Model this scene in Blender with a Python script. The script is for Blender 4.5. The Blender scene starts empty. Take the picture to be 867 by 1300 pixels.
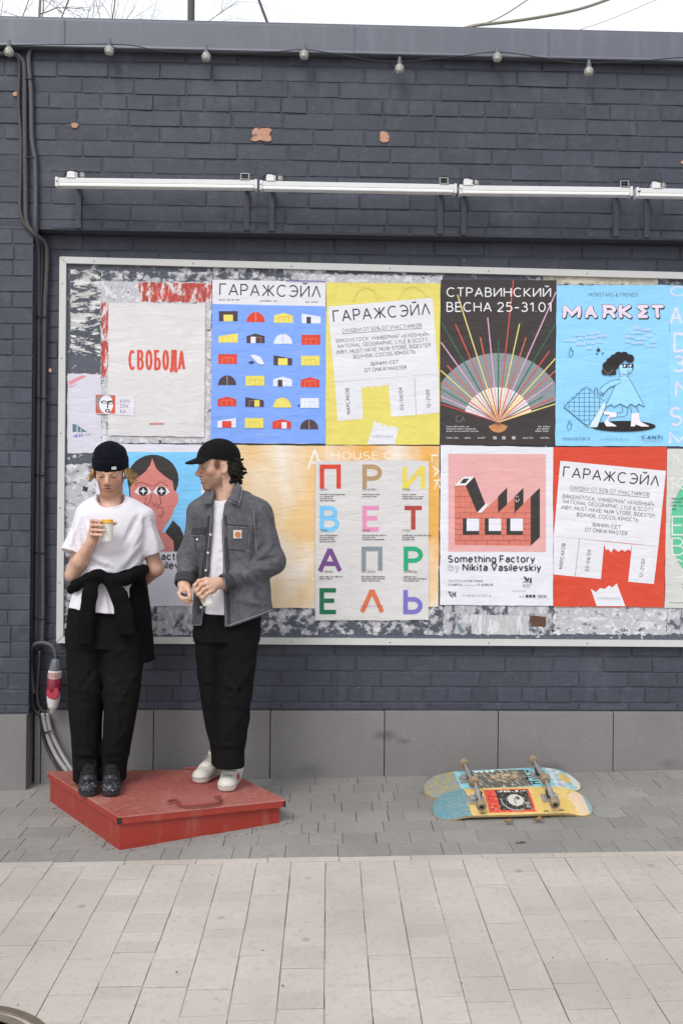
import bpy, bmesh, math, random
import numpy as np
from mathutils import Vector, Matrix, noise as mnoise
from mathutils.geometry import tessellate_polygon

random.seed(7); RNG = np.random.default_rng(7)
S = bpy.context.scene
COL = S.collection

# ------------------------------------------------------------------ camera
FPX = 1264.0                                   # focal length in photo pixels (35 mm on a 36 mm tall frame)
CAM = np.array([0.0, -5.556, 1.6])
YAW, ROLL = math.radians(1.77), 0.0095
FWD = np.array([math.sin(YAW), math.cos(YAW), 0.0])
_r0 = np.array([math.cos(YAW), -math.sin(YAW), 0.0]); _u0 = np.array([0.0, 0.0, 1.0])
RGT = _r0 * math.cos(ROLL) + _u0 * math.sin(ROLL)
UPV = -_r0 * math.sin(ROLL) + _u0 * math.cos(ROLL)
cd = bpy.data.cameras.new('camera'); cam = bpy.data.objects.new('camera', cd); COL.objects.link(cam)
cam.matrix_world = Matrix(((RGT[0], UPV[0], -FWD[0], CAM[0]), (RGT[1], UPV[1], -FWD[1], CAM[1]),
                           (RGT[2], UPV[2], -FWD[2], CAM[2]), (0, 0, 0, 1)))
cd.sensor_fit = 'VERTICAL'; cd.sensor_height = 36.0; cd.lens = 35.0
cd.shift_y = -30.0 / 1300.0
cd.clip_start = 0.05; cd.clip_end = 2000
S.camera = cam

# ------------------------------------------------------------------ sky, sun, exposure
SUN_EL, SUN_AZ = math.radians(48), math.radians(28)      # azimuth measured left of straight behind the camera
wd = bpy.data.worlds.new('World'); S.world = wd; wd.use_nodes = True
wn = wd.node_tree; wn.nodes.clear()
wo = wn.nodes.new('ShaderNodeOutputWorld'); wb = wn.nodes.new('ShaderNodeBackground')
sk = wn.nodes.new('ShaderNodeTexSky'); sk.sky_type = 'NISHITA'; sk.sun_disc = False
sk.sun_elevation = SUN_EL; sk.sun_rotation = math.pi + SUN_AZ
sk.dust_density = 4.0; sk.air_density = 1.2
hs = wn.nodes.new('ShaderNodeHueSaturation'); hs.inputs['Saturation'].default_value = 0.25
hs.inputs['Value'].default_value = 1.0
tc = wn.nodes.new('ShaderNodeTexCoord'); cl = wn.nodes.new('ShaderNodeTexNoise')
cl.inputs['Scale'].default_value = 2.2; cl.inputs['Detail'].default_value = 6
cr = wn.nodes.new('ShaderNodeMapRange'); cr.inputs[1].default_value = 0.3; cr.inputs[2].default_value = 0.7
cr.inputs[3].default_value = 0.45; cr.inputs[4].default_value = 0.75
mx = wn.nodes.new('ShaderNodeMix'); mx.data_type = 'RGBA'
mx.inputs[7].default_value = (8.4, 8.7, 9.2, 1)                  # bright even cloud cover
wn.links.new(sk.outputs[0], hs.inputs['Color']); wn.links.new(tc.outputs['Generated'], cl.inputs['Vector'])
wn.links.new(cl.outputs[0], cr.inputs[0]); wn.links.new(cr.outputs[0], mx.inputs[0])
wn.links.new(hs.outputs[0], mx.inputs[6]); wn.links.new(mx.outputs[2], wb.inputs[0])
wb.inputs[1].default_value = 0.12
wn.links.new(wb.outputs[0], wo.inputs[0])
sl = bpy.data.lights.new('sun', 'SUN'); so = bpy.data.objects.new('sun', sl); COL.objects.link(so)
sl.energy = 1.1; sl.angle = math.radians(24); sl.color = (1.0, 0.98, 0.955)
_sd = Vector((-math.sin(SUN_AZ) * math.cos(SUN_EL), -math.cos(SUN_AZ) * math.cos(SUN_EL), math.sin(SUN_EL)))
so.rotation_euler = _sd.to_track_quat('Z', 'Y').to_euler()
S.view_settings.view_transform = 'Standard'; S.view_settings.look = 'None'
S.view_settings.gamma = 1.0; S.view_settings.use_curve_mapping = False
S.view_settings.exposure = 0.5

# ------------------------------------------------------------------ photo pixel -> point in the place
def ray(px, py): return FWD + RGT * ((px - 433.5) / FPX) + UPV * ((620 - py) / FPX)
def W(px, py, y):
    d = ray(px, py); return CAM + d * ((y - CAM[1]) / d[1])
def gz(x):
    return np.clip(.022 * x - .013, -.07, .04)
def G(px, py, dz=0.0):
    d = ray(px, py); z = dz
    for _ in range(10):
        p = CAM + d * ((z - CAM[2]) / d[2]); z = float(gz(p[0])) + dz
    return p

# ------------------------------------------------------------------ object helpers
def tag(o, label=None, cat=None, group=None, kind=None):
    if label: o['label'] = label
    if cat: o['category'] = cat
    if group: o['group'] = group
    if kind: o['kind'] = kind
    return o
def thing(name, loc, label, cat, group=None):
    o = bpy.data.objects.new(name, None); COL.objects.link(o); o.location = Vector([float(v) for v in loc])
    o.empty_display_size = .1
    return tag(o, label, cat, group)
def wloc(o):
    v = Vector((0, 0, 0))
    while o is not None: v += o.location; o = o.parent
    return v
def obj(name, verts, faces, mats, parent=None, smooth=False, midx=None, cols=None):
    """verts in world space; becomes ONE mesh object (child of parent if given)"""
    v = np.asarray(verts, dtype=float).reshape(-1, 3)
    if parent is not None: v = v - np.array(wloc(parent))
    me = bpy.data.meshes.new(name)
    me.from_pydata(v.tolist(), [], [list(map(int, f)) for f in faces])
    for m in (mats if isinstance(mats, (list, tuple)) else [mats]): me.materials.append(m)
    if midx is not None: me.polygons.foreach_set('material_index', np.asarray(midx, dtype=np.int32))
    if smooth: me.polygons.foreach_set('use_smooth', np.ones(len(me.polygons), dtype=bool))
    if cols is not None:
        at = me.color_attributes.new('Col', 'FLOAT_COLOR', 'POINT')
        c = np.ones((len(v), 4), dtype=np.float32); c[:, :3] = cols
        at.data.foreach_set('color', c.ravel())
    me.update()
    o = bpy.data.objects.new(name, me); COL.objects.link(o)
    if parent is not None: o.parent = parent
    return o
class MB:
    """collects shapes for one mesh"""
    def __init__(s): s.v = []; s.f = []; s.m = []
    def add(s, v, f, mi=0):
        n = len(s.v); s.v += [tuple(map(float, p)) for p in v]; s.f += [[i + n for i in q] for q in f]; s.m += [mi] * len(f)
    def box(s, c, size, bev=0.0, ax=None, mi=0):
        bm = bmesh.new(); bmesh.ops.create_cube(bm, size=1)
        bmesh.ops.scale(bm, vec=size, verts=bm.verts)
        if bev: bmesh.ops.bevel(bm, geom=bm.edges[:], offset=bev, segments=2, affect='EDGES', profile=.6)
        bm.verts.index_update(); c = np.array(c, float)
        P = np.array([v.co for v in bm.verts])
        if ax is not None: P = P @ np.array(ax, float)
        s.add(P + c, [[v.index for v in f.verts] for f in bm.faces], mi); bm.free()
    def tube(s, pts, r, n=10, mi=0, caps=True, ridge=0.0, pitch=.012):
        p = np.array(pts, float)
        if ridge:                                               # corrugated conduit: resample finely and vary the radius
            L = np.r_[0, np.cumsum(np.linalg.norm(np.diff(p, axis=0), axis=1))]
            t = np.arange(0, L[-1], pitch / 4); p = np.c_[[np.interp(t, L, p[:, k]) for k in range(3)]].T
            rr = r * (1 + ridge * np.array([1, .6, -1, .6])[np.arange(len(t)) % 4])
        else: rr = np.broadcast_to(np.asarray(r, float), (len(p),))
        T = np.gradient(p, axis=0); T /= np.linalg.norm(T, axis=1)[:, None] + 1e-9
        ref = np.array([0, 1., 0]) if abs(T[0][1]) < .9 else np.array([1., 0, 0])
        V = []; u = np.cross(T[0], ref); u /= np.linalg.norm(u)
        for i in range(len(p)):
            u = u - T[i] * (u @ T[i]); u /= np.linalg.norm(u) + 1e-9; w = np.cross(T[i], u)
            for k in range(n):
                a = 2 * math.pi * k / n; V.append(p[i] + rr[i] * (math.cos(a) * u + math.sin(a) * w))
        Fc = []
        for i in range(len(p) - 1):
            for k in range(n):
                a, b = i * n + k, i * n + (k + 1) % n; Fc.append([a, b, b + n, a + n])
        if caps: Fc.append(list(range(n))[::-1]); Fc.append([(len(p) - 1) * n + k for k in range(n)])
        s.add(V, Fc, mi)
    def lathe(s, prof, c, axis=(0, 0, 1), n=20, mi=0):
        """prof: (radius, height) list along axis from c"""
        a = Vector(axis).normalized(); q = a.to_track_quat('Z', 'Y'); V = []; Fc = []
        for r, h in prof:
            for k in range(n):
                t = 2 * math.pi * k / n; V.append(np.array(q @ Vector((r * math.cos(t), r * math.sin(t), h))) + np.array(c, float))
        for i in range(len(prof) - 1):
            for k in range(n):
                A, B = i * n + k, i * n + (k + 1) % n; Fc.append([A, B, B + n, A + n])
        Fc.append(list(range(n))[::-1]); Fc.append([(len(prof) - 1) * n + k for k in range(n)])
        s.add(V, Fc, mi)
    def build(s, name, mats, parent=None, smooth=False): return obj(name, s.v, s.f, mats, parent, smooth, s.m)
def spline(pts, n=8):
    """Catmull-Rom through points"""
    p = np.array(pts, float); p = np.vstack([2 * p[0] - p[1], p, 2 * p[-1] - p[-2]]); out = []
    for i in range(1, len(p) - 2):
        for t in np.linspace(0, 1, n, endpoint=False):
            a, b, c, d = p[i - 1:i + 3]
            out.append(.5 * (2 * b + (c - a) * t + (2 * a - 5 * b + 4 * c - d) * t * t + (3 * b - a - 3 * c + d) * t ** 3))
    out.append(p[-2]); return np.array(out)

# ------------------------------------------------------------------ materials
def lin(h):
    h = h.lstrip('#'); r = [int(h[i:i + 2], 16) / 255 for i in (0, 2, 4)]
    return [c / 12.92 if c <= .04045 else ((c + .055) / 1.055) ** 2.4 for c in r]
class NT:
    def __init__(s, name):
        s.m = bpy.data.materials.new(name); s.m.use_nodes = True; s.t = s.m.node_tree
        s.b = s.t.nodes['Principled BSDF']; s.co = s.n('TexCoord').outputs['Object']
    def n(s, ty, **kw):
        nd = s.t.nodes.new('ShaderNode' + ty)
        for k, v in kw.items(): setattr(nd, k, v)
        return nd
    def l(s, a, b): s.t.links.new(a, b)
    def map(s, scale=(1, 1, 1), rot=(0, 0, 0), src=None):
        m = s.n('Mapping'); m.inputs['Scale'].default_value = scale; m.inputs['Rotation'].default_value = rot
        s.l(src or s.co, m.inputs[0]); return m.outputs[0]
    def noise(s, scale, detail=4, rough=.55, vec=None, dist=0):
        q = s.n('TexNoise'); q.inputs['Scale'].default_value = scale; q.inputs['Detail'].default_value = detail
        q.inputs['Roughness'].default_value = rough; q.inputs['Distortion'].default_value = dist
        s.l(vec or s.co, q.inputs['Vector']); return q.outputs[0]
    def rng(s, v, a, b, c, d):
        q = s.n('MapRange'); s.l(v, q.inputs[0])
        for i, x in enumerate((a, b, c, d)): q.inputs[i + 1].default_value = x
        return q.outputs[0]
    def mix(s, f, a, b, mode='MIX'):
        q = s.n('Mix', data_type='RGBA', blend_type=mode)
        for i, x in ((0, f), (6, a), (7, b)):
            if isinstance(x, (int, float)): q.inputs[i].default_value = x
            elif isinstance(x, (list, tuple)): q.inputs[i].default_value = (*x[:3], 1)
            else: s.l(x, q.inputs[i])
        return q.outputs[2]
    def math(s, op, a, b=0.):
        q = s.n('Math', operation=op)
        for i, x in ((0, a), (1, b)):
            if isinstance(x, (int, float)): q.inputs[i].default_value = x
            else: s.l(x, q.inputs[i])
        return q.outputs[0]
    def attr(s, name='Col'): return s.n('Attribute', attribute_name=name).outputs['Color']
    def bump(s, h, strength, dist):
        q = s.n('Bump'); q.inputs['Strength'].default_value = strength; q.inputs['Distance'].default_value = dist
        s.l(h, q.inputs['Height'])
        if s.b.inputs['Normal'].is_linked: s.l(s.b.inputs['Normal'].links[0].from_socket, q.inputs['Normal'])
        s.l(q.outputs[0], s.b.inputs['Normal'])
    def color(s, c):
        if isinstance(c, (list, tuple)): s.b.inputs['Base Color'].default_value = (*c[:3], 1)
        else: s.l(c, s.b.inputs['Base Color'])
    def set(s, **kw):
        for k, v in kw.items():
            i = s.b.inputs[k.replace('_', ' ')]
            if isinstance(v, (int, float)): i.default_value = v
            else: s.l(v, i)
        return s.m
def plain(name, hexc, rough=.6, var=.12, scale=8, bump=.0, bscale=60, metal=0.0, spec=.5):
    """paint / plastic / metal with mottling so no surface is dead flat"""
    t = NT(name); c = lin(hexc)
    k = t.noise(scale, 6, .6)
    t.color(t.mix(k, [x * (1 - var) for x in c], [min(x * (1 + var), 1) for x in c]))
    if bump: t.bump(t.noise(bscale, 5), bump, .004)
    return t.set(Roughness=t.rng(k, .3, .7, rough - .06, rough + .06), Metallic=metal, Specular_IOR_Level=spec)
# ================================================================== the ground
def ground_sheet():
    xs = np.r_[-400, -40, -6, np.linspace(-2.6, 2.6, 27), 6, 40, 400]; ys = np.r_[-400, -40, -8, -4, -1.2, 0, 1, 40, 400]
    V = [(x, y, float(gz(x)) - .012) for y in ys for x in xs]; n = len(xs)
    Fc = [[j * n + i, j * n + i + 1, (j + 1) * n + i + 1, (j + 1) * n + i] for j in range(len(ys) - 1) for i in range(n - 1)]
    t = NT('joint_sand'); t.color(t.mix(t.noise(40, 6), lin('#5c564f'), lin('#79726a'))); t.set(Roughness=.95)
    tag(obj('ground', V, Fc, t.m), kind='structure')
ground_sheet()

def paver_mat(name, lo, hi, dark, bump=.5):
    t = NT(name)
    a = t.attr()
    fine = t.noise(260, 3, .7); spots = t.noise(34, 8, .7); big = t.noise(1.1, 5, .6)
    base = t.mix(t.n('SeparateColor').outputs[0], lin(lo), lin(hi))
    sep = [n for n in t.t.nodes if n.bl_idname == 'ShaderNodeSeparateColor'][0]; t.l(a, sep.inputs[0])
    base = t.mix(t.rng(fine, .3, .7, 0, .35), base, lin(dark))
    base = t.mix(t.rng(spots, .52, .72, 0, .6), base, lin(dark))
    base = t.mix(t.rng(big, .38, .62, 0, .45), base, lin(dark))
    # scuffs and dried drips: pale streaks
    st = t.noise(7, 9, .75, t.map((1, 3.5, 1)))
    base = t.mix(t.rng(st, .6, .72, 0, .25), base, lin('#b9b4ac'))
    gum = t.n('TexVoronoi'); gum.inputs['Scale'].default_value = 3.3; t.l(t.co, gum.inputs['Vector'])
    base = t.mix(t.rng(gum.outputs['Distance'], .02, .075, .4, 0), base, lin('#59554f'))
    t.color(base); t.bump(t.noise(190, 4, .7), bump, .0025); t.bump(t.noise(9, 3), .25, .004)
    return t.set(Roughness=.88, Specular_IOR_Level=.3)
M_LIGHT = paver_mat('light_paver', '#b1aaa2', '#bfb8af', '#918a82')
M_DARK = paver_mat('dark_paver', '#888682', '#999792', '#6e6b67')

def pavers(name, rects, mat, bev=.0012, gap=.0012, ang=0.0):
    ca, sa = math.cos(ang), math.sin(ang)
    V = []; Fc = []; C = []
    for (x0, x1, y0, y1) in rects:
        g = gap; dz = RNG.normal(0, .0008); sh = float(np.clip(RNG.normal(.5, .24), 0, 1)); tx, ty = RNG.normal(0, .003, 2)
        n = len(V); cx, cy = (x0 + x1) / 2, (y0 + y1) / 2
        jit = RNG.normal(0, .0005, 4); rot = RNG.normal(0, .0016)
        def put(x, y, d):
            dx, dy = x - cx, y - cy; x, y = cx + dx - rot * dy, cy + dy + rot * dx
            z = dz + tx * (x - cx) + ty * (y - cy) + d; y -= BORD; x, y = x * ca - y * sa, x * sa + y * ca + BORD
            V.append((x, y, float(gz(x)) + z)); C.append((sh, sh, sh))
        X0, X1, Y0, Y1 = x0 + g * .75 + jit[0], x1 - g * .75 + jit[1], y0 + g * 1.35 + jit[2], y1 - g * 1.35 + jit[3]
        for d, b in ((-.03, 0), (-bev, 0), (0, bev)):
            put(X0 + b, Y0 + b, d); put(X1 - b, Y0 + b, d); put(X1 - b, Y1 - b, d); put(X0 + b, Y1 - b, d)
        for k in range(2):
            for i in range(4): a, b = n + 4 * k + i, n + 4 * k + (i + 1) % 4; Fc.append([a, b, b + 4, a + 4])
        Fc.append([n + 8, n + 9, n + 10, n + 11])
    return tag(obj(name, V, Fc, mat, cols=np.array(C)), kind='structure')
BORD = float(G(433.5, 1087)[1]); _b = G(0, 1095) - G(867, 1080); ANG = math.atan2(-_b[1], -_b[0])   # the paving edge runs slightly askew
# dark strip by the wall: rows parallel to the wall, stones of mixed length
rects = []
for r in range(9):
    y0 = BORD + r * .1512; y1 = y0 + .1512; x = -3.6 - random.random() * .2
    while x < 3.6:
        L = random.choice([.078, .155, .155, .155, .232, .232]); rects.append((x, x + L, y0, y1)); x += L
pavers('dark_pavement', rects, M_DARK, ang=ANG)
# light pavement: columns running away from the wall
rects = [(x, x + .31, BORD - .052, BORD - .002) for x in np.arange(-4.2, 4.2, .31)]
x = -4.4 + .055
while x < 4.4:
    y = BORD - .054 - random.choice([0, .03, .06, .1]) * 0
    first = True
    while y > -7.2:
        L = random.choice([.08, .10, .16, .16, .16, .20, .24, .24]) * (random.uniform(.4, 1) if first else 1); first = False
        rects.append((x, x + .1475, y - L, y)); y -= L
    x += .1475
pavers('light_pavement', rects, M_LIGHT, ang=ANG)

# ================================================================== the brick building
t = NT('painted_brick')
big = t.noise(1.6, 5); sm = t.noise(22, 6, .65); a = t.attr()
sep = t.n('SeparateColor'); t.l(a, sep.inputs[0])
base = t.mix(sep.outputs[0], lin('#3b3d49'), lin('#454854'))
base = t.mix(t.rng(big, .35, .7, 0, .45), base, lin('#33363f'))
base = t.mix(t.rng(sm, .52, .75, 0, .35), base, lin('#5f636e'))
dst = t.noise(5, 8, .7, t.map((1, 1, .35)))
base = t.mix(t.rng(dst, .54, .72, 0, .4), base, lin('#62636a')); drip = t.noise(9, 7, .7, t.map((1, 1, .09))); base = t.mix(t.rng(drip, .58, .7, 0, .45), base, lin('#2b2d33')); base = t.mix(t.rng(t.noise(3.1, 6, .65), .56, .66, 0, .3), base, lin('#565a66'))
chipn = t.noise(46, 3, .6)
base = t.mix(t.rng(chipn, .765, .775, 0, 1), base, lin('#b9b4ac'))
t.color(base); t.bump(t.noise(75, 6, .65), .55, .0035); t.bump(t.noise(14, 4), .5, .006)
M_BRICK = t.set(Roughness=t.rng(sm, .3, .7, .5, .66), Specular_IOR_Level=.4)

bw = thing('brick_building', (0, .1, 0), 'low dark grey painted brick building with a metal roof edge', 'building')
def bricks(name, x0, x1, z0, z1, yf, headers=(), phase=0.0, course=.0862, blen=.2785):
    V = []; Fc = []; C = []
    z = z1; r = 0
    while z > z0 + .02:
        zb = max(z - course, z0); hd = r in headers; L = blen / 2 if hd else blen
        x = x0 - L * (random.random() if phase is None else (phase + (.5 if r % 2 else 0) + random.uniform(-.06, .06)) % 1)
        while x < x1:
            xa, xb = max(x, x0), min(x + L, x1)
            if xb - xa > .02:
                n = len(V); m = .0042; sh = float(np.clip(RNG.normal(.5, .3), 0, 1))
                j = RNG.normal(0, .0012, (4, 2)); fy = RNG.normal(0, .0011) ; tl = RNG.normal(0, .0008, 4); cr = RNG.uniform(.0015, .004)
                q = np.array([(xa + m, zb + m), (xb - m, zb + m), (xb - m, z - m), (xa + m, z - m)]) + j
                if xa == x0: q[[0, 3], 0] = x0
                if xb == x1: q[[1, 2], 0] = x1
                c = q.mean(0)
                for d, s in ((.02, 0), (cr, 0), (0, cr)):
                    for i in range(4):
                        u = q[i] - np.sign(q[i] - c) * s; V.append((u[0], yf + fy + d + (tl[i] if d < .01 else 0), u[1])); C.append((sh,) * 3)
                for k in range(2):
                    for i in range(4): a, b = n + 4 * k + i, n + 4 * k + (i + 1) % 4; Fc.append([a, b, b + 4, a + 4])
                Fc.append([n + 8, n + 9, n + 10, n + 11])
            x += L
        z -= course; r += 1
    # mortar: a lumpy grid a few millimetres behind the brick faces
    nx, nz = int((x1 - x0) / .03) + 2, int((z1 - z0) / .03) + 2; n = len(V)
    for k in range(nz):
        for i in range(nx):
            xx, zz = x0 + (x1 - x0) * i / (nx - 1), z0 + (z1 - z0) * k / (nz - 1)
            V.append((xx, yf + .0042 + .0022 * mnoise.noise(Vector((xx * 9, zz * 9, yf)))
                      + .002 * mnoise.noise(Vector((xx * 40, zz * 40, 3))), zz)); C.append((.25,) * 3)
    for k in range(nz - 1):
        for i in range(nx - 1): a = n + k * nx + i; Fc.append([a, a + 1, a + nx + 1, a + nx])
    return obj(name, V, Fc, M_BRICK, bw, cols=np.array(C))
Z_FASC, Z_BAND, Z_PL = float(W(433, 67, -.165)[2]), 2.992, .362
XL = W(40, 600, -.11)[0]
bricks('wall_band', -3.4, 3.4, Z_BAND, Z_FASC + .03, -.11, headers=(3, 11), phase=.35)
bricks('recessed_wall', XL, 3.4, Z_PL, Z_BAND, 0.0, headers=(5, 11, 17, 23, 29), phase=.1)
bricks('pilaster', -3.4, XL, .362, Z_BAND - .001, -.11, headers=(1, 7, 13, 19, 25), phase=.62)
b = MB()
b.box(((-3.4 + 3.4) / 2, -.045, Z_BAND + .004), (6.8, .126, .012), .002)      # underside of the projecting courses
b.box((XL - .006, -.05, (Z_BAND + .362) / 2), (.012, .105, Z_BAND - .362), .002)  # side of the pilaster
b.build('brick_return', plain('painted_return', '#3f424c', .6, .15, 12, .5), bw)
bb = MB(); bb.box((0, 2.56, 2.0), (6.78, 5.0, 4.1)); bb.build('core', plain('dark_core', '#33353d'), bw)

# metal roof edge
t = NT('roof_metal'); k = t.noise(2.5, 6); st = t.noise(14, 6, .6, t.map((1, 1, .12)))
c = t.mix(k, lin('#595c67'), lin('#656872')); c = t.mix(t.rng(st, .52, .75, 0, .3), c, lin('#7f8490')); t.color(c); t.bump(t.noise(2.2, 2), .25, .01)
M_ROOF = t.set(Roughness=.45, Specular_IOR_Level=.5)
ZT = float(W(433, 31.5, -.16)[2])
b = MB()
xs = [-3.4, -2.25, -1.35, W(449, 50, -.165)[0], W(695, 50, -.165)[0], 2.2, 3.4]
for x0, x1 in zip(xs[:-1], xs[1:]):
    o = .0015 * (xs.index(x0) % 2)
    P = [(-.150 - o, ZT), (-.16 - o, ZT - .004), (-.161 - o, ZT - .012), (-.164 - o, Z_FASC + .012), (-.168 - o, Z_FASC), (-.164 - o, Z_FASC - .005), (-.158, Z_FASC - .002), (-.10, Z_FASC + .002)]
    V = []
    for x in (x0 + .0006, x1 - .0006): V += [(x, y, z) for y, z in P]
    n = len(P); b.add(V, [[i, i + 1, n + i + 1, n + i] for i in range(n - 1)])
b.build('roof_fascia', M_ROOF, bw)
M_SEAM = plain('seam_metal', '#5a5f70', .45)
for x in xs[1:-1]:
    b = MB(); b.box((x + .004, -.1655, (ZT + Z_FASC) / 2), (.009, .004, ZT - Z_FASC - .02), .001); b.build('fascia_seam', M_SEAM, bw)
b = MB(); b.box((0, 2.42, ZT + .004), (6.8, 5.12, .02)); b.build('roof', M_ROOF, bw)

# granite plinth slabs
t = NT('plinth_stone'); f = t.noise(420, 2, .8); m2 = t.noise(3.2, 6); s3 = t.noise(12, 7, .7, t.map((1, 1, .25)))
c = t.mix(t.rng(f, .35, .65, 0, 1), lin('#6a6767'), lin('#898585')); c = t.mix(t.rng(m2, .4, .7, 0, .3), c, lin('#646161'))
c = t.mix(t.rng(s3, .58, .75, 0, .4), c, lin('#8b8885')); 
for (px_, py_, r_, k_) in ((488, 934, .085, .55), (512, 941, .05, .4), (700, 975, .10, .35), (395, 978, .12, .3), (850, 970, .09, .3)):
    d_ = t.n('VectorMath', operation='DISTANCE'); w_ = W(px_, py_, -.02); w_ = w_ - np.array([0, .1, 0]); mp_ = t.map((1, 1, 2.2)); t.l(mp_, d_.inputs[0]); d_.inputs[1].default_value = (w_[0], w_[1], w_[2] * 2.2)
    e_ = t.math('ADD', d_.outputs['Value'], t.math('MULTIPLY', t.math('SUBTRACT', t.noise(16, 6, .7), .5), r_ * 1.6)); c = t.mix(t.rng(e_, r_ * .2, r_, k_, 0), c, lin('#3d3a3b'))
t.color(c); t.bump(f, .15, .001)
M_PL = t.set(Roughness=.62, Specular_IOR_Level=.4)
js = [XL + .005] + [W(p, 940, -.02)[0] for p in (52, 195, 343, 488, 632, 778, 922, 1066)]
for x0, x1 in zip(js[:-1], js[1:]):
    b = MB(); b.box(((x0 + x1) / 2, .005, (Z_PL - .15) / 2), (x1 - x0 - .005, .05, Z_PL + .15 - .004 + RNG.normal(0, .001)), .0025); b.build('plinth_slab', M_PL, bw)
for x0, x1 in ((-2.7, -2.1), (-2.1, XL - .003)):
    b = MB(); b.box(((x0 + x1) / 2, -.06, .1), (x1 - x0 - .005, .15, .52), .0025); b.build('plinth_slab', M_PL, bw)
# bare spots where the paint has come off
t = NT('bare_brick'); k = t.noise(38, 6, .7); c = t.mix(t.rng(k, .3, .7, 0, 1), lin('#a87a62'), lin('#c49a82')); c = t.mix(t.rng(t.noise(24, 5, .6), .65, .67, 0, 1), c, lin('#42454f')); t.color(c); t.bump(k, .6, .003); M_BARE = t.set(Roughness=.9)
for (px, py, w, h) in ((332, 171, 26, 16), (488, 174, 13, 16), (95, 159, 9, 7), (20, 119, 7, 6), (866, 206, 5, 4), (64, 470, 3, 5)):
    c = W(px, py, -.1165); s = 5.45 / FPX; pts = []
    n = 18
    for k in range(n):
        a = 2 * math.pi * k / n; sq = 1 / max(abs(math.cos(a)), abs(math.sin(a))) if w > 20 else 1
        rr = sq * (.5 + RNG.uniform(-.11, .06)); pts.append((c[0] + w * s * rr * math.cos(a), c[1] - .001, c[2] + h * s * rr * math.sin(a)))
    obj('bare_brick_patch', pts + [(p[0], p[1] + .018, p[2]) for p in pts], [list(range(n))[::-1]] + [[i, (i + 1) % n, n + (i + 1) % n, n + i] for i in range(n)], M_BARE, bw)
# ================================================================== the notice board
Y_P = -.030                                                     # face of the panel
def torn_mat(name, paper, slate, thr, scale, stretch=(1, 1, 1), soft=.012, extra=None, ethr=.62, escale=9):
    t = NT(name); v = t.map(stretch); n = t.noise(scale, 12, .72, v, .25); fine = t.noise(70, 6, .75); lay = t.noise(scale * .6, 8, .7, t.map(stretch, (0, .6, 0)), .2)
    pap = t.mix(t.rng(lay, .44, .47, 0, 1), lin(paper), [x * .72 for x in lin(paper)])
    pap = t.mix(t.rng(lay, .56, .59, 0, .8), pap, [min(1, x * 1.12) for x in lin(paper)])
    c = t.mix(t.rng(n, thr - soft, thr + soft, 0, 1), lin(slate), pap)
    if extra:
        e = t.noise(escale, 8, .7, t.map((1.3, 1, .8), (0, .4, 0)))
        c = t.mix(t.rng(e, ethr, ethr + .03, 0, 1), c, lin(extra))
    c = t.mix(t.rng(fine, .5, .68, 0, .3), c, lin('#85868c')); c = t.mix(t.rng(fine, .3, .4, .25, 0), c, lin('#5b5c66')); t.color(c)
    t.bump(n, .35, .002); t.bump(fine, .2, .001)
    return t.set(Roughness=.75)
board = thing('notice_board', (W(75, 815, 0)[0], 0, W(75, 815, 0)[2]), 'wide notice board in a pale metal frame on the dark brick wall', 'notice board')
PXR = 1120
def px_quad(q, y): return [W(px, py, y) for px, py in q]
def sheet_verts(pts, y, th=.0012):
    n = len(pts); f = [W(px, py, y) for px, py in pts]; return f + [p + np.array([0, th, 0]) for p in f], n
b = MB()
P = px_quad([(80, 330), (PXR, 351), (PXR, 820), (77, 812)], Y_P)
b.add(P + [p + np.array([0, .026, 0]) for p in P], [[3, 2, 1, 0], [0, 1, 5, 4], [1, 2, 6, 5], [2, 3, 7, 6], [3, 0, 4, 7]])
t = NT('board_panel'); n = t.noise(14, 9, .7, t.map((.8, 1, 1.2)), .4); f = t.noise(60, 5, .7)
c = t.mix(f, lin('#444854'), lin('#565a64')); c = t.mix(t.rng(n, .60, .615, 0, .85), c, lin('#c9c9cd')); c = t.mix(t.rng(f, .62, .66, 0, .5), c, lin('#b9babf'))
t.color(c); t.bump(f, .2, .002); t.set(Roughness=.6)
b.build('panel', t.m, board)
M_FRAME = plain('frame_aluminium', '#c2c2c0', .5, .07, 6, .05)
def rail(q):
    m = MB(); f = px_quad(q, -.05); n = 4
    e = .0025; c = sum(f) / 4
    m.add([p + np.array([0, .05, 0]) for p in f] + [p + np.array([0, .003, 0]) for p in f] + [p + (c - p) / np.linalg.norm(c - p) * .004 for p in f],
          [[i, (i + 1) % 4, 4 + (i + 1) % 4, 4 + i] for i in range(4)] + [[4 + i, 4 + (i + 1) % 4, 8 + (i + 1) % 4, 8 + i] for i in range(4)] + [[8, 9, 10, 11]])
    return m.build('frame_rail', M_FRAME, board)
rs = (345 - 325) / (867 - 76.)
R0, R1 = 325.5, 325.5 + rs * (PXR - 76); B0, B1 = 816.5, 816.5 + .006 * (PXR - 72)
rail([(76, R0), (PXR, R1), (PXR, R1 + 8.5), (84.5, R0 + 8.5)]); rail([(76, R0 + .3), (84.3, R0 + 8.6), (80.5, B0 - 8.4), (71.8, B0 - .2)])
rail([(72, B0), (80.7, B0 - 8.2), (PXR, B1 - 8), (PXR, B1)]); rail([(PXR - 9, R1 + 8.6), (PXR, R1), (PXR, B1), (PXR - 9, B1 - 8)])
M_SCREW = plain('screw_steel', '#77756f', .4, .2, 60, metal=.7)
for k in range(9):
    for q in ((120 + 125 * k, 330.3 + rs * (44 + 125 * k)), (120 + 125 * k, 813 + .006 * (48 + 125 * k))):
        m = MB(); m.lathe([(.0042, 0), (.0038, .0015), (.001, .002)], W(*q, -.05), (0, -1, 0), 8); m.build('screw', M_SCREW, board)
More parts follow.
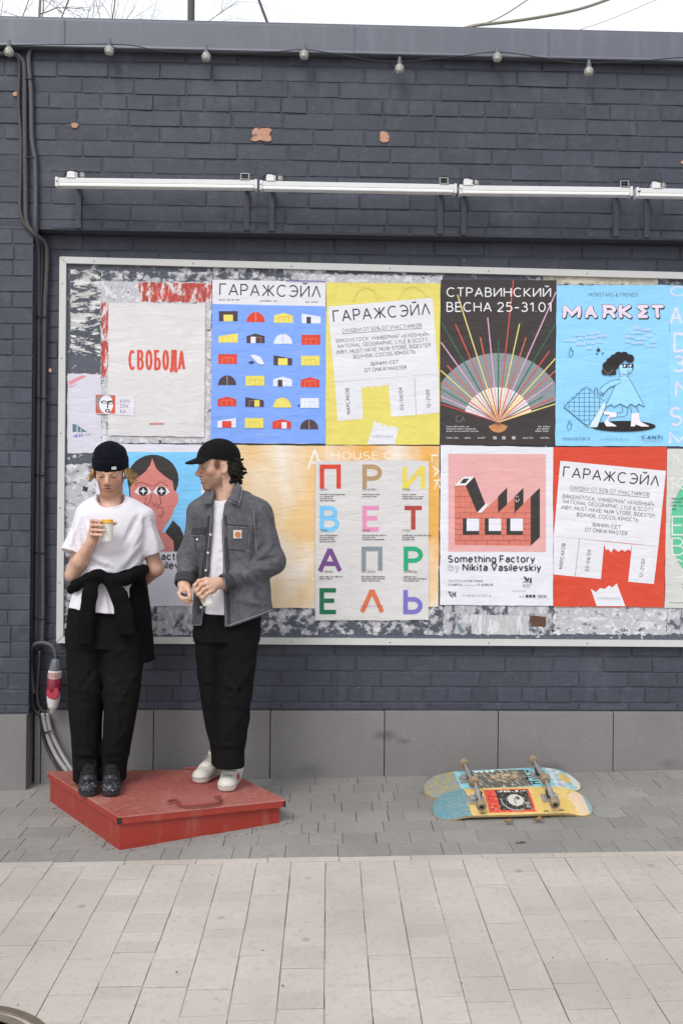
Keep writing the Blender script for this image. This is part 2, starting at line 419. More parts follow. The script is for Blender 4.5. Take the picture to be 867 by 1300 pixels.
for k in range(5):
    m = MB(); m.lathe([(.0042, 0), (.0038, .0015), (.001, .002)], W(79.5 - k * .9, 360 + 95 * k, -.05), (0, -1, 0), 8); m.build('screw', M_SCREW, board)

# ------------------------------------------------------------------ printed paper
_INK = {}
def ink(h, kind='paper'):
    if (h, kind) in _INK: return _INK[(h, kind)]
    t = NT('print_' + h.lstrip('#')); c = lin(h)
    soil = t.noise(2.6, 7, .65); fl = t.noise(120, 3, .7); rub = t.noise(17, 9, .75, t.map((1, 1, 2.2)))
    col = t.mix(t.rng(soil, .35, .72, 0, 1), c, [x * .92 + .006 for x in c])
    col = t.mix(t.rng(rub, .69, .72, 0, .5), col, lin('#d9d8da')) if max(c) < .75 else t.mix(t.rng(rub, .70, .73, 0, .25), col, lin('#9b9a9c'))
    if kind == 'wash':                                           # a printed watercolour blend
        w = t.noise(2.1, 3, .5, t.map((1, 1, .8)), .5); col = t.mix(t.rng(w, .42, .62, 0, 1), col, lin('#e5e0d6'))
    t.color(col)
    w1 = t.noise(5.5, 3, .5, t.map((1, 1, 3.4), (0, .12, 0)), .6); w2 = t.noise(2.2, 2, .5, t.map((1.6, 1, 1), (0, .5, 0)), 1.2)
    w3 = t.noise(26, 2, .5, t.map((.6, 1, 2.4)), .8)
    rdg = t.math('ABSOLUTE', t.math('SUBTRACT', w1, .5)); crease = t.rng(rdg, 0, .035, 1, 0)
    t.bump(w1, .42, .011); t.bump(w2, .75, .02); t.bump(crease, .15, .003); t.bump(w3, .1, .003)
    t.set(Roughness=.55, Specular_IOR_Level=.35); _INK[(h, kind)] = t.m
    return t.m
# ------------------------------------------------------------------ a plain monoline alphabet drawn with strokes
def _A(cx, cy, rx, ry, a0, a1, n=14): return [(cx + rx * math.cos(math.radians(a)), cy + ry * math.sin(math.radians(a))) for a in np.linspace(a0, a1, n)]
_O = lambda w=.82: [_A(w / 2, .5, w / 2, .5, 90, 450, 30)]
_C = lambda w=.76: [_A(.41, .5, .41, .5, 48, 312, 24)]
GL = {}
def _g(ch, w, *st): GL[ch] = (w, st)
for c in 'АA': _g(c, .74, [(0, 0), (.37, 1), (.74, 0)], [(.13, .33), (.61, .33)])
_g('Б', .6, [(.54, 1), (0, 1), (0, 0), (.3, 0)] + _A(.3, .29, .3, .29, -90, 90) + [(0, .58)])
for c in 'ВB': _g(c, .58, [(0, 0), (0, 1), (.28, 1)] + _A(.28, .77, .23, .23, 90, -90) + [(0, .54)], [(.28, .54)] + _A(.28, .27, .3, .27, 90, -90) + [(0, 0)])
_g('Г', .52, [(0, 0), (0, 1), (.52, 1)])
_g('Д', .78, [(.0, -.16), (0, 0), (.78, 0), (.78, -.16)], [(.12, 0), (.26, 1), (.66, 1), (.66, 0)])
for c in 'ЕE': _g(c, .52, [(.52, 1), (0, 1), (0, 0), (.52, 0)], [(0, .52), (.46, .52)])
_g('Ж', 1.0, [(.5, 0), (.5, 1)], [(.02, 1), (.42, .5), (0, 0)], [(.98, 1), (.58, .5), (1, 0)], [(.42, .5), (.58, .5)])
_g('З', .56, _A(.26, .76, .24, .24, 150, -90) , [(.26, .52)] + _A(.26, .27, .3, .27, 90, -150))
GL['3'] = GL['З']
_g('И', .7, [(0, 1), (0, 0), (.7, 1), (.7, 0)])
_g('Й', .7, [(0, 1), (0, 0), (.7, 1), (.7, 0)], _A(.35, 1.3, .16, .12, 180, 360))
for c in 'КK': _g(c, .62, [(0, 0), (0, 1)], [(.58, 1), (.12, .5), (.62, 0)], [(0, .5), (.12, .5)])
for c in 'ЛΛ': _g(c, .7, [(0, 0), (.35, 1), (.7, 0)])
for c in 'МM': _g(c, .84, [(0, 0), (0, 1), (.42, .22), (.84, 1), (.84, 0)])
for c in 'НH': _g(c, .68, [(0, 0), (0, 1)], [(.68, 0), (.68, 1)], [(0, .52), (.68, .52)])
for c in 'ОO0': _g(c, .84 if c != '0' else .62, *_O(.84 if c != '0' else .62))
_g('П', .66, [(0, 0), (0, 1), (.66, 1), (.66, 0)])
for c in 'РP': _g(c, .56, [(0, 0), (0, 1), (.28, 1)] + _A(.28, .73, .28, .27, 90, -90) + [(0, .46)])
for c in 'СC': _g(c, .74, *_C())
for c in 'ТT': _g(c, .62, [(0, 1), (.62, 1)], [(.31, 1), (.31, 0)])
_g('У', .66, [(0, 1), (.35, .3)], [(.66, 1), (.3, .12)] + _A(.16, .14, .14, .14, -10, -100, 6))
for c in 'ХX': _g(c, .66, [(0, 0), (.64, 1)], [(0.02, 1), (.66, 0)])
_g('Ч', .58, [(0, 1), (0, .66)] + _A(.22, .62, .22, .2, 180, 270, 6) + [(.58, .42)], [(.58, 0), (.58, 1)])
_g('Ы', .78, [(0, 1), (0, 0), (.26, 0)] + _A(.26, .29, .26, .29, -90, 90) + [(0, .58)], [(.78, 0), (.78, 1)])
_g('Ь', .56, [(0, 1), (0, 0), (.28, 0)] + _A(.28, .29, .28, .29, -90, 90) + [(0, .58)])
_g('Э', .74, _A(.33, .5, .41, .5, 132, -132, 24), [(.2, .5), (.72, .5)])
_g('Ю', 1.06, [(0, 0), (0, 1)], [(0, .5), (.3, .5)], _A(.68, .5, .38, .5, 90, 450, 28))
_g('Я', .58, [(.58, 0), (.58, 1), (.28, 1)] + _A(.28, .73, .28, .27, 90, 270) + [(.58, .46)], [(.3, .46), (0, 0)])
_g('D', .7, [(0, 0), (0, 1), (.25, 1)] + _A(.25, .5, .45, .5, 90, -90) + [(0, 0)])
_g('F', .5, [(0, 0), (0, 1), (.5, 1)], [(0, .5), (.44, .5)])
_g('G', .8, _A(.41, .5, .41, .5, 48, 360, 26) + [(.5, .5)])
_g('I', .0, [(0, 0), (0, 1)]); _g('J', .42, [(.42, 1), (.42, .22)] + _A(.21, .22, .21, .22, 0, -170, 10))
_g('L', .48, [(0, 1), (0, 0), (.48, 0)]); _g('N', .68, [(0, 0), (0, 1), (.68, 0), (.68, 1)])
_g('R', .58, [(0, 0), (0, 1), (.28, 1)] + _A(.28, .73, .28, .27, 90, -90) + [(0, .46)], [(.3, .46), (.58, 0)])
_g('S', .56, _A(.28, .75, .26, .25, 35, 270, 14)[:-1] + _A(.28, .25, .28, .25, 90, -145, 14))
_g('U', .66, [(0, 1), (0, .33)] + _A(.33, .33, .33, .33, 180, 360) + [(.66, 1)])
_g('V', .7, [(0, 1), (.35, 0), (.7, 1)]); _g('Y', .66, [(0, 1), (.33, .48), (.66, 1)], [(.33, .48), (.33, 0)])
_g('W', 1.04, [(0, 1), (.26, 0), (.52, 1), (.78, 0), (1.04, 1)]); _g('Σ', .6, [(.6, 1), (0, 1), (.4, .5), (0, 0), (.6, 0)])
_g('1', .3, [(0, .78), (.28, 1), (.28, 0)]); _g('2', .56, _A(.28, .72, .27, .28, 165, -30, 12) + [(0, 0), (.56, 0)])
_g('4', .62, [(.46, 0), (.46, 1), (0, .26), (.62, .26)]); _g('5', .56, [(.52, 1), (.1, 1), (.05, .55)] + _A(.27, .32, .29, .32, 125, -140, 14))
_g('7', .54, [(0, 1), (.54, 1), (.16, 0)]); _g('8', .58, _A(.29, .76, .23, .24, 90, 450, 20), _A(.29, .26, .29, .26, 90, 450, 20)); _g('9', .58, _A(.29, .68, .29, .32, 0, 360, 22), [(.58, .66), (.26, 0)])
_g('%', .9, _A(.18, .78, .17, .21, 0, 360, 16), _A(.72, .22, .17, .21, 0, 360, 16), [(.7, 1), (.2, 0)])
_g('&', .7, [(.7, 0), (.2, .66)] + _A(.33, .8, .17, .19, 220, -40, 12) + [(.1, .4)] + _A(.28, .25, .27, .26, 140, 290, 10) + [(.66, .4)])
_g('.', .0, [(0, 0), (0, .04)]); _g(',', .04, [(.04, .08), (0, -.14)]); _g(':', 0, [(0, .12), (0, .2)], [(0, .6), (0, .68)])
_g('-', .3, [(0, .42), (.3, .42)]); _g('–', .42, [(0, .42), (.42, .42)]); _g('—', .62, [(0, .42), (.62, .42)]); _g('/', .42, [(0, -.1), (.42, 1.1)])
_g('«', .36, [(.16, .65), (0, .4), (.16, .15)], [(.36, .65), (.2, .4), (.36, .15)]); _g('»', .36, [(0, .65), (.16, .4), (0, .15)], [(.2, .65), (.36, .4), (.2, .15)])
_g('(', .18, _A(.5, .4, .5, .75, 140, 220, 8)); _g(')', .18, _A(-.32, .4, .5, .75, 40, -40, 8))
# lower case
_lo = lambda x=0: _A(x + .27, .35, .27, .35, 90, 450, 22)
_g('o', .54, _lo()); _g('a', .46, _A(.23, .48, .23, .22, 155, 0, 9) + [(.46, 0)], [(.46, .42), (.2, .40)] + _A(.19, .2, .19, .2, 90, 290, 10) + [(.46, .16)]); _g('b', .54, _lo(.02), [(0, 1), (0, 0)]); _g('c', .48, _A(.27, .35, .27, .35, 45, 315, 16))
_g('e', .54, [(.02, .36), (.53, .36)] + _A(.27, .35, .26, .35, 5, 310, 18)); _g('g', .54, _lo(), [(.54, .7), (.54, -.06)] + _A(.28, -.06, .26, .22, 0, -150, 10)); _g('h', .5, [(0, 0), (0, 1)], [(0, .4)] + _A(.25, .45, .25, .25, 180, 0, 10) + [(.5, 0)])
_g('i', 0, [(0, 0), (0, .7)], [(0, .9), (0, 1.0)]); _g('k', .48, [(0, 0), (0, 1)], [(.46, .7), (.08, .33), (.48, 0)]); _g('l', 0, [(0, 0), (0, 1)])
_g('m', .84, [(0, 0), (0, .7)], [(0, .42)] + _A(.21, .49, .21, .21, 180, 0, 9) + [(.42, 0)], [(.42, .42)] + _A(.63, .49, .21, .21, 180, 0, 9) + [(.84, 0)])
_g('n', .5, [(0, 0), (0, .7)], [(0, .42)] + _A(.25, .45, .25, .25, 180, 0, 10) + [(.5, 0)]); _g('r', .3, [(0, 0), (0, .7)], [(0, .42)] + _A(.24, .44, .24, .26, 180, 75, 8))
_g('s', .44, _A(.22, .53, .2, .17, 30, 270, 10)[:-1] + _A(.22, .18, .22, .18, 90, -150, 10)); _g('t', .34, [(.15, .95), (.15, .16)] + _A(.31, .16, .16, .16, 180, 270, 6), [(0, .7), (.33, .7)])
_g('v', .5, [(0, .7), (.25, 0), (.5, .7)]); _g('y', .5, [(0, .7), (.27, .02)], [(.5, .7), (.2, -.12)] + _A(.08, -.1, .13, .14, -20, -90, 5))
LETTER_GAP, SPACE = .17, .36
def strokes_of(st, wt):
    """list of polylines in cap-height units (skeleton inset so that strokes of weight wt end on the cap lines), total width"""
    x = 0; out = []
    for ch in st:
        if ch == ' ': x += SPACE; continue
        w, ss = GL.get(ch) or GL.get(ch.upper()) or GL['-']
        for s in ss: out.append([(x + wt / 2 + px, wt / 2 + py * (1 - wt)) for px, py in s])
        x += w + wt + (LETTER_GAP if not ch.islower() else .11)
    return out, x - LETTER_GAP
def stroke_strips(pl, wt):
    """outline of a polyline of width wt with mitred corners: list of (left, right) runs"""
    p = [np.array(q, float) for q in pl]; p = [q for i, q in enumerate(p) if i == 0 or np.linalg.norm(q - p[i - 1]) > 1e-6]
    closed = np.linalg.norm(p[0] - p[-1]) < 1e-6 and len(p) > 3
    runs, cur = [], [p[0]]
    for i in range(1, len(p)):
        cur.append(p[i])
        if i < len(p) - 1:
            a, b = p[i] - p[i - 1], p[i + 1] - p[i]
            if a @ b / np.linalg.norm(a) / np.linalg.norm(b) < -.35:              # sharp apex: new stroke, both ends pulled out a little
                runs.append(cur); cur = [p[i]]
    runs.append(cur); res = []
    for r in runs:
        r = np.array(r); n = len(r); d = np.diff(r, axis=0); d /= np.linalg.norm(d, axis=1)[:, None]; nm = np.c_[-d[:, 1], d[:, 0]]; V = []
        for i in range(n):
            if i == 0: m = nm[0] if not (closed and len(runs) == 1) else (nm[0] + nm[-1]) / (1 + nm[0] @ nm[-1])
            elif i == n - 1: m = nm[-1] if not (closed and len(runs) == 1) else (nm[0] + nm[-1]) / (1 + nm[0] @ nm[-1])
            else: m = (nm[i - 1] + nm[i]) / (1 + nm[i - 1] @ nm[i])
            V.append((r[i] + m * wt / 2, r[i] - m * wt / 2))
        res.append(V)
    return res
class Art:
    """one printed sheet: a thin paper with its print, all one mesh; coordinates are pixels of a crop of the photo"""
    def __init__(s, crop, quad, base, y, rag=.25, seg=14, kind='paper', th=.001):
        s.o, s.k, s.y = (crop[0], crop[1]), crop[2], y; s.m = MB(); s.mats = []; s.lay = 0; s.th = th
        s.quad = quad; pts = []
        for i in range(len(quad)):
            a, c = np.array(quad[i], float), np.array(quad[(i + 1) % len(quad)], float)
            for j in range(seg): pts.append(a + (c - a) * j / seg + RNG.normal(0, rag * s.k, 2) * (j > 0))
        v, n = sheet_verts([s.g(p) for p in pts], y, th)
        tri = tessellate_polygon([[Vector((p[0], p[1], 0)) for p in pts]])
        s.m.add(v, [list(q) for q in tri] + [[i, (i + 1) % n, n + (i + 1) % n, n + i] for i in range(n)], s.mi(base, kind))
    def g(s, p): return (s.o[0] + p[0] / s.k, s.o[1] + p[1] / s.k)
    def mi(s, h, kind='paper'):
        m = ink(h, kind)
        if m not in s.mats: s.mats.append(m)
        return s.mats.index(m)
    def Y(s): s.lay += 1; return s.y - .0003 - s.lay * 3e-5
    def poly(s, pts, col, kind='paper'):
        y = s.Y(); tri = tessellate_polygon([[Vector((p[0], p[1], 0)) for p in pts]])
        fs = []
        for q in tri:
            a, b2, c = [pts[i] for i in q]
            cr = (b2[0] - a[0]) * (c[1] - a[1]) - (b2[1] - a[1]) * (c[0] - a[0]); fs.append(list(q) if cr < 0 else list(q)[::-1])
        s.m.add([W(*s.g(p), y) for p in pts], fs, s.mi(col, kind))
    def rect(s, x0, y0, x1, y1, col, sl=0.0): s.poly([(x0, y0), (x1, y0 + sl * (x1 - x0)), (x1, y1 + sl * (x1 - x0)), (x0, y1)], col)
    def ell(s, cx, cy, rx, ry, col, a0=0, a1=360, n=28, pie=True):
        A = np.radians(np.linspace(a0, a1, n)); p = [(cx + rx * math.cos(a), cy - ry * math.sin(a)) for a in A]
        s.poly(p[:-1] if a1 - a0 >= 360 else p + ([(cx, cy)] if pie else []), col)
    def line(s, p, q, w, col):
        d = np.subtract(q, p).astype(float); L = np.hypot(*d); nrm = np.array([-d[1], d[0]]) / L * w / 2
        p, q = np.array(p, float), np.array(q, float); s.poly([p + nrm, q + nrm, q - nrm, p - nrm], col)
    def path(s, pts, w, col, smooth=0):
        pts = np.array(pts, float)
        if smooth: pts = spline(np.c_[pts, np.zeros(len(pts))], smooth)[:, :2]
        d = np.gradient(pts, axis=0); nn = np.c_[-d[:, 1], d[:, 0]]; nn /= np.linalg.norm(nn, axis=1)[:, None] + 1e-9
        y = s.Y(); n = len(pts); A = np.r_[pts + nn * w / 2, pts - nn * w / 2]
        s.m.add([W(*s.g(p), y) for p in A], [[i, i + 1, n + i + 1, n + i] for i in range(n - 1)], s.mi(col))
    def _strokes(s, st, wt, fn, col):
        y = s.Y(); mi = s.mi(col)
        for k, pl in enumerate(st):
            for j, run in enumerate(stroke_strips(pl, wt)):
                yy = y - ((k * 2 + j) % 7) * 1.2e-5; v = []; f = []
                for i, (l, r) in enumerate(run): v += [W(*s.g(fn(*l)), yy - i * 4e-6), W(*s.g(fn(*r)), yy - i * 4e-6)]
                for i in range(len(run) - 1): f.append([2 * i, 2 * i + 1, 2 * i + 3, 2 * i + 2])
                s.m.add(v, [q[::-1] for q in f], mi)
        s.lay += 3
    def text(s, st, p, q, cap, col, wt=.1):
        """baseline from p to q, capitals cap pixels high, strokes wt of the cap height"""
        sk, w = strokes_of(st, wt); p, q = np.array(p, float), np.array(q, float)
        e = (q - p) / w; up = np.array([q[1] - p[1], -(q[0] - p[0])]) / np.linalg.norm(q - p) * cap
        s._strokes(sk, wt, lambda x, y: p + x * e + y * up, col)
    def fit(s, ch, x0, y0, x1, y1, col, wt=.17):
        """one glyph drawn to fill a box, stroke width even in both directions"""
        w, ss = GL[ch]; h = y1 - y0; lo = min(b for t in ss for a_, b in t); hi = max(b for t in ss for a_, b in t); W0 = (x1 - x0) / h
        sk = [[(wt / 2 + a_ / w * (W0 - wt), wt / 2 + (b - lo) / (hi - lo) * (1 - wt)) for a_, b in t] for t in ss]
        s._strokes(sk, wt, lambda x, y: (x0 + x * h, y1 - y * h), col)
    def fine(s, x0, x1, yb, h, col, sl=0.0):
        """print too small to read: word-length dashes"""
        x = x0; y = s.Y(); mi = s.mi(col)
        while x < x1 - h:
            w = min(RNG.uniform(1.2, 4.5) * h, x1 - x); yy = yb + sl * (x - x0); u = x
            while u < x + w:
                c = RNG.uniform(.28, .5) * h; t = RNG.uniform(.55, 1) * h
                s.m.add([W(*s.g(p), y) for p in ((u, yy - t), (u + c, yy - t), (u + c, yy), (u, yy))], [[3, 2, 1, 0]], mi); u += c + .22 * h
            x += w + .8 * h
    def done(s, name, label, cat='poster', group=None):
        c = W(*s.g(np.mean(np.array(s.quad, float), 0)), s.y); e = bpy.data.objects
        o = obj(name, np.array(s.m.v) - c, s.m.f, s.mats, None, False, s.m.m); o.location = Vector(c)
        # print textures read object space, so shift by an own offset comes for free
        return tag(o, label, cat, group or 'posters pasted on the notice board')

# ------------------------------------------------------------------ torn remains of older posters
def ragged(q, amp, y, mat, name, label, seg=26, group='torn remains of old posters on the board', cols=None):
    pts = []
    for i in range(len(q)):
        a, c = np.array(q[i], float), np.array(q[(i + 1) % len(q)], float); L = np.hypot(*(c - a)); m = max(3, int(L / 2.2)); ph = RNG.uniform(0, 99)
        nn = np.array([-(c - a)[1], (c - a)[0]]) / L
        for j in range(m):
            w = mnoise.noise(Vector((ph + j * .35, 0, 0))) * 1.2 + mnoise.noise(Vector((ph + j * 1.3, 5, 0))) * .6
            pts.append(a + (c - a) * j / m + nn * amp * w * (j > 0))
    v, n = sheet_verts(pts, y, .0008); tri = tessellate_polygon([[Vector((p[0], p[1], 0)) for p in pts]])
    c = W(*np.mean(np.array(q, float), 0), y)
    o = obj(name, np.array(v) - c, [list(t) for t in tri] + [[i, (i + 1) % n, n + (i + 1) % n, n + i] for i in range(n)], mat); o.location = Vector(c)
    return tag(o, label, 'torn poster', group)
T_WHITE = torn_mat('torn_white', '#cfcfd3', '#4a4d58', .42, 14, (1, 1, 1.5), .03)
T_SCUFF = torn_mat('torn_scuffed', '#c9c9ce', '#464a55', .52, 15, (.8, 1, 1.0), .025)
T_GREEN = torn_mat('torn_mottled', '#c4c4ca', '#4c4f5b', .48, 13, (1, 1, .7), .03, '#64797a', .6, 10)
T_RED = torn_mat('torn_red', '#c4473d', '#d3cfd1', .48, 15, (1.5, 1, .6), .03)
T_PALE = torn_mat('torn_pale', '#d3cfdb', '#c5c2cf', .5, 4, (1, 1, 1), .2)
T_BEIGE = torn_mat('torn_beige', '#cfc8b8', '#545661', .40, 13)
T_EDGE = torn_mat('torn_edges', '#d4d3d8', '#3d3f48', .40, 24, (.9, 1, 1), .015)
T_SHRED = torn_mat('torn_shreds', '#d6d5d3', '#454954', .50, 10, (.55, 1, 2.1), .006)
y1 = Y_P - .0018
def rg(q, amp, dy, m, lab, **k): return ragged(q, amp, y1 - dy, m, 'torn_poster', lab, **k)
rg([(90, 342), (128, 344), (128, 452), (90, 450)], 1.5, 0, T_SHRED, 'white shreds of torn paper at the upper left corner of the board')
rg([(128, 344), (270, 346), (270, 358), (128, 357)], 2, 0, T_SCUFF, 'scuffed grey strip of old paper above the torn red poster')
rg([(270, 339), (420, 342), (420, 360), (272, 358)], 2, .0002, T_SCUFF, 'scuffed strip of old paper above the blue garage poster')
rg([(380, 347), (562, 350), (560, 364), (380, 362)], 2, .0005, T_EDGE, 'white strip of old paper above the yellow poster')
rg([(688, 346), (836, 349), (834, 362), (690, 361)], 2.5, .0002, T_BEIGE, 'beige strip of peeling paper above the sky blue market poster')
rg([(836, 347), (1100, 354), (1100, 364), (836, 361)], 2, .0002, T_SCUFF, 'scuffed strip of old paper at the right end of the board top')
rg([(128, 357), (269, 358), (268, 563), (129, 562)], 1.6, .0006, T_EDGE, 'torn white poster with black smudges around the white poster with one red word')
rg([(176, 358), (269, 360), (269, 384), (178, 383)], 1.4, .0012, T_RED, 'red torn strip with white letter traces above the white poster with one red word')
rg([(129, 384), (138, 384), (138, 478), (129, 480)], .8, .0012, T_RED, 'narrow red and white torn strip left of the white poster with one red word')
rg([(84, 590), (124, 588), (124, 700), (82, 700)], 2, .0003, T_WHITE, 'torn white paper left of the man in the dark beanie, near his shoulder')
rg([(79, 700), (124, 700), (124, 808), (78, 808)], 2, .0003, T_SCUFF, 'scuffed paper at the lower left corner of the board behind the man in the beanie')
for (xa, xb, m, lab) in ((124, 250, T_GREEN, 'mottled grey green strip of old paper below the poster with the pink face'),
                         (250, 404, T_SCUFF, 'scuffed strip of old paper below the cream poster'),
                         (404, 562, T_SCUFF, 'scuffed dark strip of old paper below the poster of coloured letters'),
                         (562, 702, T_GREEN, 'mottled grey strip of old paper below the poster with the pink brick factory'),
                         (702, 846, T_WHITE, 'white peeling strip of old paper below the red poster'),
                         (846, 1100, T_GREEN, 'mottled strip of old paper at the right end of the board foot')):
    rg([(xa, 764), (xb, 765), (xb, 806), (xa, 805)], 2.5, .0003, m, lab)
rg([(598, 780), (671, 782), (671, 806), (598, 805)], .8, .0014, torn_mat('torn_streaked', '#cfcfd2', '#83858e', .40, 16, (2.6, 1, .35), .04), 'streaked white strip of old paper low on the board below the factory poster')
rg([(672, 781), (693, 783), (692, 796), (674, 795)], 1, .0016, plain('rust_scrap', '#5a3c31', .8, .3, 30), 'small brown scrap of paper low on the board under the factory poster')
rg([(106, 617), (112, 618), (111, 624), (105, 623)], 1, .0016, plain('dark_scrap', '#3a2c28', .8, .3, 30), 'small dark scrap on the torn paper beside the man in the beanie')
YA = Y_P - .0050; YB = YA - .0036; YC = YB - .0036; YD = YC - .0036
WH, DK, GR = '#dcdce2', '#3a3437', '#77757b'
SP = 'ХЛЕБОЗАВОД'
def spaced(a, st, x0, x1, y, cap, col):
    for i, ch in enumerate(st):
        x = x0 + (x1 - x0) * i / (len(st) - .3); a.text(ch, (x, y), (x + (x1 - x0) / len(st) * .55, y), cap, col)

# pale sheet at the far left of the board
a = Art((70, 320, 4.335), [(70, 668), (254, 672), (256, 1105), (70, 1108)], '#cfccd8', YA + .0012, .4)
a.poly([(76, 712), (150, 678), (175, 682), (80, 735)], '#d98b9c'); a.line((80, 745), (118, 728), 5, '#d98b9c')
a.poly([(97, 945), (120, 950), (178, 990), (98, 990)], '#54727c'); a.poly([(118, 955), (128, 958), (128, 990), (118, 990)], '#9fb6bd'); a.poly([(140, 970), (148, 972), (148, 990), (140, 990)], '#9fb6bd')
a.text('4Р', (105, 1025), (158, 1018), 22, '#6a6bc0'); a.line((104, 1012), (160, 1012), 3, '#6a6bc0'); a.text('А4', (168, 1012), (196, 1010), 12, '#55555f')
a.done('poster', 'pale lilac sheet with a pink tape mark at the left edge of the board')
# white poster with one word
a = Art((70, 320, 4.335), [(295, 280), (828, 283), (822, 1018), (293, 1010)], '#d5d2d3', YB)
for ch, x0, x1, yb in (('С', 405, 443, 650), ('В', 452, 490, 650), ('О', 498, 537, 650), ('Б', 546, 583, 651), ('О', 591, 628, 651), ('Д', 632, 675, 670), ('А', 676, 717, 652)): a.fit(ch, x0, 538, x1, yb, '#d2513f', .125); a.fine(520, 597, 950, 11, '#c98a80')
a.done('poster', 'off-white poster with a single red condensed word in its middle')
# sticker across its corner
a = Art((70, 320, 4.335), [(225, 785), (437, 795), (436, 902), (225, 888)], '#d9d6df', YB - .0022, .1)
a.poly([(225, 785), (333, 787), (332, 889), (225, 886)], '#d2543a')
a.poly([(228, 800), (262, 786), (322, 790), (300, 815), (262, 812), (248, 850), (256, 885), (240, 870), (230, 840)], '#8b8a8c')
a.ell(283, 838, 38, 50, '#e3e1e4'); a.ell(270, 826, 17, 9, '#333333'); a.ell(272, 827, 11, 5, '#e3e1e4'); a.ell(308, 830, 13, 9, '#333333'); a.ell(309, 831, 8, 5, '#e3e1e4')
a.line((291, 822), (291, 858), 7, '#333333'); a.line((291, 822), (318, 818), 5, '#333333'); a.ell(290, 873, 14, 10, '#333333'); a.ell(290, 873, 8, 4, '#e3e1e4')
for i, w in enumerate(('KAN', 'DIN', 'KA')): a.text(w, (360, 830 + 28 * i), (360 + (50, 42, 30)[i], 830 + 28 * i), 20, '#716a82')
a.done('sticker', 'small sticker with a mask face on red at the corner of the white poster', 'sticker', 'stickers on the board')

# blue garage poster
K = (260, 340, 5.42); RD, YL, BK, WT = '#d4422f', '#e2d465', '#4a3a42', '#dbe0ee'
a = Art(K, [(55, 82), (833, 95), (830, 1210), (40, 1205)], WH, YB)
a.poly([(52, 248), (834, 264), (830, 1209), (41, 1204)], '#7ba2ee')
a.text('ГАРАЖСЭЙЛ', (100, 190), (798, 206), 84, '#3d3236', .105)
a.fine(100, 232, 226, 13, GR); a.fine(380, 518, 233, 13, GR); a.fine(695, 797, 240, 13, GR)
def garage(box, ty, col, door=None, dc=None, ln=None):
    x0, y0, x1, y1 = box; w = x1 - x0; h = y1 - y0
    if ty == 'rect': a.poly([(x0, y0), (x1, y0), (x1, y1), (x0, y1)], col)
    if ty == 'dome': a.ell(x0 + w / 2, y1, w / 2, h, col, 0, 180); a.line((x0 + w / 2, y0 + 2), (x0 + w / 2, y1), 2, '#e7ddd0' if col != WT else GR)
    if ty == 'gable': a.poly([(x0, y0 + h * .28), (x0 + w / 2, y0), (x1, y0 + h * .28), (x1, y1), (x0, y1)], col)
    if ty == 'sl': a.poly([(x0, y0), (x1, y0 + h * .32), (x1, y1), (x0, y1)], col)
    if ty == 'sr': a.poly([(x0, y0 + h * .32), (x1, y0), (x1, y1), (x0, y1)], col)
    if ln:
        t0 = y0 + h * .38
        for q in (.22, .5, .78): a.line((x0 + w * q, t0), (x0 + w * q, y1), 2, ln)
        a.line((x0 + w * .22, t0), (x0 + w * .78, t0), 2, ln)
    if door: a.poly([(door[0], door[1]), (door[2], door[1]), (door[2], y1), (door[0], y1)], dc)
OR, YO = '#e8986a', '#b99a4a'
for g in (((98, 298, 228, 368), 'rect', BK, (130, 322, 195), YL), ((288, 304, 414, 374), 'dome', RD), ((477, 310, 607, 378), 'gable', YL, None, None, YO), ((667, 314, 797, 382), 'sl', WT, (700, 337, 730), BK),
          ((95, 450, 228, 514), 'sr', YL, None, None, YO), ((288, 452, 413, 518), 'gable', BK, (318, 474, 350), WT, OR), ((475, 455, 603, 523), 'dome', WT), ((666, 460, 794, 529), 'rect', RD, None, None, OR),
          ((93, 594, 222, 661), 'rect', RD, None, None, OR), ((474, 602, 601, 670), 'sl', BK, (505, 622, 570), YL), ((663, 605, 791, 672), 'rect', YL, None, None, YO),
          ((92, 740, 217, 806), 'dome', BK), ((281, 743, 411, 811), 'rect', YL, None, None, YO), ((471, 748, 600, 816), 'gable', WT, (503, 770, 534), BK, '#b7bccb'), ((661, 752, 788, 820), 'gable', RD, None, None, OR),
          ((89, 886, 217, 952), 'gable', RD, None, None, OR), ((280, 890, 406, 956), 'sl', BK, (342, 910, 376), YL, OR), ((470, 893, 596, 962), 'dome', YL), ((658, 896, 785, 964), 'rect', WT, None, None, '#b7bccb'),
          ((88, 1032, 216, 1099), 'sr', WT, (120, 1054, 185), RD), ((277, 1034, 405, 1103), 'rect', YL, None, None, YO), ((466, 1040, 593, 1106), 'gable', RD, (530, 1062, 562), WT, OR), ((656, 1043, 781, 1109), 'dome', BK)): garage(*g)
a.poly([(312, 600), (345, 597), (385, 615), (411, 660), (400, 666), (372, 662), (340, 632)], WT); a.ell(325, 650, 14, 10, BK); a.ell(310, 652, 8, 6, BK); a.ell(648, 948, 6, 9, '#3b3a66')
spaced(a, SP, 350, 512, 1156, 15, '#dfe4f2'); a.line((560, 88), (833, 93), 6, '#6a5aa8')
a.done('poster', 'blue poster with rows of small red, yellow, white and dark garages')

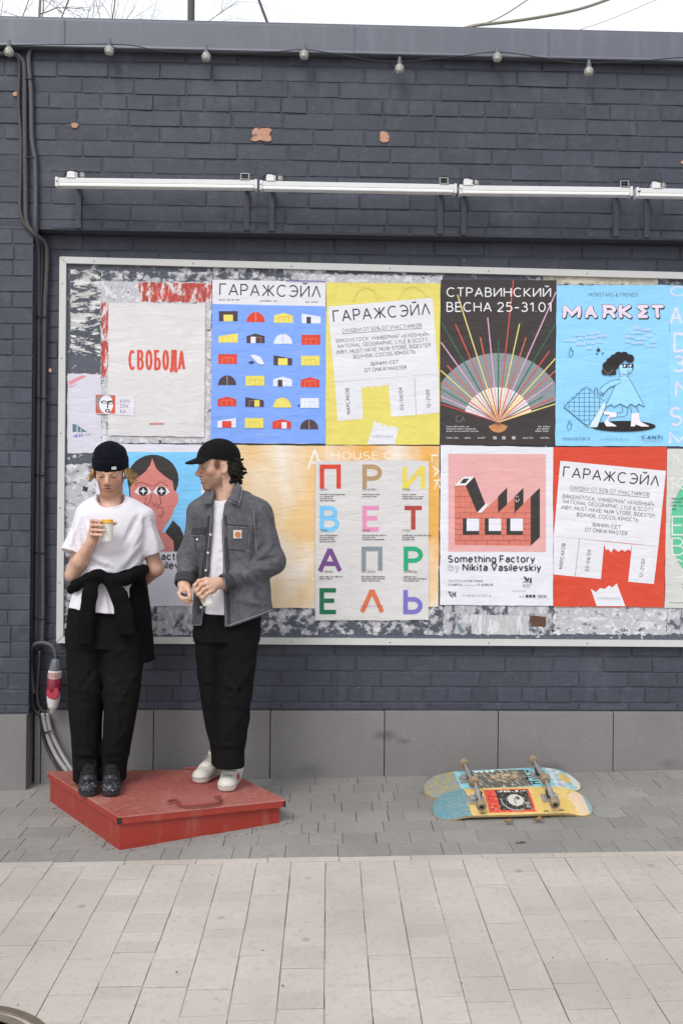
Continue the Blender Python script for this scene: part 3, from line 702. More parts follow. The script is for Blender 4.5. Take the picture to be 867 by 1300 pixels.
# two tear-off posters, yellow and red
TX = [('СКИДКИ ОТ 50% ОТ УЧАСТНИКОВ', 0), ('BIRKENSTOCK, УНИВЕРМАГ «ХЛЕБНЫЙ»,', 1), ('NATIONAL GEOGRAPHIC, LYLE & SCOTT,', 2), ('JNBY, MUST HAVE, NUW STORE, RIDESTEP,', 3), ('ВОЛЧОК, COCOS, ЮНОСТЬ', 4), ('ВИНИЛ-СЕТ', 5), ('ОТ ONKAI MASTER', 6)]
def tear(a, main, strips, gap, scrap, title, lines, vert, perf, cap, tcap, marks):
    a.poly(main, WH)
    for q in strips: a.poly(q, WH)
    a.poly(gap, WH); a.poly(scrap, WH)
    a.text('ГАРАЖСЭЙЛ', *title, tcap, DK, .115)
    for (st, i) in TX: a.text(st, *lines[i], cap, '#48444a', .11)
    p, q = np.array(lines[0], float); d = np.array([0, 7]); a.line(p + d, q + d, 2.2, '#48444a')
    for st, i in (('МАРСАКОВ', 0), ('03—04/04', 1), ('12—21:00', 2)): a.text(st, *vert[i], cap * .95, '#48444a', .11)
    p, q = np.array(perf[0], float), np.array(perf[1], float)
    for k in range(34): a.line(p + (q - p) * k / 34, p + (q - p) * (k + .5) / 34, 2.0, '#a9a8ae')
    for l in marks: a.line(*l, 2.2, '#8f8d92')
a = Art((405, 340, 5.42), [(50, 100), (835, 108), (828, 1217), (45, 1217)], '#ddd06a', YB)
tear(a, [(60, 268), (780, 205), (820, 728), (108, 785)], [[(108, 785), (288, 771), (303, 1038), (128, 1055)], [(475, 756), (656, 741), (668, 1012), (495, 1025)], [(656, 741), (820, 728), (826, 996), (668, 1012)]],
     [(288, 771), (290, 805), (312, 832), (335, 812), (352, 826), (385, 814), (412, 820), (440, 806), (477, 806), (475, 756)],
     [(382, 1050), (402, 1072), (418, 1062), (438, 1086), (455, 1076), (472, 1096), (500, 1086), (545, 1106), (522, 1214), (332, 1214)],
     ((98, 377), (766, 323)), [((158, 446), (706, 408)), ((118, 517), (762, 468)), ((130, 554), (755, 506)), ((116, 594), (775, 545)), ((238, 625), (662, 590)), ((358, 675), (548, 660)), ((313, 718), (602, 697))],
     [((216, 1006), (206, 826)), ((583, 976), (573, 822)), ((768, 962), (758, 838))], ((112, 783), (818, 729)), 27, 84, [((656, 752), (668, 1012))])
spaced(a, SP, 362, 510, 1166, 13, GR)
a.path([(235, 235), (265, 165), (320, 135), (380, 165), (405, 225)], 3, '#cfc065', 5); a.path([(545, 215), (590, 150), (650, 130), (710, 160), (740, 205)], 3, '#cfc065', 5)
a.done('poster', 'yellow poster showing a tilted white notice with torn-off tabs')
RKW = dict()
a = Art((695, 555, 4.907), [(35, 62), (742, 60), (724, 1060), (35, 1055)], '#cf4730', YB)
tear(a, [(78, 147), (735, 210), (688, 680), (37, 615)], [[(37, 615), (197, 632), (170, 868), (36, 855)], [(197, 632), (352, 650), (330, 884), (170, 868)], [(525, 668), (688, 680), (660, 915), (500, 900)]],
     [(352, 650), (352, 672), (362, 704), (376, 698), (394, 719), (410, 692), (440, 715), (460, 700), (480, 713), (500, 699), (518, 711), (525, 668)],
     [(268, 945), (300, 966), (325, 940), (355, 946), (380, 924), (400, 936), (430, 912), (482, 1052), (304, 1052)],
     ((92, 250), (692, 309)), [((138, 326), (632, 370)), ((92, 379), (668, 432)), ((95, 412), (662, 467)), ((78, 447), (672, 504)), ((180, 493), (562, 529)), ((278, 556), (453, 574)), ((230, 587), (493, 612))],
     [((92, 822), (112, 662)), ((255, 838), (271, 702)), ((592, 876), (606, 760))], ((42, 617), (686, 680)), 25, 70, [((197, 632), (170, 868)), ((523, 672), (518, 711))])
spaced(a, SP, 310, 450, 1010, 12, GR)
a.done('poster', 'red poster showing a tilted white notice with torn-off tabs')

# black fan poster
a = Art((550, 340, 5.42), [(52, 82), (845, 84), (835, 1220), (48, 1218)], '#3b3434', YB)
H = np.array((445., 1062.)); ga, wh2 = '#868d93', '#dfe0e2'
A = np.radians(np.linspace(18, 162.5, 60)); arc = [(min(max(H[0] + 476 * math.cos(t), 52), 838), H[1] - 476 * math.sin(t)) for t in A]
a.poly([tuple(H)] + arc, ga); a.ell(*H, 240, 240, wh2, 18, 162.5)
for k in range(12):
    if k % 2 == 0: a.ell(*H, 238, 238, ('#e6dfd0', '#e3d3d8', '#e8e0c6')[k % 3], 18 + k * 12.04, 18 + (k + 1) * 12.04, 6)
for (x, y, c) in ((52, 938, '#b9463f'), (52, 885, '#d8a5c0'), (52, 833, '#3c7259'), (65, 785, '#d2694c'), (50, 705, '#e0cf7a'), (95, 672, '#d2694c'), (52, 512, '#d8a5c0'), (52, 370, '#2e6a4e'), (150, 385, '#cc5347'), (165, 185, '#e0cf7a'),
                  (322, 478, '#d2694c'), (373, 342, '#d8a5c0'), (447, 500, '#2e6a4e'), (550, 82, '#cc5347'), (592, 385, '#e0cf7a'), (637, 478, '#cc6a4c'), (843, 165, '#d8a5c0'), (838, 385, '#2e6a4e'), (798, 572, '#cc5347'), (838, 624, '#e0cf7a'), (837, 709, '#d2694c'),
                  (820, 788, '#d8a5c0'), (752, 885, '#3c7259'), (830, 895, '#cc5347'), (836, 937, '#e0cf7a')): a.line(tuple(H), (x, y), 8, c)
a.ell(*H, 71, 71, '#d1955f', 203, 337, 20)
for k in range(9): t = math.radians(208 + k * 15.5); a.line(tuple(H), (H[0] + 69 * math.cos(t), H[1] - 69 * math.sin(t)), 3.5, '#7b4b39')
a.text('СТРАВИНСКИЙ', (90, 200), (808, 202), 66, '#e4e4e6', .115); a.text('ВЕСНА 25–31.01', (90, 303), (812, 304), 68, '#e4e4e6', .115)
for i in range(3): a.fine(88, (258, 295, 312)[i], 1097 + 16 * i, 11, '#bdb9b9'); a.fine((720, 712, 700)[i], 797, 1097 + 16 * i, 11, '#bdb9b9')
for x0, x1 in ((88, 175), (213, 260), (305, 370), (613, 685), (735, 795)): a.fine(x0, x1, 1176, 14, '#aaa6a6')
for x in (410, 472, 540): a.rect(x, 1160, x + 24, 1180, '#bdb9b9'); a.line((x + 4, 1176), (x + 20, 1164), 3, DK)
a.path([(178, 1018), (160, 1025), (156, 1050), (172, 1060), (184, 1050)], 7, '#6d6869', 4); a.path([(190, 1062), (202, 1018), (216, 1060)], 7, '#6d6869'); a.line((194, 1046), (212, 1044), 6, '#6d6869')
a.done('poster', 'dark brown poster with a fan of coloured lines')

# sky blue market poster
SB, LN, PK = '#8fcdf2', '#33566e', '#e3d3e3'
a = Art((700, 330, 5.192), [(32, 165), (776, 166), (772, 1228), (25, 1225)], SB, YB)
a.text('MONSTARS & FRIENDS', (243, 242), (567, 242), 25, '#3a4a60', .11)
for dx, dy, c, wt in ((5, 7, '#2b2b33', .25), (0, 0, '#4a4652', .27), (0, 0, PK, .215)):
    g = (.36 - wt) * 45
    for k, (ch, x0, x1) in enumerate((('M', 62, 196), ('A', 210, 306), ('R', 326, 428), ('K', 436, 534), ('Σ', 548, 642), ('T', 650, 746))):
        w_, ss = GL[ch]; h = 104; W0 = (x1 - x0) / h; bend = .06 * (-1) ** k
        sk = [[((.18 + u / w_ * (W0 - .36)) + bend * math.sin(3 * v_), .18 + v_ * .64) for u, v_ in np.vstack([np.linspace(t_[i], t_[i + 1], 4) for i in range(len(t_) - 1)])] for t_ in ss]
        a._strokes(sk, wt, lambda u, v_: (x0 + dx + u * h, 391 + dy - v_ * h), c)
        for t_ in sk:
            for q in (t_[0], t_[-1]): a.ell(x0 + dx + q[0] * h, 391 + dy - q[1] * h, wt * h / 2, wt * h / 2, c, n=14)
for i in range(4):
    x0, x1 = ((155, 310), (75, 395), (160, 335), (230, 270))[i]; a.fine(x0, x1, 508 + 30 * i - (x0 - 75) * .06, 21, '#bcd5f0', -.13)
    x0, x1 = ((540, 690), (520, 690), (480, 690), (480, 690))[i]; a.fine(x0, x1, 452 + 31 * i + (x0 - 480) * .1, 21, '#bcd5f0', .2)
a.poly([(292, 602), (308, 575), (322, 602)], '#2b2b33'); a.ell(298, 618, 5, 6, '#2b2b33'); a.line((330, 622), (342, 608), 5, '#2b2b33')
for (x, y) in ((128, 610), (118, 1092)): a.path([(x - 12, y + 30), (x - 14, y), (x, y - 38), (x + 2, y - 8), (x + 14, y - 15), (x + 8, y + 15), (x - 4, y + 32)], 3, LN, 3)
# the figure: bag, shadow, boots, legs, dress, arm, head, hair
a.ell(472, 1096, 213, 36, '#241c1c')
a.poly([(80, 968), (228, 834), (350, 935), (350, 960), (240, 1100)], SB)
bag = np.array([(80, 968), (228, 834), (348, 936), (238, 1100)], float)
for k in range(9):
    t = k / 8
    x = 80 + t * 268; a.line((x, 968 - 134 * min(1, t * 268 / 148) + max(0, t * 268 - 148) * .85), (x, 968 + 132 * min(1, t * 268 / 158) - max(0, t * 268 - 158) * 1.49), 3.2, '#2d5a7c')
    y = 850 + t * 235; hw = 1 - abs(t - .45) / .6; a.line((228 - 148 * hw, y), (234 + 112 * hw, y), 3.2, '#2d5a7c')
a.path(np.r_[bag, bag[:1]], 4, LN)
a.poly([(345, 935), (358, 960), (300, 1102), (244, 1102)], '#cfe2f2'); a.path([(358, 960), (300, 1102)], 3, LN)
a.poly([(342, 998), (425, 1005), (425, 1036), (380, 1040), (372, 1062), (425, 1092), (425, 1097), (360, 1097), (345, 1070), (382, 1022), (345, 1018)], '#ece3ea'); a.poly([(528, 1010), (572, 1008), (584, 1066), (640, 1094), (640, 1098), (590, 1098), (552, 1084), (548, 1097), (520, 1097)], '#ece3ea')
for q in ([(425, 1008), (465, 1000), (462, 965)], [(425, 1034), (490, 1025), (502, 968)], [(528, 1010), (515, 962)], [(572, 1008), (555, 960)]): a.path(q, 3.2, LN, 5)
a.poly([(452, 760), (500, 762), (612, 968), (572, 948), (552, 966), (518, 948), (496, 970), (450, 946), (410, 970), (392, 952), (352, 968)], '#9cd5f5')
a.path([(452, 762), (352, 968), (392, 952), (410, 970), (450, 946), (496, 970), (518, 948), (552, 966), (572, 948), (612, 968), (500, 762)], 3.2, LN)
a.poly([(455, 790), (400, 795), (340, 828), (318, 860), (340, 880), (380, 842), (458, 812)], '#9cd5f5'); a.path([(458, 790), (400, 795), (340, 828), (318, 858)], 3.2, LN, 4); a.path([(340, 882), (378, 842), (440, 815), (458, 805)], 3.2, LN, 4)
a.path([(278, 868), (288, 842), (302, 850), (300, 870), (318, 885), (340, 880), (338, 892), (318, 895)], 4, LN, 2)
a.poly([(438, 690), (530, 680), (526, 738), (500, 752), (500, 765), (448, 765), (448, 735)], '#a5d8f4'); a.path([(442, 700), (450, 745), (490, 752), (522, 735), (536, 712), (526, 700)], 3, LN, 4); a.path([(446, 752), (462, 770), (478, 754), (494, 770), (502, 754)], 3.5, LN)
for (x, y, r) in ((515, 650, 28), (478, 634, 30), (440, 632, 28), (412, 652, 30), (385, 672, 28), (362, 698, 28), (400, 700, 34), (352, 735, 24), (385, 735, 26), (425, 690, 24), (410, 742, 16), (450, 655, 28)): a.ell(x, y, r, r, '#241f20', n=16)
a.path([(342, 722), (372, 750), (404, 722)], 7, '#6b5c58', 4)
a.rect(466, 684, 500, 712, '#23242c'); a.rect(504, 684, 538, 710, '#23242c'); a.line((440, 688), (538, 685), 5, '#23242c'); a.poly([(476, 690), (490, 690), (482, 706), (472, 706)], '#c9d9e8'); a.poly([(514, 690), (528, 690), (520, 705), (510, 705)], '#c9d9e8'); a.path([(495, 738), (508, 730), (516, 733)], 3, LN)
a.text('monstars', (70, 1186), (250, 1186), 22, '#4a7490'); spaced(a, SP, 320, 508, 1187, 13, '#4a7490'); a.text('CANTI', (593, 1180), (728, 1181), 23, '#33506a', .17); a.fine(596, 728, 1193, 5, '#7ba9c6')
a.done('poster', 'sky blue market poster with a line-drawn walking woman and checked bag')

# sheet cut off by the right edge of the photo
a = Art((700, 330, 5.192), [(776, 167), (1500, 176), (1490, 1236), (771, 1228)], '#93cff2', YB + .0004)
for ch, x0, y0, x1, y1_ in (('C', 780, 172, 880, 240), ('A', 776, 305, 862, 425), ('D', 800, 478, 905, 610), ('3', 800, 630, 880, 742), ('N', 812, 795, 920, 910), ('S', 775, 968, 862, 1096), ('M', 772, 1130, 900, 1224)):
    a.fit(ch, x0, y0, x1, y1_, '#d3d6ea', .13)
a.done('poster', 'sky blue sheet with big pale letters, cut by the right edge of the photo')
a = Art((695, 555, 4.907), [(744, 72), (1440, 80), (1425, 1075), (726, 1064)], '#c9cac6', YB + .0004)
a.ell(905, 560, 143, 290, '#5fbb94')
for ch, x0, y0, x1, y1_ in (('M', 780, 100, 900, 200), ('K', 770, 235, 870, 345), ('E', 770, 490, 845, 612), ('B', 770, 625, 850, 738), ('S', 765, 760, 850, 880)): a.fit(ch, x0, y0, x1, y1_, '#d9dad8', .07)
for i in range(4): a.fine(770, (860, 830, 870, 800)[i], 388 + 22 * i, 12, '#3d6b58')
a.fine(755, 900, 1034, 7, GR); a.fine(838, 900, 920, 10, GR); a.fine(838, 880, 945, 10, GR)
a.done('poster', 'pale grey poster with a green oval, cut by the right edge of the photo')

# the two factory posters
BKF = '#34312f'
def factory_text(a, dx=0, dy=0, x1=630):
    a.text('Something Factory', (90 + dx, 782 + dy), (630 + dx, 782 + dy), 47, '#2d2c30', .165)
    a.text('by', (92 + dx, 834 + dy), (160 + dx, 834 + dy), 47, '#a9a8ae', .2); a.text('by', (95 + dx, 832 + dy), (157 + dx, 832 + dy), 43, '#dcdce4', .07)
    a.text('Nikita Vasilevskiy', (180 + dx, 834 + dy), (668 + dx, 836 + dy), 47, '#2d2c30', .165)
    a.text('Экспозиция', (92 + dx, 902 + dy), (210 + dx, 902 + dy), 14, '#98969c'); a.text('на улице', (218 + dx, 902 + dy), (306 + dx, 903 + dy), 14, '#4a494e', .15)
    a.text('17 марта', (90 + dx, 927 + dy), (178 + dx, 927 + dy), 14, '#4a494e', .15); a.line((184 + dx, 922 + dy), (264 + dx, 922 + dy), 2, '#a09ea4'); a.text('17 апреля', (270 + dx, 927 + dy), (368 + dx, 927 + dy), 14, '#4a494e', .15)
    spaced(a, SP, 185 + dx, 360 + dx, 993 + dy, 13, GR)
a = Art((550, 555, 4.907), [(45, 50), (745, 62), (745, 1050), (40, 1045)], '#dcdce4', YB + .0003)
a.rect(92, 103, 700, 713, '#dba5a4', .004)
SA = '#cf7767'
a.poly([(132, 303), (205, 303), (272, 470), (300, 470), (402, 375), (402, 470), (505, 372), (505, 470), (605, 370), (605, 677), (132, 672)], SA)
ml = '#8f4d45'
for i, y in enumerate((335, 369, 403, 437, 471, 505, 540, 574, 608, 642)):
    xe = 605 if y > 465 else 132 + 75 + (y - 303) * .4
    a.line((132, y), (xe, y), 2.2, ml)
    if y > 403 and y < 465: a.line((335 + (471 - y), y), (402, y), 2.2, ml); a.line((440 + (471 - y), y), (505, y), 2.2, ml); a.line((545 + (471 - y) * .9, y), (605, y), 2.2, ml)
    for k in range(9):
        x = 165 + 68 * k + (34 if i % 2 else 0)
        if x < xe - 6 and not (505 <= y < 600 and any(u - 8 < x < u + 106 for u in (183, 320, 455))): a.line((x, y), (x, y + 34), 2.2, ml)
a.poly([(200, 301), (255, 245), (322, 416), (272, 470)], BKF); a.poly([(132, 302), (187, 248), (256, 245), (203, 300)], '#e2e0e4'); a.poly([(165, 287), (188, 258), (224, 258), (198, 288)], BKF); a.poly([(272, 470), (322, 418), (347, 415), (300, 470)], '#dcdce4')
for q in ([(402, 370), (458, 315), (458, 418), (402, 470)], [(505, 370), (560, 315), (560, 415), (505, 470)], [(605, 370), (662, 315), (662, 622), (605, 677)]): a.poly(q, BKF)
for x in (183, 320, 455): a.rect(x, 507, x + 101, 607, BKF); a.rect(x + 24, 507, x + 101, 584, '#dcdce6')
a.path([(512, 385), (514, 400), (526, 400), (534, 385)], 4, '#cfcdd0', 4); a.line((516, 366), (516, 376), 4, '#cfcdd0'); a.line((526, 364), (527, 374), 4, '#cfcdd0')
factory_text(a)
for q in ([(560, 868), (572, 868), (590, 895), (576, 895)], [(586, 880), (594, 872), (594, 890), (586, 895)], [(600, 880), (610, 872), (610, 910), (600, 906)]): a.poly(q, '#3a393d')
a.fine(557, 612, 905, 8, '#3a393d'); a.fine(557, 610, 922, 6, GR); a.fine(557, 600, 932, 6, GR); a.line((488, 958), (575, 958), 2, GR)
a.path([(92, 968), (100, 962), (106, 972), (98, 980)], 6, '#3a393d', 3); a.path([(118, 962), (124, 985), (140, 965), (130, 985), (142, 992)], 6, '#3a393d', 2); a.path([(104, 990), (112, 985), (120, 998)], 6, '#3a393d', 2)
for x in (575, 596, 618): a.rect(x, 982, x + 15, 998, '#3a393d')
a.fine(535, 560, 995, 12, '#b9b7bd'); a.fine(650, 700, 990, 7, '#4a494e'); a.fine(650, 700, 999, 7, '#4a494e')
a.done('poster', 'white poster with a pink brick factory drawing')
a = Art((60, 540, 4.817), [(300, 112), (992, 118), (985, 1108), (296, 1100)], '#dadae4', YA)
a.rect(342, 163, 944, 773, '#7cc5f2'); FP = '#d08078'
a.ell(648, 332, 157, 153, BKF); a.poly([(495, 320), (560, 330), (560, 520), (505, 440)], BKF)
a.poly([(643, 200), (668, 265), (720, 312), (768, 342), (776, 395), (802, 420), (804, 468), (782, 502), (766, 552), (702, 650), (745, 668), (772, 705), (776, 772), (560, 772), (620, 640), (560, 540), (512, 432), (508, 380), (540, 330), (600, 285), (630, 245)], FP)
a.poly([(770, 580), (815, 625), (842, 690), (842, 772), (777, 772), (772, 705), (722, 655)], BKF); a.poly([(560, 772), (600, 680), (560, 640), (500, 660), (470, 772)], BKF)
for ex, s in ((588, 1), (700, 1)):
    a.poly([(ex - 54, 408), (ex - 30, 380), (ex, 370), (ex + 30, 382), (ex + 52, 408), (ex + 25, 425), (ex - 25, 425)], '#e6e2e6'); a.ell(ex, 402, 29, 29, '#2c2a2c', n=20)
    a.poly([(ex, 380), (ex + 6, 396), (ex + 21, 402), (ex + 6, 408), (ex, 424), (ex - 6, 408), (ex - 21, 402), (ex - 6, 396)], '#e9e6ea')
LF = '#6e3a38'
for q in ([(535, 372), (575, 350), (640, 372)], [(650, 372), (700, 348), (742, 372)], [(640, 420), (628, 470), (600, 490), (606, 440)], [(668, 505), (690, 500), (712, 515), (700, 560), (680, 548)], [(640, 470), (660, 495), (665, 470)], [(690, 430), (695, 480), (668, 490)]): a.path(q, 4, LF, 5)
factory_text(a, 250, 43)
a.done('poster', 'white poster with a pink long-nosed face on blue, between the two men')

# cream and orange posters, then the coloured letters in front of them
a = Art((210, 540, 4.817), [(270, 118), (978, 125), (965, 1118), (262, 1112)], '#e3bf88', YA - .0006, kind='wash')
a.fit('A', 865, 140, 960, 275, '#e6e2dc', .1); a.fit('T', 890, 935, 975, 1060, '#e6e0d4', .12)
a.done('poster', 'cream and orange watercolour poster right of the man in the grey jacket')
a = Art((390, 555, 4.907), [(113, 50), (823, 55), (815, 1056), (110, 1052)], '#e0a850', YB + .0004, kind='wash')
a.text('HOUSE OF', (150, 140), (592, 140), 50, '#ece3d0', .11); a.text('LAK', (772, 110), (790, 330), 42, '#ece3d0', .11)
a.done('poster', 'orange poster mostly hidden behind the sheet of coloured letters')
a = Art((390, 555, 4.907), [(52, 150), (600, 140), (758, 150), (756, 1140), (50, 1142)], '#cfcccc', YC, .3)
for ch, x0, y0, x1, y1_, c in (('П', 78, 170, 210, 335, '#cf4230'), ('Р', 343, 170, 466, 335, '#ab8d66'), ('И', 592, 170, 733, 335, '#dccb55'), ('В', 78, 427, 200, 590, '#76bdea'), ('Е', 343, 427, 460, 588, '#dc8cb2'), ('Т', 592, 427, 727, 590, '#a8403a'),
                               ('А', 65, 682, 218, 848, '#6f4782'), ('П', 338, 682, 468, 846, '#828b95'), ('Р', 600, 682, 720, 845, '#23a072'), ('Е', 77, 940, 193, 1103, '#126848'), ('Λ', 327, 938, 480, 1103, '#cf6d48'), ('Ь', 598, 938, 718, 1103, '#746ebc')): a.fit(ch, x0, y0, x1, y1_, c, .17)
for (x, y, st, n) in ((80, 333, '(3.04)', 4), (343, 333, '(3–4.04)', 2), (592, 333, '(4.04)', 3), (78, 588, '(9.04)', 4), (343, 588, '(11.04)', 3), (592, 588, '(17.04)', 3), (75, 845, '(17–18.04)', 2), (338, 845, '(24–25.04)', 3), (600, 845, '(апрель)', 3)):
    a.text(st, (x, y), (x + (85 if len(st) > 7 else 48), y), 15, '#3a393c', .12)
    for i in range(n): a.fine(x, x + RNG.uniform(70, 180 - 20 * i), y + 27 + 13 * i, 8, '#4f4e52')
spaced(a, SP, 330, 474, 1058, 11, '#4a494c')
a.done('poster', 'grey white poster with twelve big coloured letters')
# ================================================================== light bars over the board
M_BAR = plain('white_bar', '#d3d3d3', .35, .05, 5); M_LENS = plain('opal_lens', '#e6e6e4', .3, .03, 5); M_ARM = plain('painted_arm', '#3d404b', .55, .15, 20, .2); M_STEEL = plain('bright_steel', '#9a9a98', .3, .15, 40, metal=.9); M_BLACK = plain('black_plastic', '#1b1b1d', .45, .2, 30)
YBAR = -.262
def bar(xa, ya, xb, yb, label, arms):
    A, B = W(xa, ya, YBAR), W(xb, yb, YBAR); L = B - A; n = np.linalg.norm(L); ux = L / n; uz = np.cross(ux, (0, 1, 0)); uz = uz / np.linalg.norm(uz); uz = uz if uz[2] > 0 else -uz; uy = np.cross(uz, ux)
    ax = np.array([ux, uy, uz]); c = (A + B) / 2
    t = thing('light_bar', c, label, 'light bar', 'white light bars over the notice board')
    m = MB(); m.box(c + uz * .009, (n - .03, .05, .026), .003, ax); m.build('housing', M_BAR, t)
    m = MB(); m.box(c - uz * .0135, (n - .034, .056, .017), .005, ax); m.build('lens', M_LENS, t)
    for s in (-1, 1):
        m = MB(); m.box(c + ux * s * (n / 2 - .008), (.016, .06, .05), .003, ax); m.build('end_cap', M_BAR, t)
    for px, kind in arms:
        f = (px - xa) / (xb - xa); p = A + L * f
        m = MB()                                             # the bracket: clip, sloping arm, plate on the wall
        m.box(p + uz * .062 + np.array([0, .012, 0]), (.046, .03, .005), .001, ax); m.box(p + ux * .021 + uz * .041 + np.array([0, .012, 0]), (.006, .03, .044), .001, ax); m.box(p - ux * .021 + uz * .041 + np.array([0, .012, 0]), (.006, .03, .044), .001, ax)
        m.box(p + uz * .024, (.05, .06, .004), .001, ax); m.build('clip', M_BAR if kind else M_STEEL, t)
        w0 = np.array([p[0], -.112, p[2] - .20]); w1 = np.array([p[0], -.112, p[2] + .02])
        m = MB(); m.box((w0 + w1) / 2 - (0, .004, 0), (.031, .014, w1[2] - w0[2]), .002); m.box((p[0], (YBAR - .112) / 2, p[2] + .014), (.022, abs(YBAR + .112), .008), .002)
        m.build('bracket', M_ARM, t)
        m = MB(); m.box(p + uz * .070 + np.array([0, .012, 0]), (.040, .026, .012), .003, ax); m.box(p + uz * .036 + np.array([0, .022, 0]), (.034, .012, .034), .002, ax); m.build('clamp', M_BLACK, t)
        if kind:
            m = MB(); m.box(p + uz * .036 + ux * -.004 + np.array([0, -.004, 0]), (.042, .02, .040), .004, ax); m.build('driver_box', M_BAR, t)
            m = MB(); m.lathe([(.0, 0), (.017, .002), (.019, .012), (.019, .03), (.014, .036), (.0, .037)], p + uz * .03 + ux * .046 + np.array([0, .03, 0]), uz, 14); m.build('driver_cap', M_STEEL, t)
            m = MB(); m.tube(spline([p + ux * .03 + uz * .06, p + uz * .066 - ux * .02, p - ux * .05 + uz * .03, A + ux * .008 - np.array([0, .031, 0])], 6), .0042, 7); m.build('lead', M_BLACK, t)
bar(72, 232.5, 327, 235.5, 'light bar at the left end above the white poster', ((92, 1), (311, 0)))
bar(330, 236.5, 579, 241, 'light bar above the yellow tear-off poster', ((344, 1), (563, 0)))
bar(582, 242, 801, 244.5, 'light bar above the dark fan poster', ((594, 1), (806 - 14, 0)))
bar(805, 245.5, 1050, 249, 'light bar at the right edge of the photo', ((832, 1), (1030, 0)))

# ================================================================== string of bulbs under the roof edge
YS = -.185
t = NT('bulb_glass'); t.color(lin('#e6e6e0')); t.set(Roughness=.05, Transmission_Weight=.7, IOR=1.45); M_GLASS = t.m
M_SOCK = plain('bulb_socket', '#60636a', .5, .2, 40); M_WIRE = plain('wire_black', '#24252a', .6, .2, 30); M_BASE = plain('bulb_base', '#c9c7bc', .35, .2, 50, metal=.2)
bulbs = [(12, 60, 66), (139, 57, 64.5), (262, 65, 72.5), (386, 64, 70), (507, 80, 87.5), (631, 66, 73), (747, 83, 91)]
st = thing('string_lights', W(433, 66, YS), 'string of clear round bulbs on a thin black cable under the metal roof edge', 'string lights')
wp = [(-40, 58), (12, 57), (75, 56.5), (139, 56), (170, 58), (200, 64), (230, 66), (262, 66), (300, 67), (345, 66), (386, 63), (430, 69), (470, 76), (507, 78), (545, 75), (585, 71), (631, 66), (680, 72), (715, 78), (747, 80), (800, 78), (867, 73), (920, 72)]
m = MB(); m.tube(spline([W(*p, YS + .002) for p in wp], 6), .0028, 6); m.build('cable', M_WIRE, st)
for (x, yt, yb) in bulbs:
    c = W(x, yb + 3.2, YS - .002); bl = thing('bulb', c, None, None); bl.parent = st; bl.location = Vector(c) - st.location; del_ = None
    bl.empty_display_size = .03
    m = MB(); m.lathe([(.0, .0), (.010, .001), (.019, .006), (.0245, .016), (.026, .026), (.024, .036), (.017, .045), (.0125, .05)], c + (0, 0, -.011), (0, 0, 1), 18); g = m.build('globe', M_GLASS, bl, True)
    m = MB(); m.lathe([(.0, 0), (.013, .001), (.014, .003), (.011, .012), (.006, .018), (.0, .02)], c + (0, 0, .004), (0, 0, 1), 12); m.build('filament_mount', M_BASE, bl, True)
    m = MB(); m.lathe([(.0, 0), (.0125, .0), (.0125, .02), (.009, .024), (.008, .04), (0, .041)], c + (0, 0, .037), (0, 0, 1), 12); m.build('socket', M_SOCK, bl)

# ================================================================== conduits and cables in the corner
M_COND = plain('conduit_grey', '#4b4c51', .55, .15, 20); M_CBLK = plain('cable_black', '#232325', .5, .2, 20); M_CGRY = plain('cable_grey', '#8d8a88', .5, .12, 20); M_CBRN = plain('cable_brown', '#47443f', .6, .15, 20)
def cable(name, pts, y0, y1, r, mat, label, ridge=0, grp='cables and conduits in the wall corner'):
    n = len(pts); ys = y0 if isinstance(y0, (list, tuple)) else [y0 + (y1 - y0) * i / (n - 1) for i in range(n)]
    P = spline([W(px, py, ys[i]) for i, (px, py) in enumerate(pts)], 6); c = P[len(P) // 2].copy(); m = MB()
    m.tube(P, r, 10, ridge=ridge, pitch=.011); o = obj(name, np.array(m.v) - c, m.f, mat, None, True); o.location = Vector(c)
    return tag(o, label, 'cable', grp)
yb_ = lambda *a: list(a)
cable('conduit', [(42, 57), (37, 74), (40, 118), (41, 174), (45, 203), (46, 240), (46, 290), (49, 330), (49.5, 430), (49, 560), (47.5, 700), (46.5, 826)], yb_(-.128, -.13, -.13, -.13, -.13, -.13, -.125, -.03, -.028, -.028, -.028, -.028), 0, .0125, M_COND, 'thick smooth grey conduit, rightmost of the bundle below the roof edge')
cable('corrugated_conduit', [(-8, 68), (4, 68), (18, 68.5), (27, 74), (31.5, 88), (32, 150), (33, 240), (34.5, 281), (44, 297), (57, 308), (60, 330), (57, 405), (56, 518), (54.5, 631), (55, 763), (54, 820)], yb_(-.13, -.13, -.13, -.13, -.13, -.13, -.13, -.13, -.12, -.05, -.035, -.035, -.035, -.035, -.035, -.035), 0, .0125, M_COND, 'ribbed grey conduit bending down from the leftmost bulb into the corner', .14)
cable('cable', [(12, 66), (22, 72), (25, 84), (24, 129), (27, 174), (26.5, 230), (26, 263), (31, 283), (43, 298), (52, 309), (54, 330), (52, 420), (51, 560), (50.5, 700), (50.5, 826)], yb_(-.13, -.13, -.13, -.126, -.126, -.126, -.126, -.126, -.12, -.05, -.022, -.022, -.022, -.022, -.022), 0, .009, M_CBRN, 'thin dark cable, leftmost of the bundle below the roof edge')
cable('cable', [(45.5, 296), (46, 330), (48, 420), (48, 556), (46, 707), (44, 800), (41.5, 850), (42, 890), (46, 903), (57, 910)], yb_(-.05, -.018, -.018, -.018, -.018, -.02, -.03, -.045, -.05, -.05), 0, .010, M_CBLK, 'black cable along the inner corner of the pilaster, ending near the red plug')
cable('cable', [(51, 826), (50, 850), (48, 876), (50, 895), (58, 905), (62, 908)], -.05, -.06, .011, M_CBLK, 'short black cable looping behind the red plug')
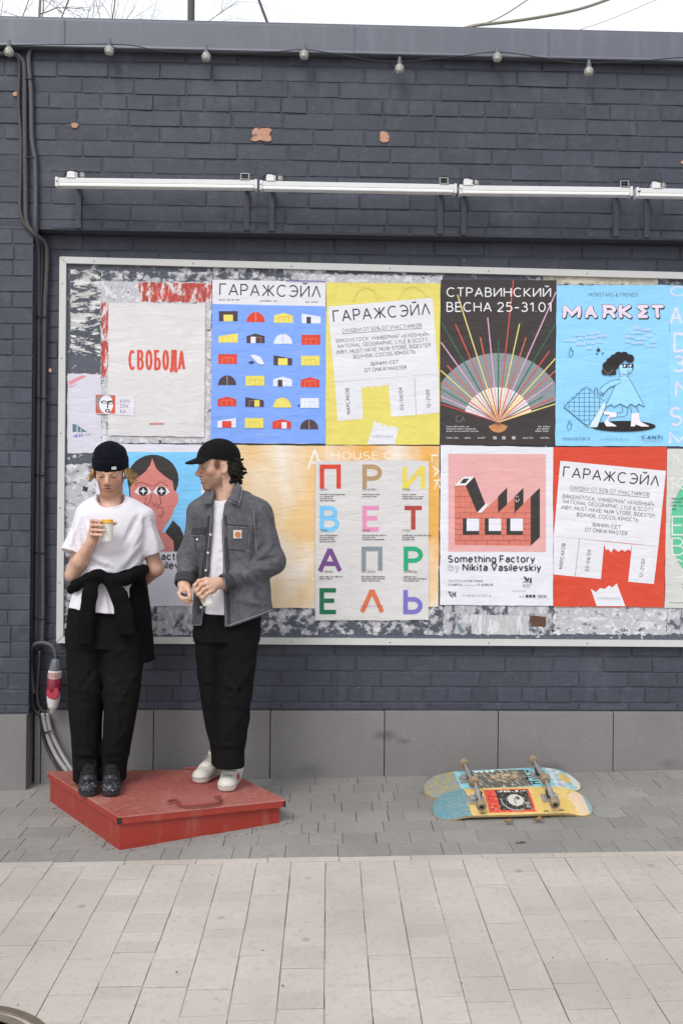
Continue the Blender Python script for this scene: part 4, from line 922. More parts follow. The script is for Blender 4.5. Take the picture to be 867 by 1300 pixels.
cable('corrugated_conduit', [(43.5, 880), (40, 850), (39, 830), (42, 820), (51, 816), (60, 817), (66, 820), (70, 826), (71.3, 834)], yb_(-.05, -.055, -.06, -.065, -.07, -.08, -.085, -.088, -.09), 0, .011, M_COND, 'ribbed grey conduit arching over to the red plug', .14)
cable('cable', [(55, 905), (58, 922), (64, 943), (74, 963), (87, 981)], yb_(-.06, -.06, -.07, -.1, -.16), 0, .012, M_CGRY, 'left one of two pale grey cables running down behind the red hatch')
cable('cable', [(60.5, 905), (64, 924), (71, 942), (81, 961), (93, 980)], yb_(-.06, -.06, -.07, -.1, -.16), 0, .011, M_CGRY, 'right one of two pale grey cables running down behind the red hatch')
cable('cable', [(52, 905), (54.5, 930), (60, 948), (68, 965), (77, 980)], yb_(-.045, -.045, -.055, -.08, -.14), 0, .009, M_CBLK, 'thin black cable left of the two pale grey cables')
m = MB(); P = [W(55.5, 930.5, -.075), W(61, 929.5, -.085), W(66, 928, -.085)]; m.tube(P, .0045, 8); o = obj('cable_tie', np.array(m.v) - P[1], m.f, M_BLACK); o.location = Vector(P[1]); tag(o, 'black tie around the two pale grey cables', 'cable tie')
for k, (px, py) in enumerate(((37, 99), (38, 199), (53, 402), (51.5, 505), (51, 603), (50, 702), (49.5, 785))):
    y = -.142 if py < 300 else -.048; P = [W(px - 7, py - .5, y + .012), W(px - 4, py, y), W(px + 4, py + .6, y - .004), W(px + 8, py + .6, y + .01)]
    m = MB(); m.tube(P, .0035, 6); o = obj('cable_clip', np.array(m.v) - P[1], m.f, M_BLACK); o.location = Vector(P[1])
    tag(o, ('clip holding the cable bundle just under the leftmost bulb', 'clip holding the cable bundle left of the first light bar', 'clip on the corner cables level with the word on the white poster', 'clip on the corner cables level with the mask sticker', 'clip on the corner cables level with the dark beanie', 'clip on the corner cables level with the short white sleeve', 'lowest clip on the corner cables above the red plug')[k], 'cable clip', 'clips on the cable bundle')

# the red power connector hanging on its cable
YPL = -.09
top, bot = W(71.5, 834, YPL), W(67, 906, YPL); axd = (bot - top) / np.linalg.norm(bot - top); Lp = np.linalg.norm(bot - top); sc = Lp / 72
pl = thing('power_plug', top, 'red and white industrial power plug hanging beside the corner cables', 'power plug')
t = NT('clear_grey_plastic'); t.color(lin('#6d7077')); t.set(Roughness=.25, Transmission_Weight=.25); M_CLR = t.m
M_RED = plain('plug_red', '#a3283a', .4, .1, 30); M_DRED = plain('plug_dark_red', '#7c2036', .4, .1, 30); M_PWH = plain('plug_white', '#c9c5c4', .45, .08, 30)
def seg(name, prof, mat, smooth=True): m = MB(); m.lathe([(r * sc, h * sc) for r, h in prof], top, axd, 22); return m.build(name, mat, pl, smooth)
seg('gland', [(0, -1), (3.4, -1), (3.6, 3), (4.2, 4), (0, 4.2)], M_BLACK)
seg('clear_hood', [(0, 2), (4.4, 2), (5.6, 5), (6.8, 10), (7.9, 17), (7.9, 18), (0, 18)], M_CLR)
seg('label_band', [(0, 17), (8.3, 17), (8.5, 18), (8.5, 26), (8.2, 27), (0, 27)], M_PWH)
seg('socket_body', [(0, 26), (8.0, 26), (9.0, 28), (9.0, 40), (8.4, 44), (0, 44)], M_DRED)
seg('lower_body', [(0, 43), (8.2, 43), (8.4, 50), (7.8, 56), (6.6, 61), (6.2, 64), (4.2, 66), (3.0, 67), (2.6, 72), (0, 72)], M_PWH)
m = MB(); c = W(67.5, 880, YPL - .036); m.lathe([(0, 0), (7.2 * sc, 0), (8.4 * sc, .004), (8.4 * sc, .012), (7.6 * sc, .016), (0, .017)], c + (0, .016, 0), (-.1, -1, .06), 24); m.box(c + (0, .012, .042), (.018, .02, .05), .004); cap = m.build('hinged_cap', M_RED, pl, False)
# pale figures on the white band
m = MB(); fw_ = -np.cross(axd, (1, 0, 0)); 
for k, x in enumerate((-5.2, -1.6, 2.0, 5.4)):
    for (u, v, w, h) in ((0, -2.6, 2.4, .8), (0, 2.6, 2.4, .8), (-.9, 0, .7, 5.5), (.9, 0, .7, 5.5)):
        xx = x + u; yy = -math.sqrt(max(0, 8.75 ** 2 - xx * xx)); m.box(top + axd * (22 + v) * sc + np.array([xx * sc, yy * sc, 0]), (w * sc, .0012, h * sc))
m.build('band_print', plain('band_red', '#b0504a', .5), pl)

# ================================================================== red hatch
t = NT('hatch_paint'); n1 = t.noise(5, 9, .7); n2 = t.noise(38, 6, .7); n3 = t.noise(1.7, 4)
c = t.mix(n1, lin('#8d443c'), lin('#9b5148')); c = t.mix(t.rng(n3, .4, .65, 0, .45), c, lin('#a26c63')); c = t.mix(t.rng(n2, .5, .7, 0, .6), c, lin('#a97f77')); st = t.noise(9, 8, .75, t.map((1, .25, 1), (0, 0, .6))); c = t.mix(t.rng(st, .55, .62, 0, .35), c, lin('#a9857e')); c = t.mix(t.rng(t.noise(140, 3, .6), .66, .70, 0, .6), c, lin('#5a302b')); c = t.mix(t.rng(t.noise(60, 4), .7, .73, 0, .9), c, lin('#54231f'))
t.color(c); t.bump(n2, .25, .002); t.bump(n1, .2, .003); M_HATCH = t.set(Roughness=t.rng(n1, .3, .7, .42, .62), Specular_IOR_Level=.4)
t = NT('hatch_side_paint'); n1 = t.noise(4, 8, .7); n2 = t.noise(30, 7, .75); c = t.mix(n1, lin('#8b281f'), lin('#993427')); c = t.mix(t.rng(n2, .58, .72, 0, .8), c, lin('#5a201b')); dr = t.noise(16, 7, .7, t.map((1, 1, .2))); c = t.mix(t.rng(dr, .56, .7, 0, .5), c, lin('#a0625a')); t.color(c); t.bump(n2, .3, .002); M_HSIDE = t.set(Roughness=.42, Specular_IOR_Level=.5)
HT = .155
A, B, C = G(59.5, 979, HT), G(151, 1037, HT), G(364, 1015.5, .112)
up = np.cross(B - A, C - B); up /= np.linalg.norm(up); up = up if up[2] > 0 else -up
D = ray(287, 976.5); D = CAM + D * (((A - CAM) @ up) / (D @ up))
def top_z(x, y): return A[2] - (up[0] * (x - A[0]) + up[1] * (y - A[1])) / up[2]
hatch = thing('access_hatch', ((A + C) / 2) * (1, 1, 0) + (0, 0, gz(-.7)), 'low skewed red painted metal hatch on the paving that both men stand on', 'hatch')
def slab(q, t0, t1, name, mat, bev=0.003):
    q = [np.array(p) for p in q]; c = sum(q) / 4; m = MB(); V = []
    for d, s in ((t0, 0), (t1 - bev, 0), (t1, bev)):
        for p in q: V.append(p + up * d + (c - p) / np.linalg.norm(c - p) * s * 1.4)
    F_ = [[k * 4 + i, k * 4 + (i + 1) % 4, k * 4 + 4 + (i + 1) % 4, k * 4 + 4 + i] for k in range(2) for i in range(4)] + [[8, 9, 10, 11], [3, 2, 1, 0]]
    if up @ np.cross(q[1] - q[0], q[2] - q[1]) < 0: F_ = [f[::-1] for f in F_]
    m.add(V, F_); return m.build(name, mat, hatch)
slab((A, B, C, D), -.006, 0, 'lid', M_HATCH)
cen = (A + C) / 2; ins = lambda p, k: cen + (p - cen) * k
for p, q in ((A, B), (B, C), (C, D), (D, A)):                      # hanging rim of the lid
    d = (q - p) / np.linalg.norm(q - p); nrm = np.cross(d, up); nrm = nrm if nrm @ (p - cen) < 0 else -nrm
    a_, b_ = p + d * .012, q - d * .012
    m = MB(); V = [x + nrm * o - up * h for h in (.006, .034) for x, o in ((a_, .0015), (b_, .0015), (b_, .012), (a_, .012))]
    m.add(V, [[0, 1, 2, 3], [7, 6, 5, 4], [0, 4, 5, 1], [1, 5, 6, 2], [2, 6, 7, 3], [3, 7, 4, 0]]); m.build('lid_rim', M_HSIDE, hatch)
for p in (B, C): m = MB(); m.box(p + (cen - p) * .022 - up * .021, (.02, .02, .026)); m.build('rim_corner', M_BLACK, hatch)
q = [ins(A, .965), B + (cen - B) * .028, ins(C, .945), ins(D, .95)]
m = MB(); V = [p - up * .03 for p in q] + [np.array([p[0], p[1], gz(p[0]) - .03]) for p in q]
m.add(V, [[i, (i + 1) % 4, 4 + (i + 1) % 4, 4 + i] for i in range(4)]); m.build('curb', M_HSIDE, hatch)
# handle: bent rod lying on the lid, and the hinges at the back
hp = [(214, 1017.5), (223, 1015.5), (230, 1021.5), (243, 1022.5), (262, 1021.5), (277, 1019), (280, 1015), (278.5, 1011.5), (272, 1011)]
def on_lid(px, py, h): 
    d = ray(px, py); t = ((A + up * h - CAM) @ up) / (d @ up); return CAM + d * t
m = MB(); m.tube(spline([on_lid(x, y, .016) for x, y in hp], 4), .0068, 8); m.build('handle', plain('handle_rust', '#7d332c', .6, .25, 60), hatch)
for px in (238, 247, 256):
    p = W(px, 975.5, D[1] - .02); m = MB(); m.tube([p + (-.018, 0, 0), p + (.018, 0, 0)], .006, 10); m.box(p + (0, -.012, -.012), (.044, .03, .006), .001); m.build('hinge', M_HSIDE, hatch)

# ================================================================== manhole cover, leaves, twig
t = NT('cast_iron'); n = t.noise(20, 8, .7); c = t.mix(n, lin('#5b5047'), lin('#7d7164')); c = t.mix(t.rng(t.noise(6, 5), .5, .65, 0, .6), c, lin('#6a4a38')); t.color(c); t.bump(n, .4, .004); M_IRON = t.set(Roughness=.6, Metallic=.35)
mc = G(2, 1280); mc = mc - np.array([.09, .315, 0])
mh = thing('manhole_cover', mc, 'rusty round manhole cover cut by the lower left corner of the photo', 'manhole')
m = MB(); m.lathe([(.0, 0), (.30, 0), (.305, .006), (.33, .007), (.335, .001), (.335, -.05)], mc, (0, 0, 1), 56); m.build('frame', M_IRON, mh)
m = MB(); m.lathe([(.285, .0055), (.285, .009), (.255, .009), (.255, .0055)], mc, (0, 0, 1), 56)
m.build('raised_ring', plain('ring_iron', '#7d7468', .5, .2, 30, .3, metal=.3), mh)
m = MB()
for i in range(-5, 6):
    for j in range(-5, 6):
        if math.hypot(i, j) < 5: m.box(mc + (i * .045, j * .045, .008), (.026, .026, .006), .002)
o = m.build('tread_pattern', M_IRON, mh)
M_LEAF = plain('dry_leaf', '#8a6a48', .8, .35, 60, .4)
for k, (px, py, s, lab) in enumerate(((646, 1044, .021, 'small curled dry leaf under the left part of the yellow skateboard'), (683.5, 1041.5, .024, 'small curled dry leaf under the right part of the yellow skateboard'), (661, 1070, .020, 'thin dark dry leaf on the grey paving below the skateboards'))):
    c = G(px, py, .012 if k < 2 else .002); V = []; n = 9
    for i in range(n):
        u = i / (n - 1) * 2 - 1; wd_ = (1 - u * u) ** .7 * (1 + .2 * math.sin(5 * u))
        for v in (-1, -.4, .2, .8): V.append(c + s * np.array([u * 1.1, v * wd_ * (.7 if k < 2 else .25), (.6 if k < 2 else .12) * (v * v * wd_ + .4 * u * u) + .2 * math.sin(3 * u + v)]))
    F_ = [[i * 4 + j, i * 4 + j + 1, i * 4 + j + 5, i * 4 + j + 4] for i in range(n - 1) for j in range(3)]
    o = obj('dry_leaf', np.array(V) - c, F_, M_LEAF if k < 2 else plain('dark_leaf', '#3d342d', .8), None, True); o.location = Vector(c); tag(o, lab, 'leaf', 'dry leaves on the paving')
    md = o.modifiers.new('thick', 'SOLIDIFY'); md.thickness = .0012

# ================================================================== beyond the roof: pole, wires, bare tree
YP = 7.0
p0, p1 = W(243.5, 60, YP), W(243.5, -60, YP); m = MB(); p0[2] = 0; m.tube([p0, p1, p1 + (0, 0, 1.5)], .045, 12); o = obj('pole', np.array(m.v) - p0, m.f, plain('pole_steel', '#4b4d52', .6), None, True); o.location = Vector(p0); tag(o, 'dark steel pole standing behind the roof edge', 'pole')
def wire(pts, y, r, lab, mat=M_WIRE):
    P = spline([W(px, py, y[0] + (y[1] - y[0]) * i / (len(pts) - 1)) for i, (px, py) in enumerate(pts)], 6); m = MB(); m.tube(P, r, 6); c = P[0].copy(); o = obj('overhead_wire', np.array(m.v) - c, m.f, mat, None, True); o.location = Vector(c); tag(o, lab, 'wire', 'wires over the roof')
M_WPALE = plain('wire_pale', '#8f8778', .6)
wire([(326, -8), (331, 6), (340, 30), (352, 60)], (2, 1.2), .010, 'dark wire dropping steeply behind the roof, right of the pole')
wire([(590, 36), (630, 24), (672, -2), (700, -20)], (3, 4), .006, 'thin pale wire rising steeply over the roof at the right', M_WPALE)
wire([(585, 37), (605, 32), (650, 27), (700, 19), (740, 10), (780, -4), (800, -12)], (3, 4), .015, 'thick pale cable rising gently over the roof at the right', M_WPALE)
wire([(735, 38), (780, 22), (850, -8)], (12, 14), .006, 'faint thin wire near the right corner of the sky', M_WPALE)
def branch(m, p, d, L, r, depth, rnd):
    n = 5; pts = [p]; q = p.copy(); dd = d.copy()
    for i in range(n):
        dd = dd + rnd.normal(0, .13, 3) + np.array([0, 0, -.02 if depth < 2 else .02]); dd /= np.linalg.norm(dd); q = q + dd * L / n; pts.append(q.copy())
        if depth > 0 and i > 0:
            for _ in range(2 if depth < 3 else 1):
                a = rnd.normal(0, .75, 3); e = dd + a; e /= np.linalg.norm(e); branch(m, q.copy(), e, L * rnd.uniform(.45, .7), r * (1 - .14 * i) * .5, depth - 1, rnd)
    m.tube(pts, np.linspace(r, r * .45, n + 1), 5 if depth < 2 else 8, caps=False)
tb = W(40, 150, 9.0); tb[2] = 0
tree = thing('bare_tree', tb, 'bare leafless tree behind the roof at the upper left', 'tree'); rnd = np.random.default_rng(5)
M_BARK = plain('bark', '#83796f', .9, .3, 20, .5); k0 = tb + (0, 0, 6.7)
m = MB(); m.tube([tb, tb + (.05, 0, 3), k0], [.16, .13, .1], 10); m.build('trunk', M_BARK, tree, True)
m = MB()
for k in range(7):
    a = k * .9 + .3; branch(m, k0 - (0, 0, rnd.uniform(0, .5)), np.array([math.cos(a) * 1.0, math.sin(a) * .6, .55]), 1.9, .036, 3, rnd)
for (x, z) in ((-1.2, .55), (1.25, .5), (.2, .6)): branch(m, k0 + (0, 0, .1), np.array([x, 0, z]) / math.hypot(x, z), 2.2, .036, 3, rnd)
m.build('crown', M_BARK, tree, True)
# ================================================================== skateboards lying wheels up
def fbm(x, y, s, seed=0, octv=4):
    return np.array([sum(mnoise.noise(Vector((a * s * 2 ** o, b * s * 2 ** o, seed + o * 7))) * .5 ** o for o in range(octv)) for a, b in zip(x, y)])
M_TRUCK = plain('truck_metal', '#a3a19f', .38, .25, 60, .2, metal=.45); M_WHEEL = plain('urethane', '#8b7862', .55, .25, 50); M_HUB = plain('bearing_dark', '#2a2523', .4, .2, 60)
t = NT('deck_print'); c = t.attr(); k = t.noise(60, 5, .7); c = t.mix(t.rng(k, .62, .75, 0, .35), c, lin('#b9b4a4')); t.color(c); t.bump(t.noise(90, 4), .15, .001); M_DECK = t.set(Roughness=.4)
M_PLY = plain('ply_edge', '#a98f66', .6, .25, 90)
def skateboard(pa, pb, paint, label, tilt=0.0, lift=0.0):
    A, B = np.array(pa), np.array(pb); c = (A + B) / 2; ux = B - A; L = np.linalg.norm(ux); ux = ux / L; uy = np.cross((0, 0, 1), ux); uy /= np.linalg.norm(uy); uz = np.cross(ux, uy)
    uy, uz = uy * math.cos(tilt) + uz * math.sin(tilt), uz * math.cos(tilt) - uy * math.sin(tilt); h = L / 2; wmax = .104
    c = c + np.array([0, 0, lift]); root = thing('skateboard', c, label, 'skateboard', 'skateboards lying on the paving')
    def half(u): e = max(0, (abs(u) - (h - .112)) / .112); return wmax * math.sqrt(max(0, 1 - e ** 2.2)) if e > 0 else wmax - .004 * abs(u) / h
    def zz(u, f): k = max(0, (abs(u) - h * .56) / (h * .44)); return .056 - .050 * k ** 1.35 - .007 * f * f * (1 - .6 * k)
    P = lambda u, v, z: c + ux * u + uy * v + uz * z
    nu, nv = 260, 72; uu = np.sin(np.linspace(-1, 1, nu) * math.pi / 2 * .999) * h * .35 + np.linspace(-1, 1, nu) * h * .65; ff = np.linspace(-1, 1, nv)
    V = []; UV = []
    for u in uu:
        w = half(u)
        for f in ff: V.append(P(u, f * w, zz(u, f))); UV.append((u, f * w))
    Fc = [[i * nv + j, i * nv + j + 1, (i + 1) * nv + j + 1, (i + 1) * nv + j] for i in range(nu - 1) for j in range(nv - 1)]
    n = uz; q = Fc[0]; 
    if np.cross(V[q[1]] - V[q[0]], V[q[2]] - V[q[1]]) @ uz < 0: Fc = [f[::-1] for f in Fc]
    UV = np.array(UV); cols = paint(UV[:, 0] / h, UV[:, 1] / wmax, UV)
    obj('deck_underside', V, Fc, M_DECK, root, True, cols=cols)
    rim = [i * nv for i in range(nu)] + [(nu - 1) * nv + j for j in range(nv)] + [i * nv + nv - 1 for i in range(nu)][::-1] + [j for j in range(nv)][::-1]
    V2 = [V[i] for i in rim] + [V[i] - uz * .011 for i in rim]; m_ = len(rim)
    F2 = [[i, (i + 1) % m_, m_ + (i + 1) % m_, m_ + i] for i in range(m_)] + [[m_ + (i) for i in range(m_)]]
    obj('deck_edge', V2, F2, M_PLY, root, False)
    for s in (-1, 1):
        uT = s * h * .46; z0 = .056; tk = bpy.data.objects.new('truck', None); COL.objects.link(tk); tk.parent = root; tk.empty_display_size = .03; tk.location = Vector(P(uT, 0, z0)) - root.location
        ax = np.array([ux, uy, uz]); m = MB(); m.box(P(uT, 0, z0 + .004), (.082, .056, .008), .002, ax); m.box(P(uT + s * .018, 0, z0 + .016), (.03, .034, .022), .006, ax); m.build('baseplate', M_TRUCK, tk)
        m = MB(); q0 = P(uT - s * .006, 0, z0 + .018); m.tube([q0, P(uT - s * .016, 0, z0 + .05)], .013, 12); m.build('bushing', plain('bushing', '#3a3431', .5), tk)
        m = MB(); za = z0 + .046; uA = uT - s * .004
        prof = [(-.078, .0065, .007), (-.05, .0075, .008), (-.028, .010, .011), (0, .017, .016), (.028, .010, .011), (.05, .0075, .008), (.078, .0065, .007)]; pts = []; nn = 10
        for v, ru, rz in prof:
            for k in range(nn): a = 2 * math.pi * k / nn; pts.append(P(uA + ru * math.cos(a), v, za - .004 * (abs(v) < .04) + rz * math.sin(a)))
        m.add(pts, [[i * nn + k, i * nn + (k + 1) % nn, (i + 1) * nn + (k + 1) % nn, (i + 1) * nn + k] for i in range(len(prof) - 1) for k in range(nn)]); m.build('hanger', M_TRUCK, tk, True)
        m = MB(); m.tube([P(uA, -.112, za), P(uA, .112, za)], .0042, 8); m.build('axle', M_TRUCK, tk)
        for s2 in (-1, 1):
            wl = bpy.data.objects.new('wheel', None); COL.objects.link(wl); wl.parent = root; wl.empty_display_size = .03; wl.location = Vector(P(uA, s2 * .092, za)) - root.location
            m = MB(); R = .0245; m.lathe([(.010, -.0165), (.019, -.0165), (.0215, -.0155), (.0238, -.0125), (R, -.010), (R, .010), (.0238, .0125), (.0215, .0155), (.019, .0165), (.011, .0165), (.0105, .012)], P(uA, s2 * .092, za), uy * s2, 32); m.build('tyre', M_WHEEL, wl)
            m = MB(); m.lathe([(0, .0105), (.0105, .0105), (.0105, .0145), (.006, .0152), (.0045, .020), (0, .0205)], P(uA, s2 * .092, za), uy * s2, 16); m.build('bearing', M_HUB, wl)
    return root
H_ = lambda h: np.array(lin(h))
def lay(c, mask, col, k=1.0): mk = np.clip(mask, 0, 1)[:, None] * k; return c * (1 - mk) + H_(col) * mk
def paint_yellow(u, v, UV):
    x, y = UV[:, 0], UV[:, 1]; n1 = fbm(x, y, 14, 1); n2 = fbm((x + y) * .5, (y - x * .7) * 1.8, 60, 2); n3 = fbm(x, y, 45, 3)
    c = np.tile(H_('#c4a65c'), (len(u), 1)); c = lay(c, (n1 > .12).astype(float), '#cdb476', .7)
    c = lay(c, (u < -.56 + .02 * n1).astype(float), '#4f7f8c'); c = lay(c, ((u < -.56) & (fbm((x + y) * 1.2, (y - x) * .5, 80, 22) + .5 * (u + .8) > .12)).astype(float), '#8f9078', .6); c = lay(c, ((u < -.6) & (n2 < -.2)).astype(float), '#5b8793', .5)
    c = lay(c, ((np.hypot((u - .86) / .14, v / .75) < 1 + .3 * n1)).astype(float), '#cdb3a8', .8); c = lay(c, ((u > .66) & (n2 > .22)).astype(float), '#d8c98a', .7); c = lay(c, ((u > .93)).astype(float), '#5f97a0', .8)
    e = .012
    c = lay(c, ((u > -.34) & (u < .24) & (np.abs(v) < .84)).astype(float), '#c5402f'); c = lay(c, ((u > -.19) & (u < .21) & (np.abs(v - .03) < .74)).astype(float), '#24211f')
    c = lay(c, ((u > -.31) & (u < -.22) & (np.abs(v) < .7) & ((np.floor(v * 9) % 2) == 0) & (n3 > -.1)).astype(float), '#8c2d22', .8)
    c = lay(c, ((np.hypot((u - .03) / .1, (v + .02) / .42) < 1)).astype(float), '#b9b4ae'); c = lay(c, ((np.hypot((u - .06) / .03, (v - .1) / .12) < 1)).astype(float), '#4a4542'); c = lay(c, ((np.hypot((u - .02) / .012, (v + .12) / .2) < 1)).astype(float), '#77716c')
    ring = np.hypot((u - .02) / .17, (v + .02) / .7); c = lay(c, (np.abs(ring - 1) < .06).astype(float) * (v < .1) * (u < .1), '#8a8580')
    txt = (v > .6) & (v < .73) & (u > -.16) & (u < .19) & ((np.floor(u * 60) % 3) > 0) & (n3 > -.25); c = lay(c, txt.astype(float), '#ccc6bd')
    c = lay(c, ((u > .14) & (u < .19) & (v < -.1) & (v > -.6) & ((np.floor(v * 16) % 2) == 0)).astype(float), '#a9a39b')
    c = lay(c, ((fbm(x * 3 + y, y * .6, 90, 33) > .42) & (np.abs(u) < .6)).astype(float), '#d9cfae', .45)
    for a, b in ((-.42, -.84), (.36, -.84), (.56, -.8)): c = lay(c, (np.hypot((u - a) / .035, (v - b) / .06) < 1).astype(float), '#47503c', .8)
    return c
def paint_blue(u, v, UV):
    x, y = UV[:, 0], UV[:, 1]; n1 = fbm(x, y, 14, 11); n2 = fbm((x + y * .6) * 2.2, (y - x * .5) * .5, 42, 12); n3 = fbm(x, y, 50, 13)
    c = np.tile(H_('#7fb4bd'), (len(u), 1)); c = lay(c, (n1 > .15).astype(float), '#90c2c8', .7)
    c = lay(c, ((u < -.58 + .02 * n1)).astype(float), '#7d7f7c'); c = lay(c, ((u < -.58) & (n2 > .05)).astype(float), '#a3965a', .7); c = lay(c, ((u < -.6) & (n2 < -.22)).astype(float), '#8d9894', .6)
    c = lay(c, ((u > -.38 + .03 * n1) & (u < .32) & (np.abs(v - .05 + .05 * n1) < .8)).astype(float), '#565650'); c = lay(c, ((u > -.38) & (u < .32) & (np.abs(v) < .82) & (n2 > .06)).astype(float), '#77705e', .7)
    c = lay(c, ((np.hypot((u - .02) / .16, (v - .1) / .4) < 1 + .5 * n1) & (n3 > -.1)).astype(float), '#b59b78', .8); c = lay(c, ((n2 > .3) & (u > -.4) & (u < .35)).astype(float), '#c9c2ae', .7)
    for k, v0 in enumerate((.62, .25, -.12, -.5)):                                   # four black block letters, read from the end of the board
        lu, lv = (u - .36) / .075, (v - v0) / .28
        inb = (np.abs(lu) < 1) & (np.abs(lv) < .5)
        if k == 0 or k == 3: g = inb & ((np.abs(np.abs(lv) - .36) < .14) | (np.abs(lu) < .18))
        elif k == 1: g = inb & ((lv < -.2) | (lv > .25) & (np.abs(lu) > .2) | (lu > .62))
        else: g = inb & ((lv > .2) | (np.abs(np.abs(lu) - .8) < .2))
        c = lay(c, g.astype(float), '#23262a')
    c = lay(c, ((u > .62) & (u < .8) & (n3 > -.05)).astype(float), '#d3cfd0', .8); c = lay(c, (np.hypot((u - .8) / .07, (v - .1) / .5) < 1 + .4 * n1).astype(float), '#c9a940', .85); c = lay(c, ((u > .6) & (n2 > .25)).astype(float), '#b9696a', .6); c = lay(c, ((u > .88) & (n1 > 0)).astype(float), '#cfc9b4', .7)
    tx = (v > .72) & (v < .86) & (u > -.36) & (u < -.06) & ((np.floor(u * 45) % 3) > 0); c = lay(c, tx.astype(float), '#d9e3e2')
    return c
skateboard(G(549, 1031, .012), G(750.5, 1025, .012), paint_yellow, 'worn yellow skateboard lying wheels up with a red and black graphic', .36, .004)
skateboard(G(538, 1006, .012), G(735, 996, .012), paint_blue, 'worn pale blue skateboard lying wheels up behind the yellow one', .26, .003)

# grit and crumbs swept against the wall and the hatch
def grit():
    rg = np.random.default_rng(21); V = []; F_ = []
    spots = [(rg.uniform(-1.5, 2.4), -.03 - abs(rg.normal(0, .035))) for _ in range(420)]
    for p, q, k in ((A, B, 120), (B, C, 150), (C, D, 40)):
        for _ in range(k): w = p + (q - p) * rg.uniform(0, 1); n = (w - cen); n = n / np.linalg.norm(n); w = w + n * abs(rg.normal(.0, .03)) * np.array([1, 1, 0]); spots.append((w[0], w[1]))
    for _ in range(160): spots.append((rg.uniform(-2, 2.4), rg.uniform(-3, -.1)))
    for (x, y) in spots:
        s = rg.gamma(2, .0007) + .0006; c = np.array([x, y, float(gz(x)) + s * .3]); n = len(V)
        o = rg.normal(0, 1, (6, 3)); 
        for d in ((1, 0, 0), (-1, 0, 0), (0, 1, 0), (0, -1, 0), (0, 0, .7), (0, 0, -.7)): V.append(c + np.array(d) * s * rg.uniform(.7, 1.6))
        F_ += [[n + a, n + b, n + e] for a, b, e in ((0, 2, 4), (2, 1, 4), (1, 3, 4), (3, 0, 4), (2, 0, 5), (1, 2, 5), (3, 1, 5), (0, 3, 5))]
    t = NT('grit'); k = t.noise(70, 2); t.color(t.mix(t.rng(k, .35, .65, 0, 1), lin('#4b443c'), lin('#8f877b'))); t.set(Roughness=.95)
    tag(obj('grit', V, F_, t.m), 'scattered grit and crumbs along the wall and hatch', 'grit', None, 'stuff')
grit()
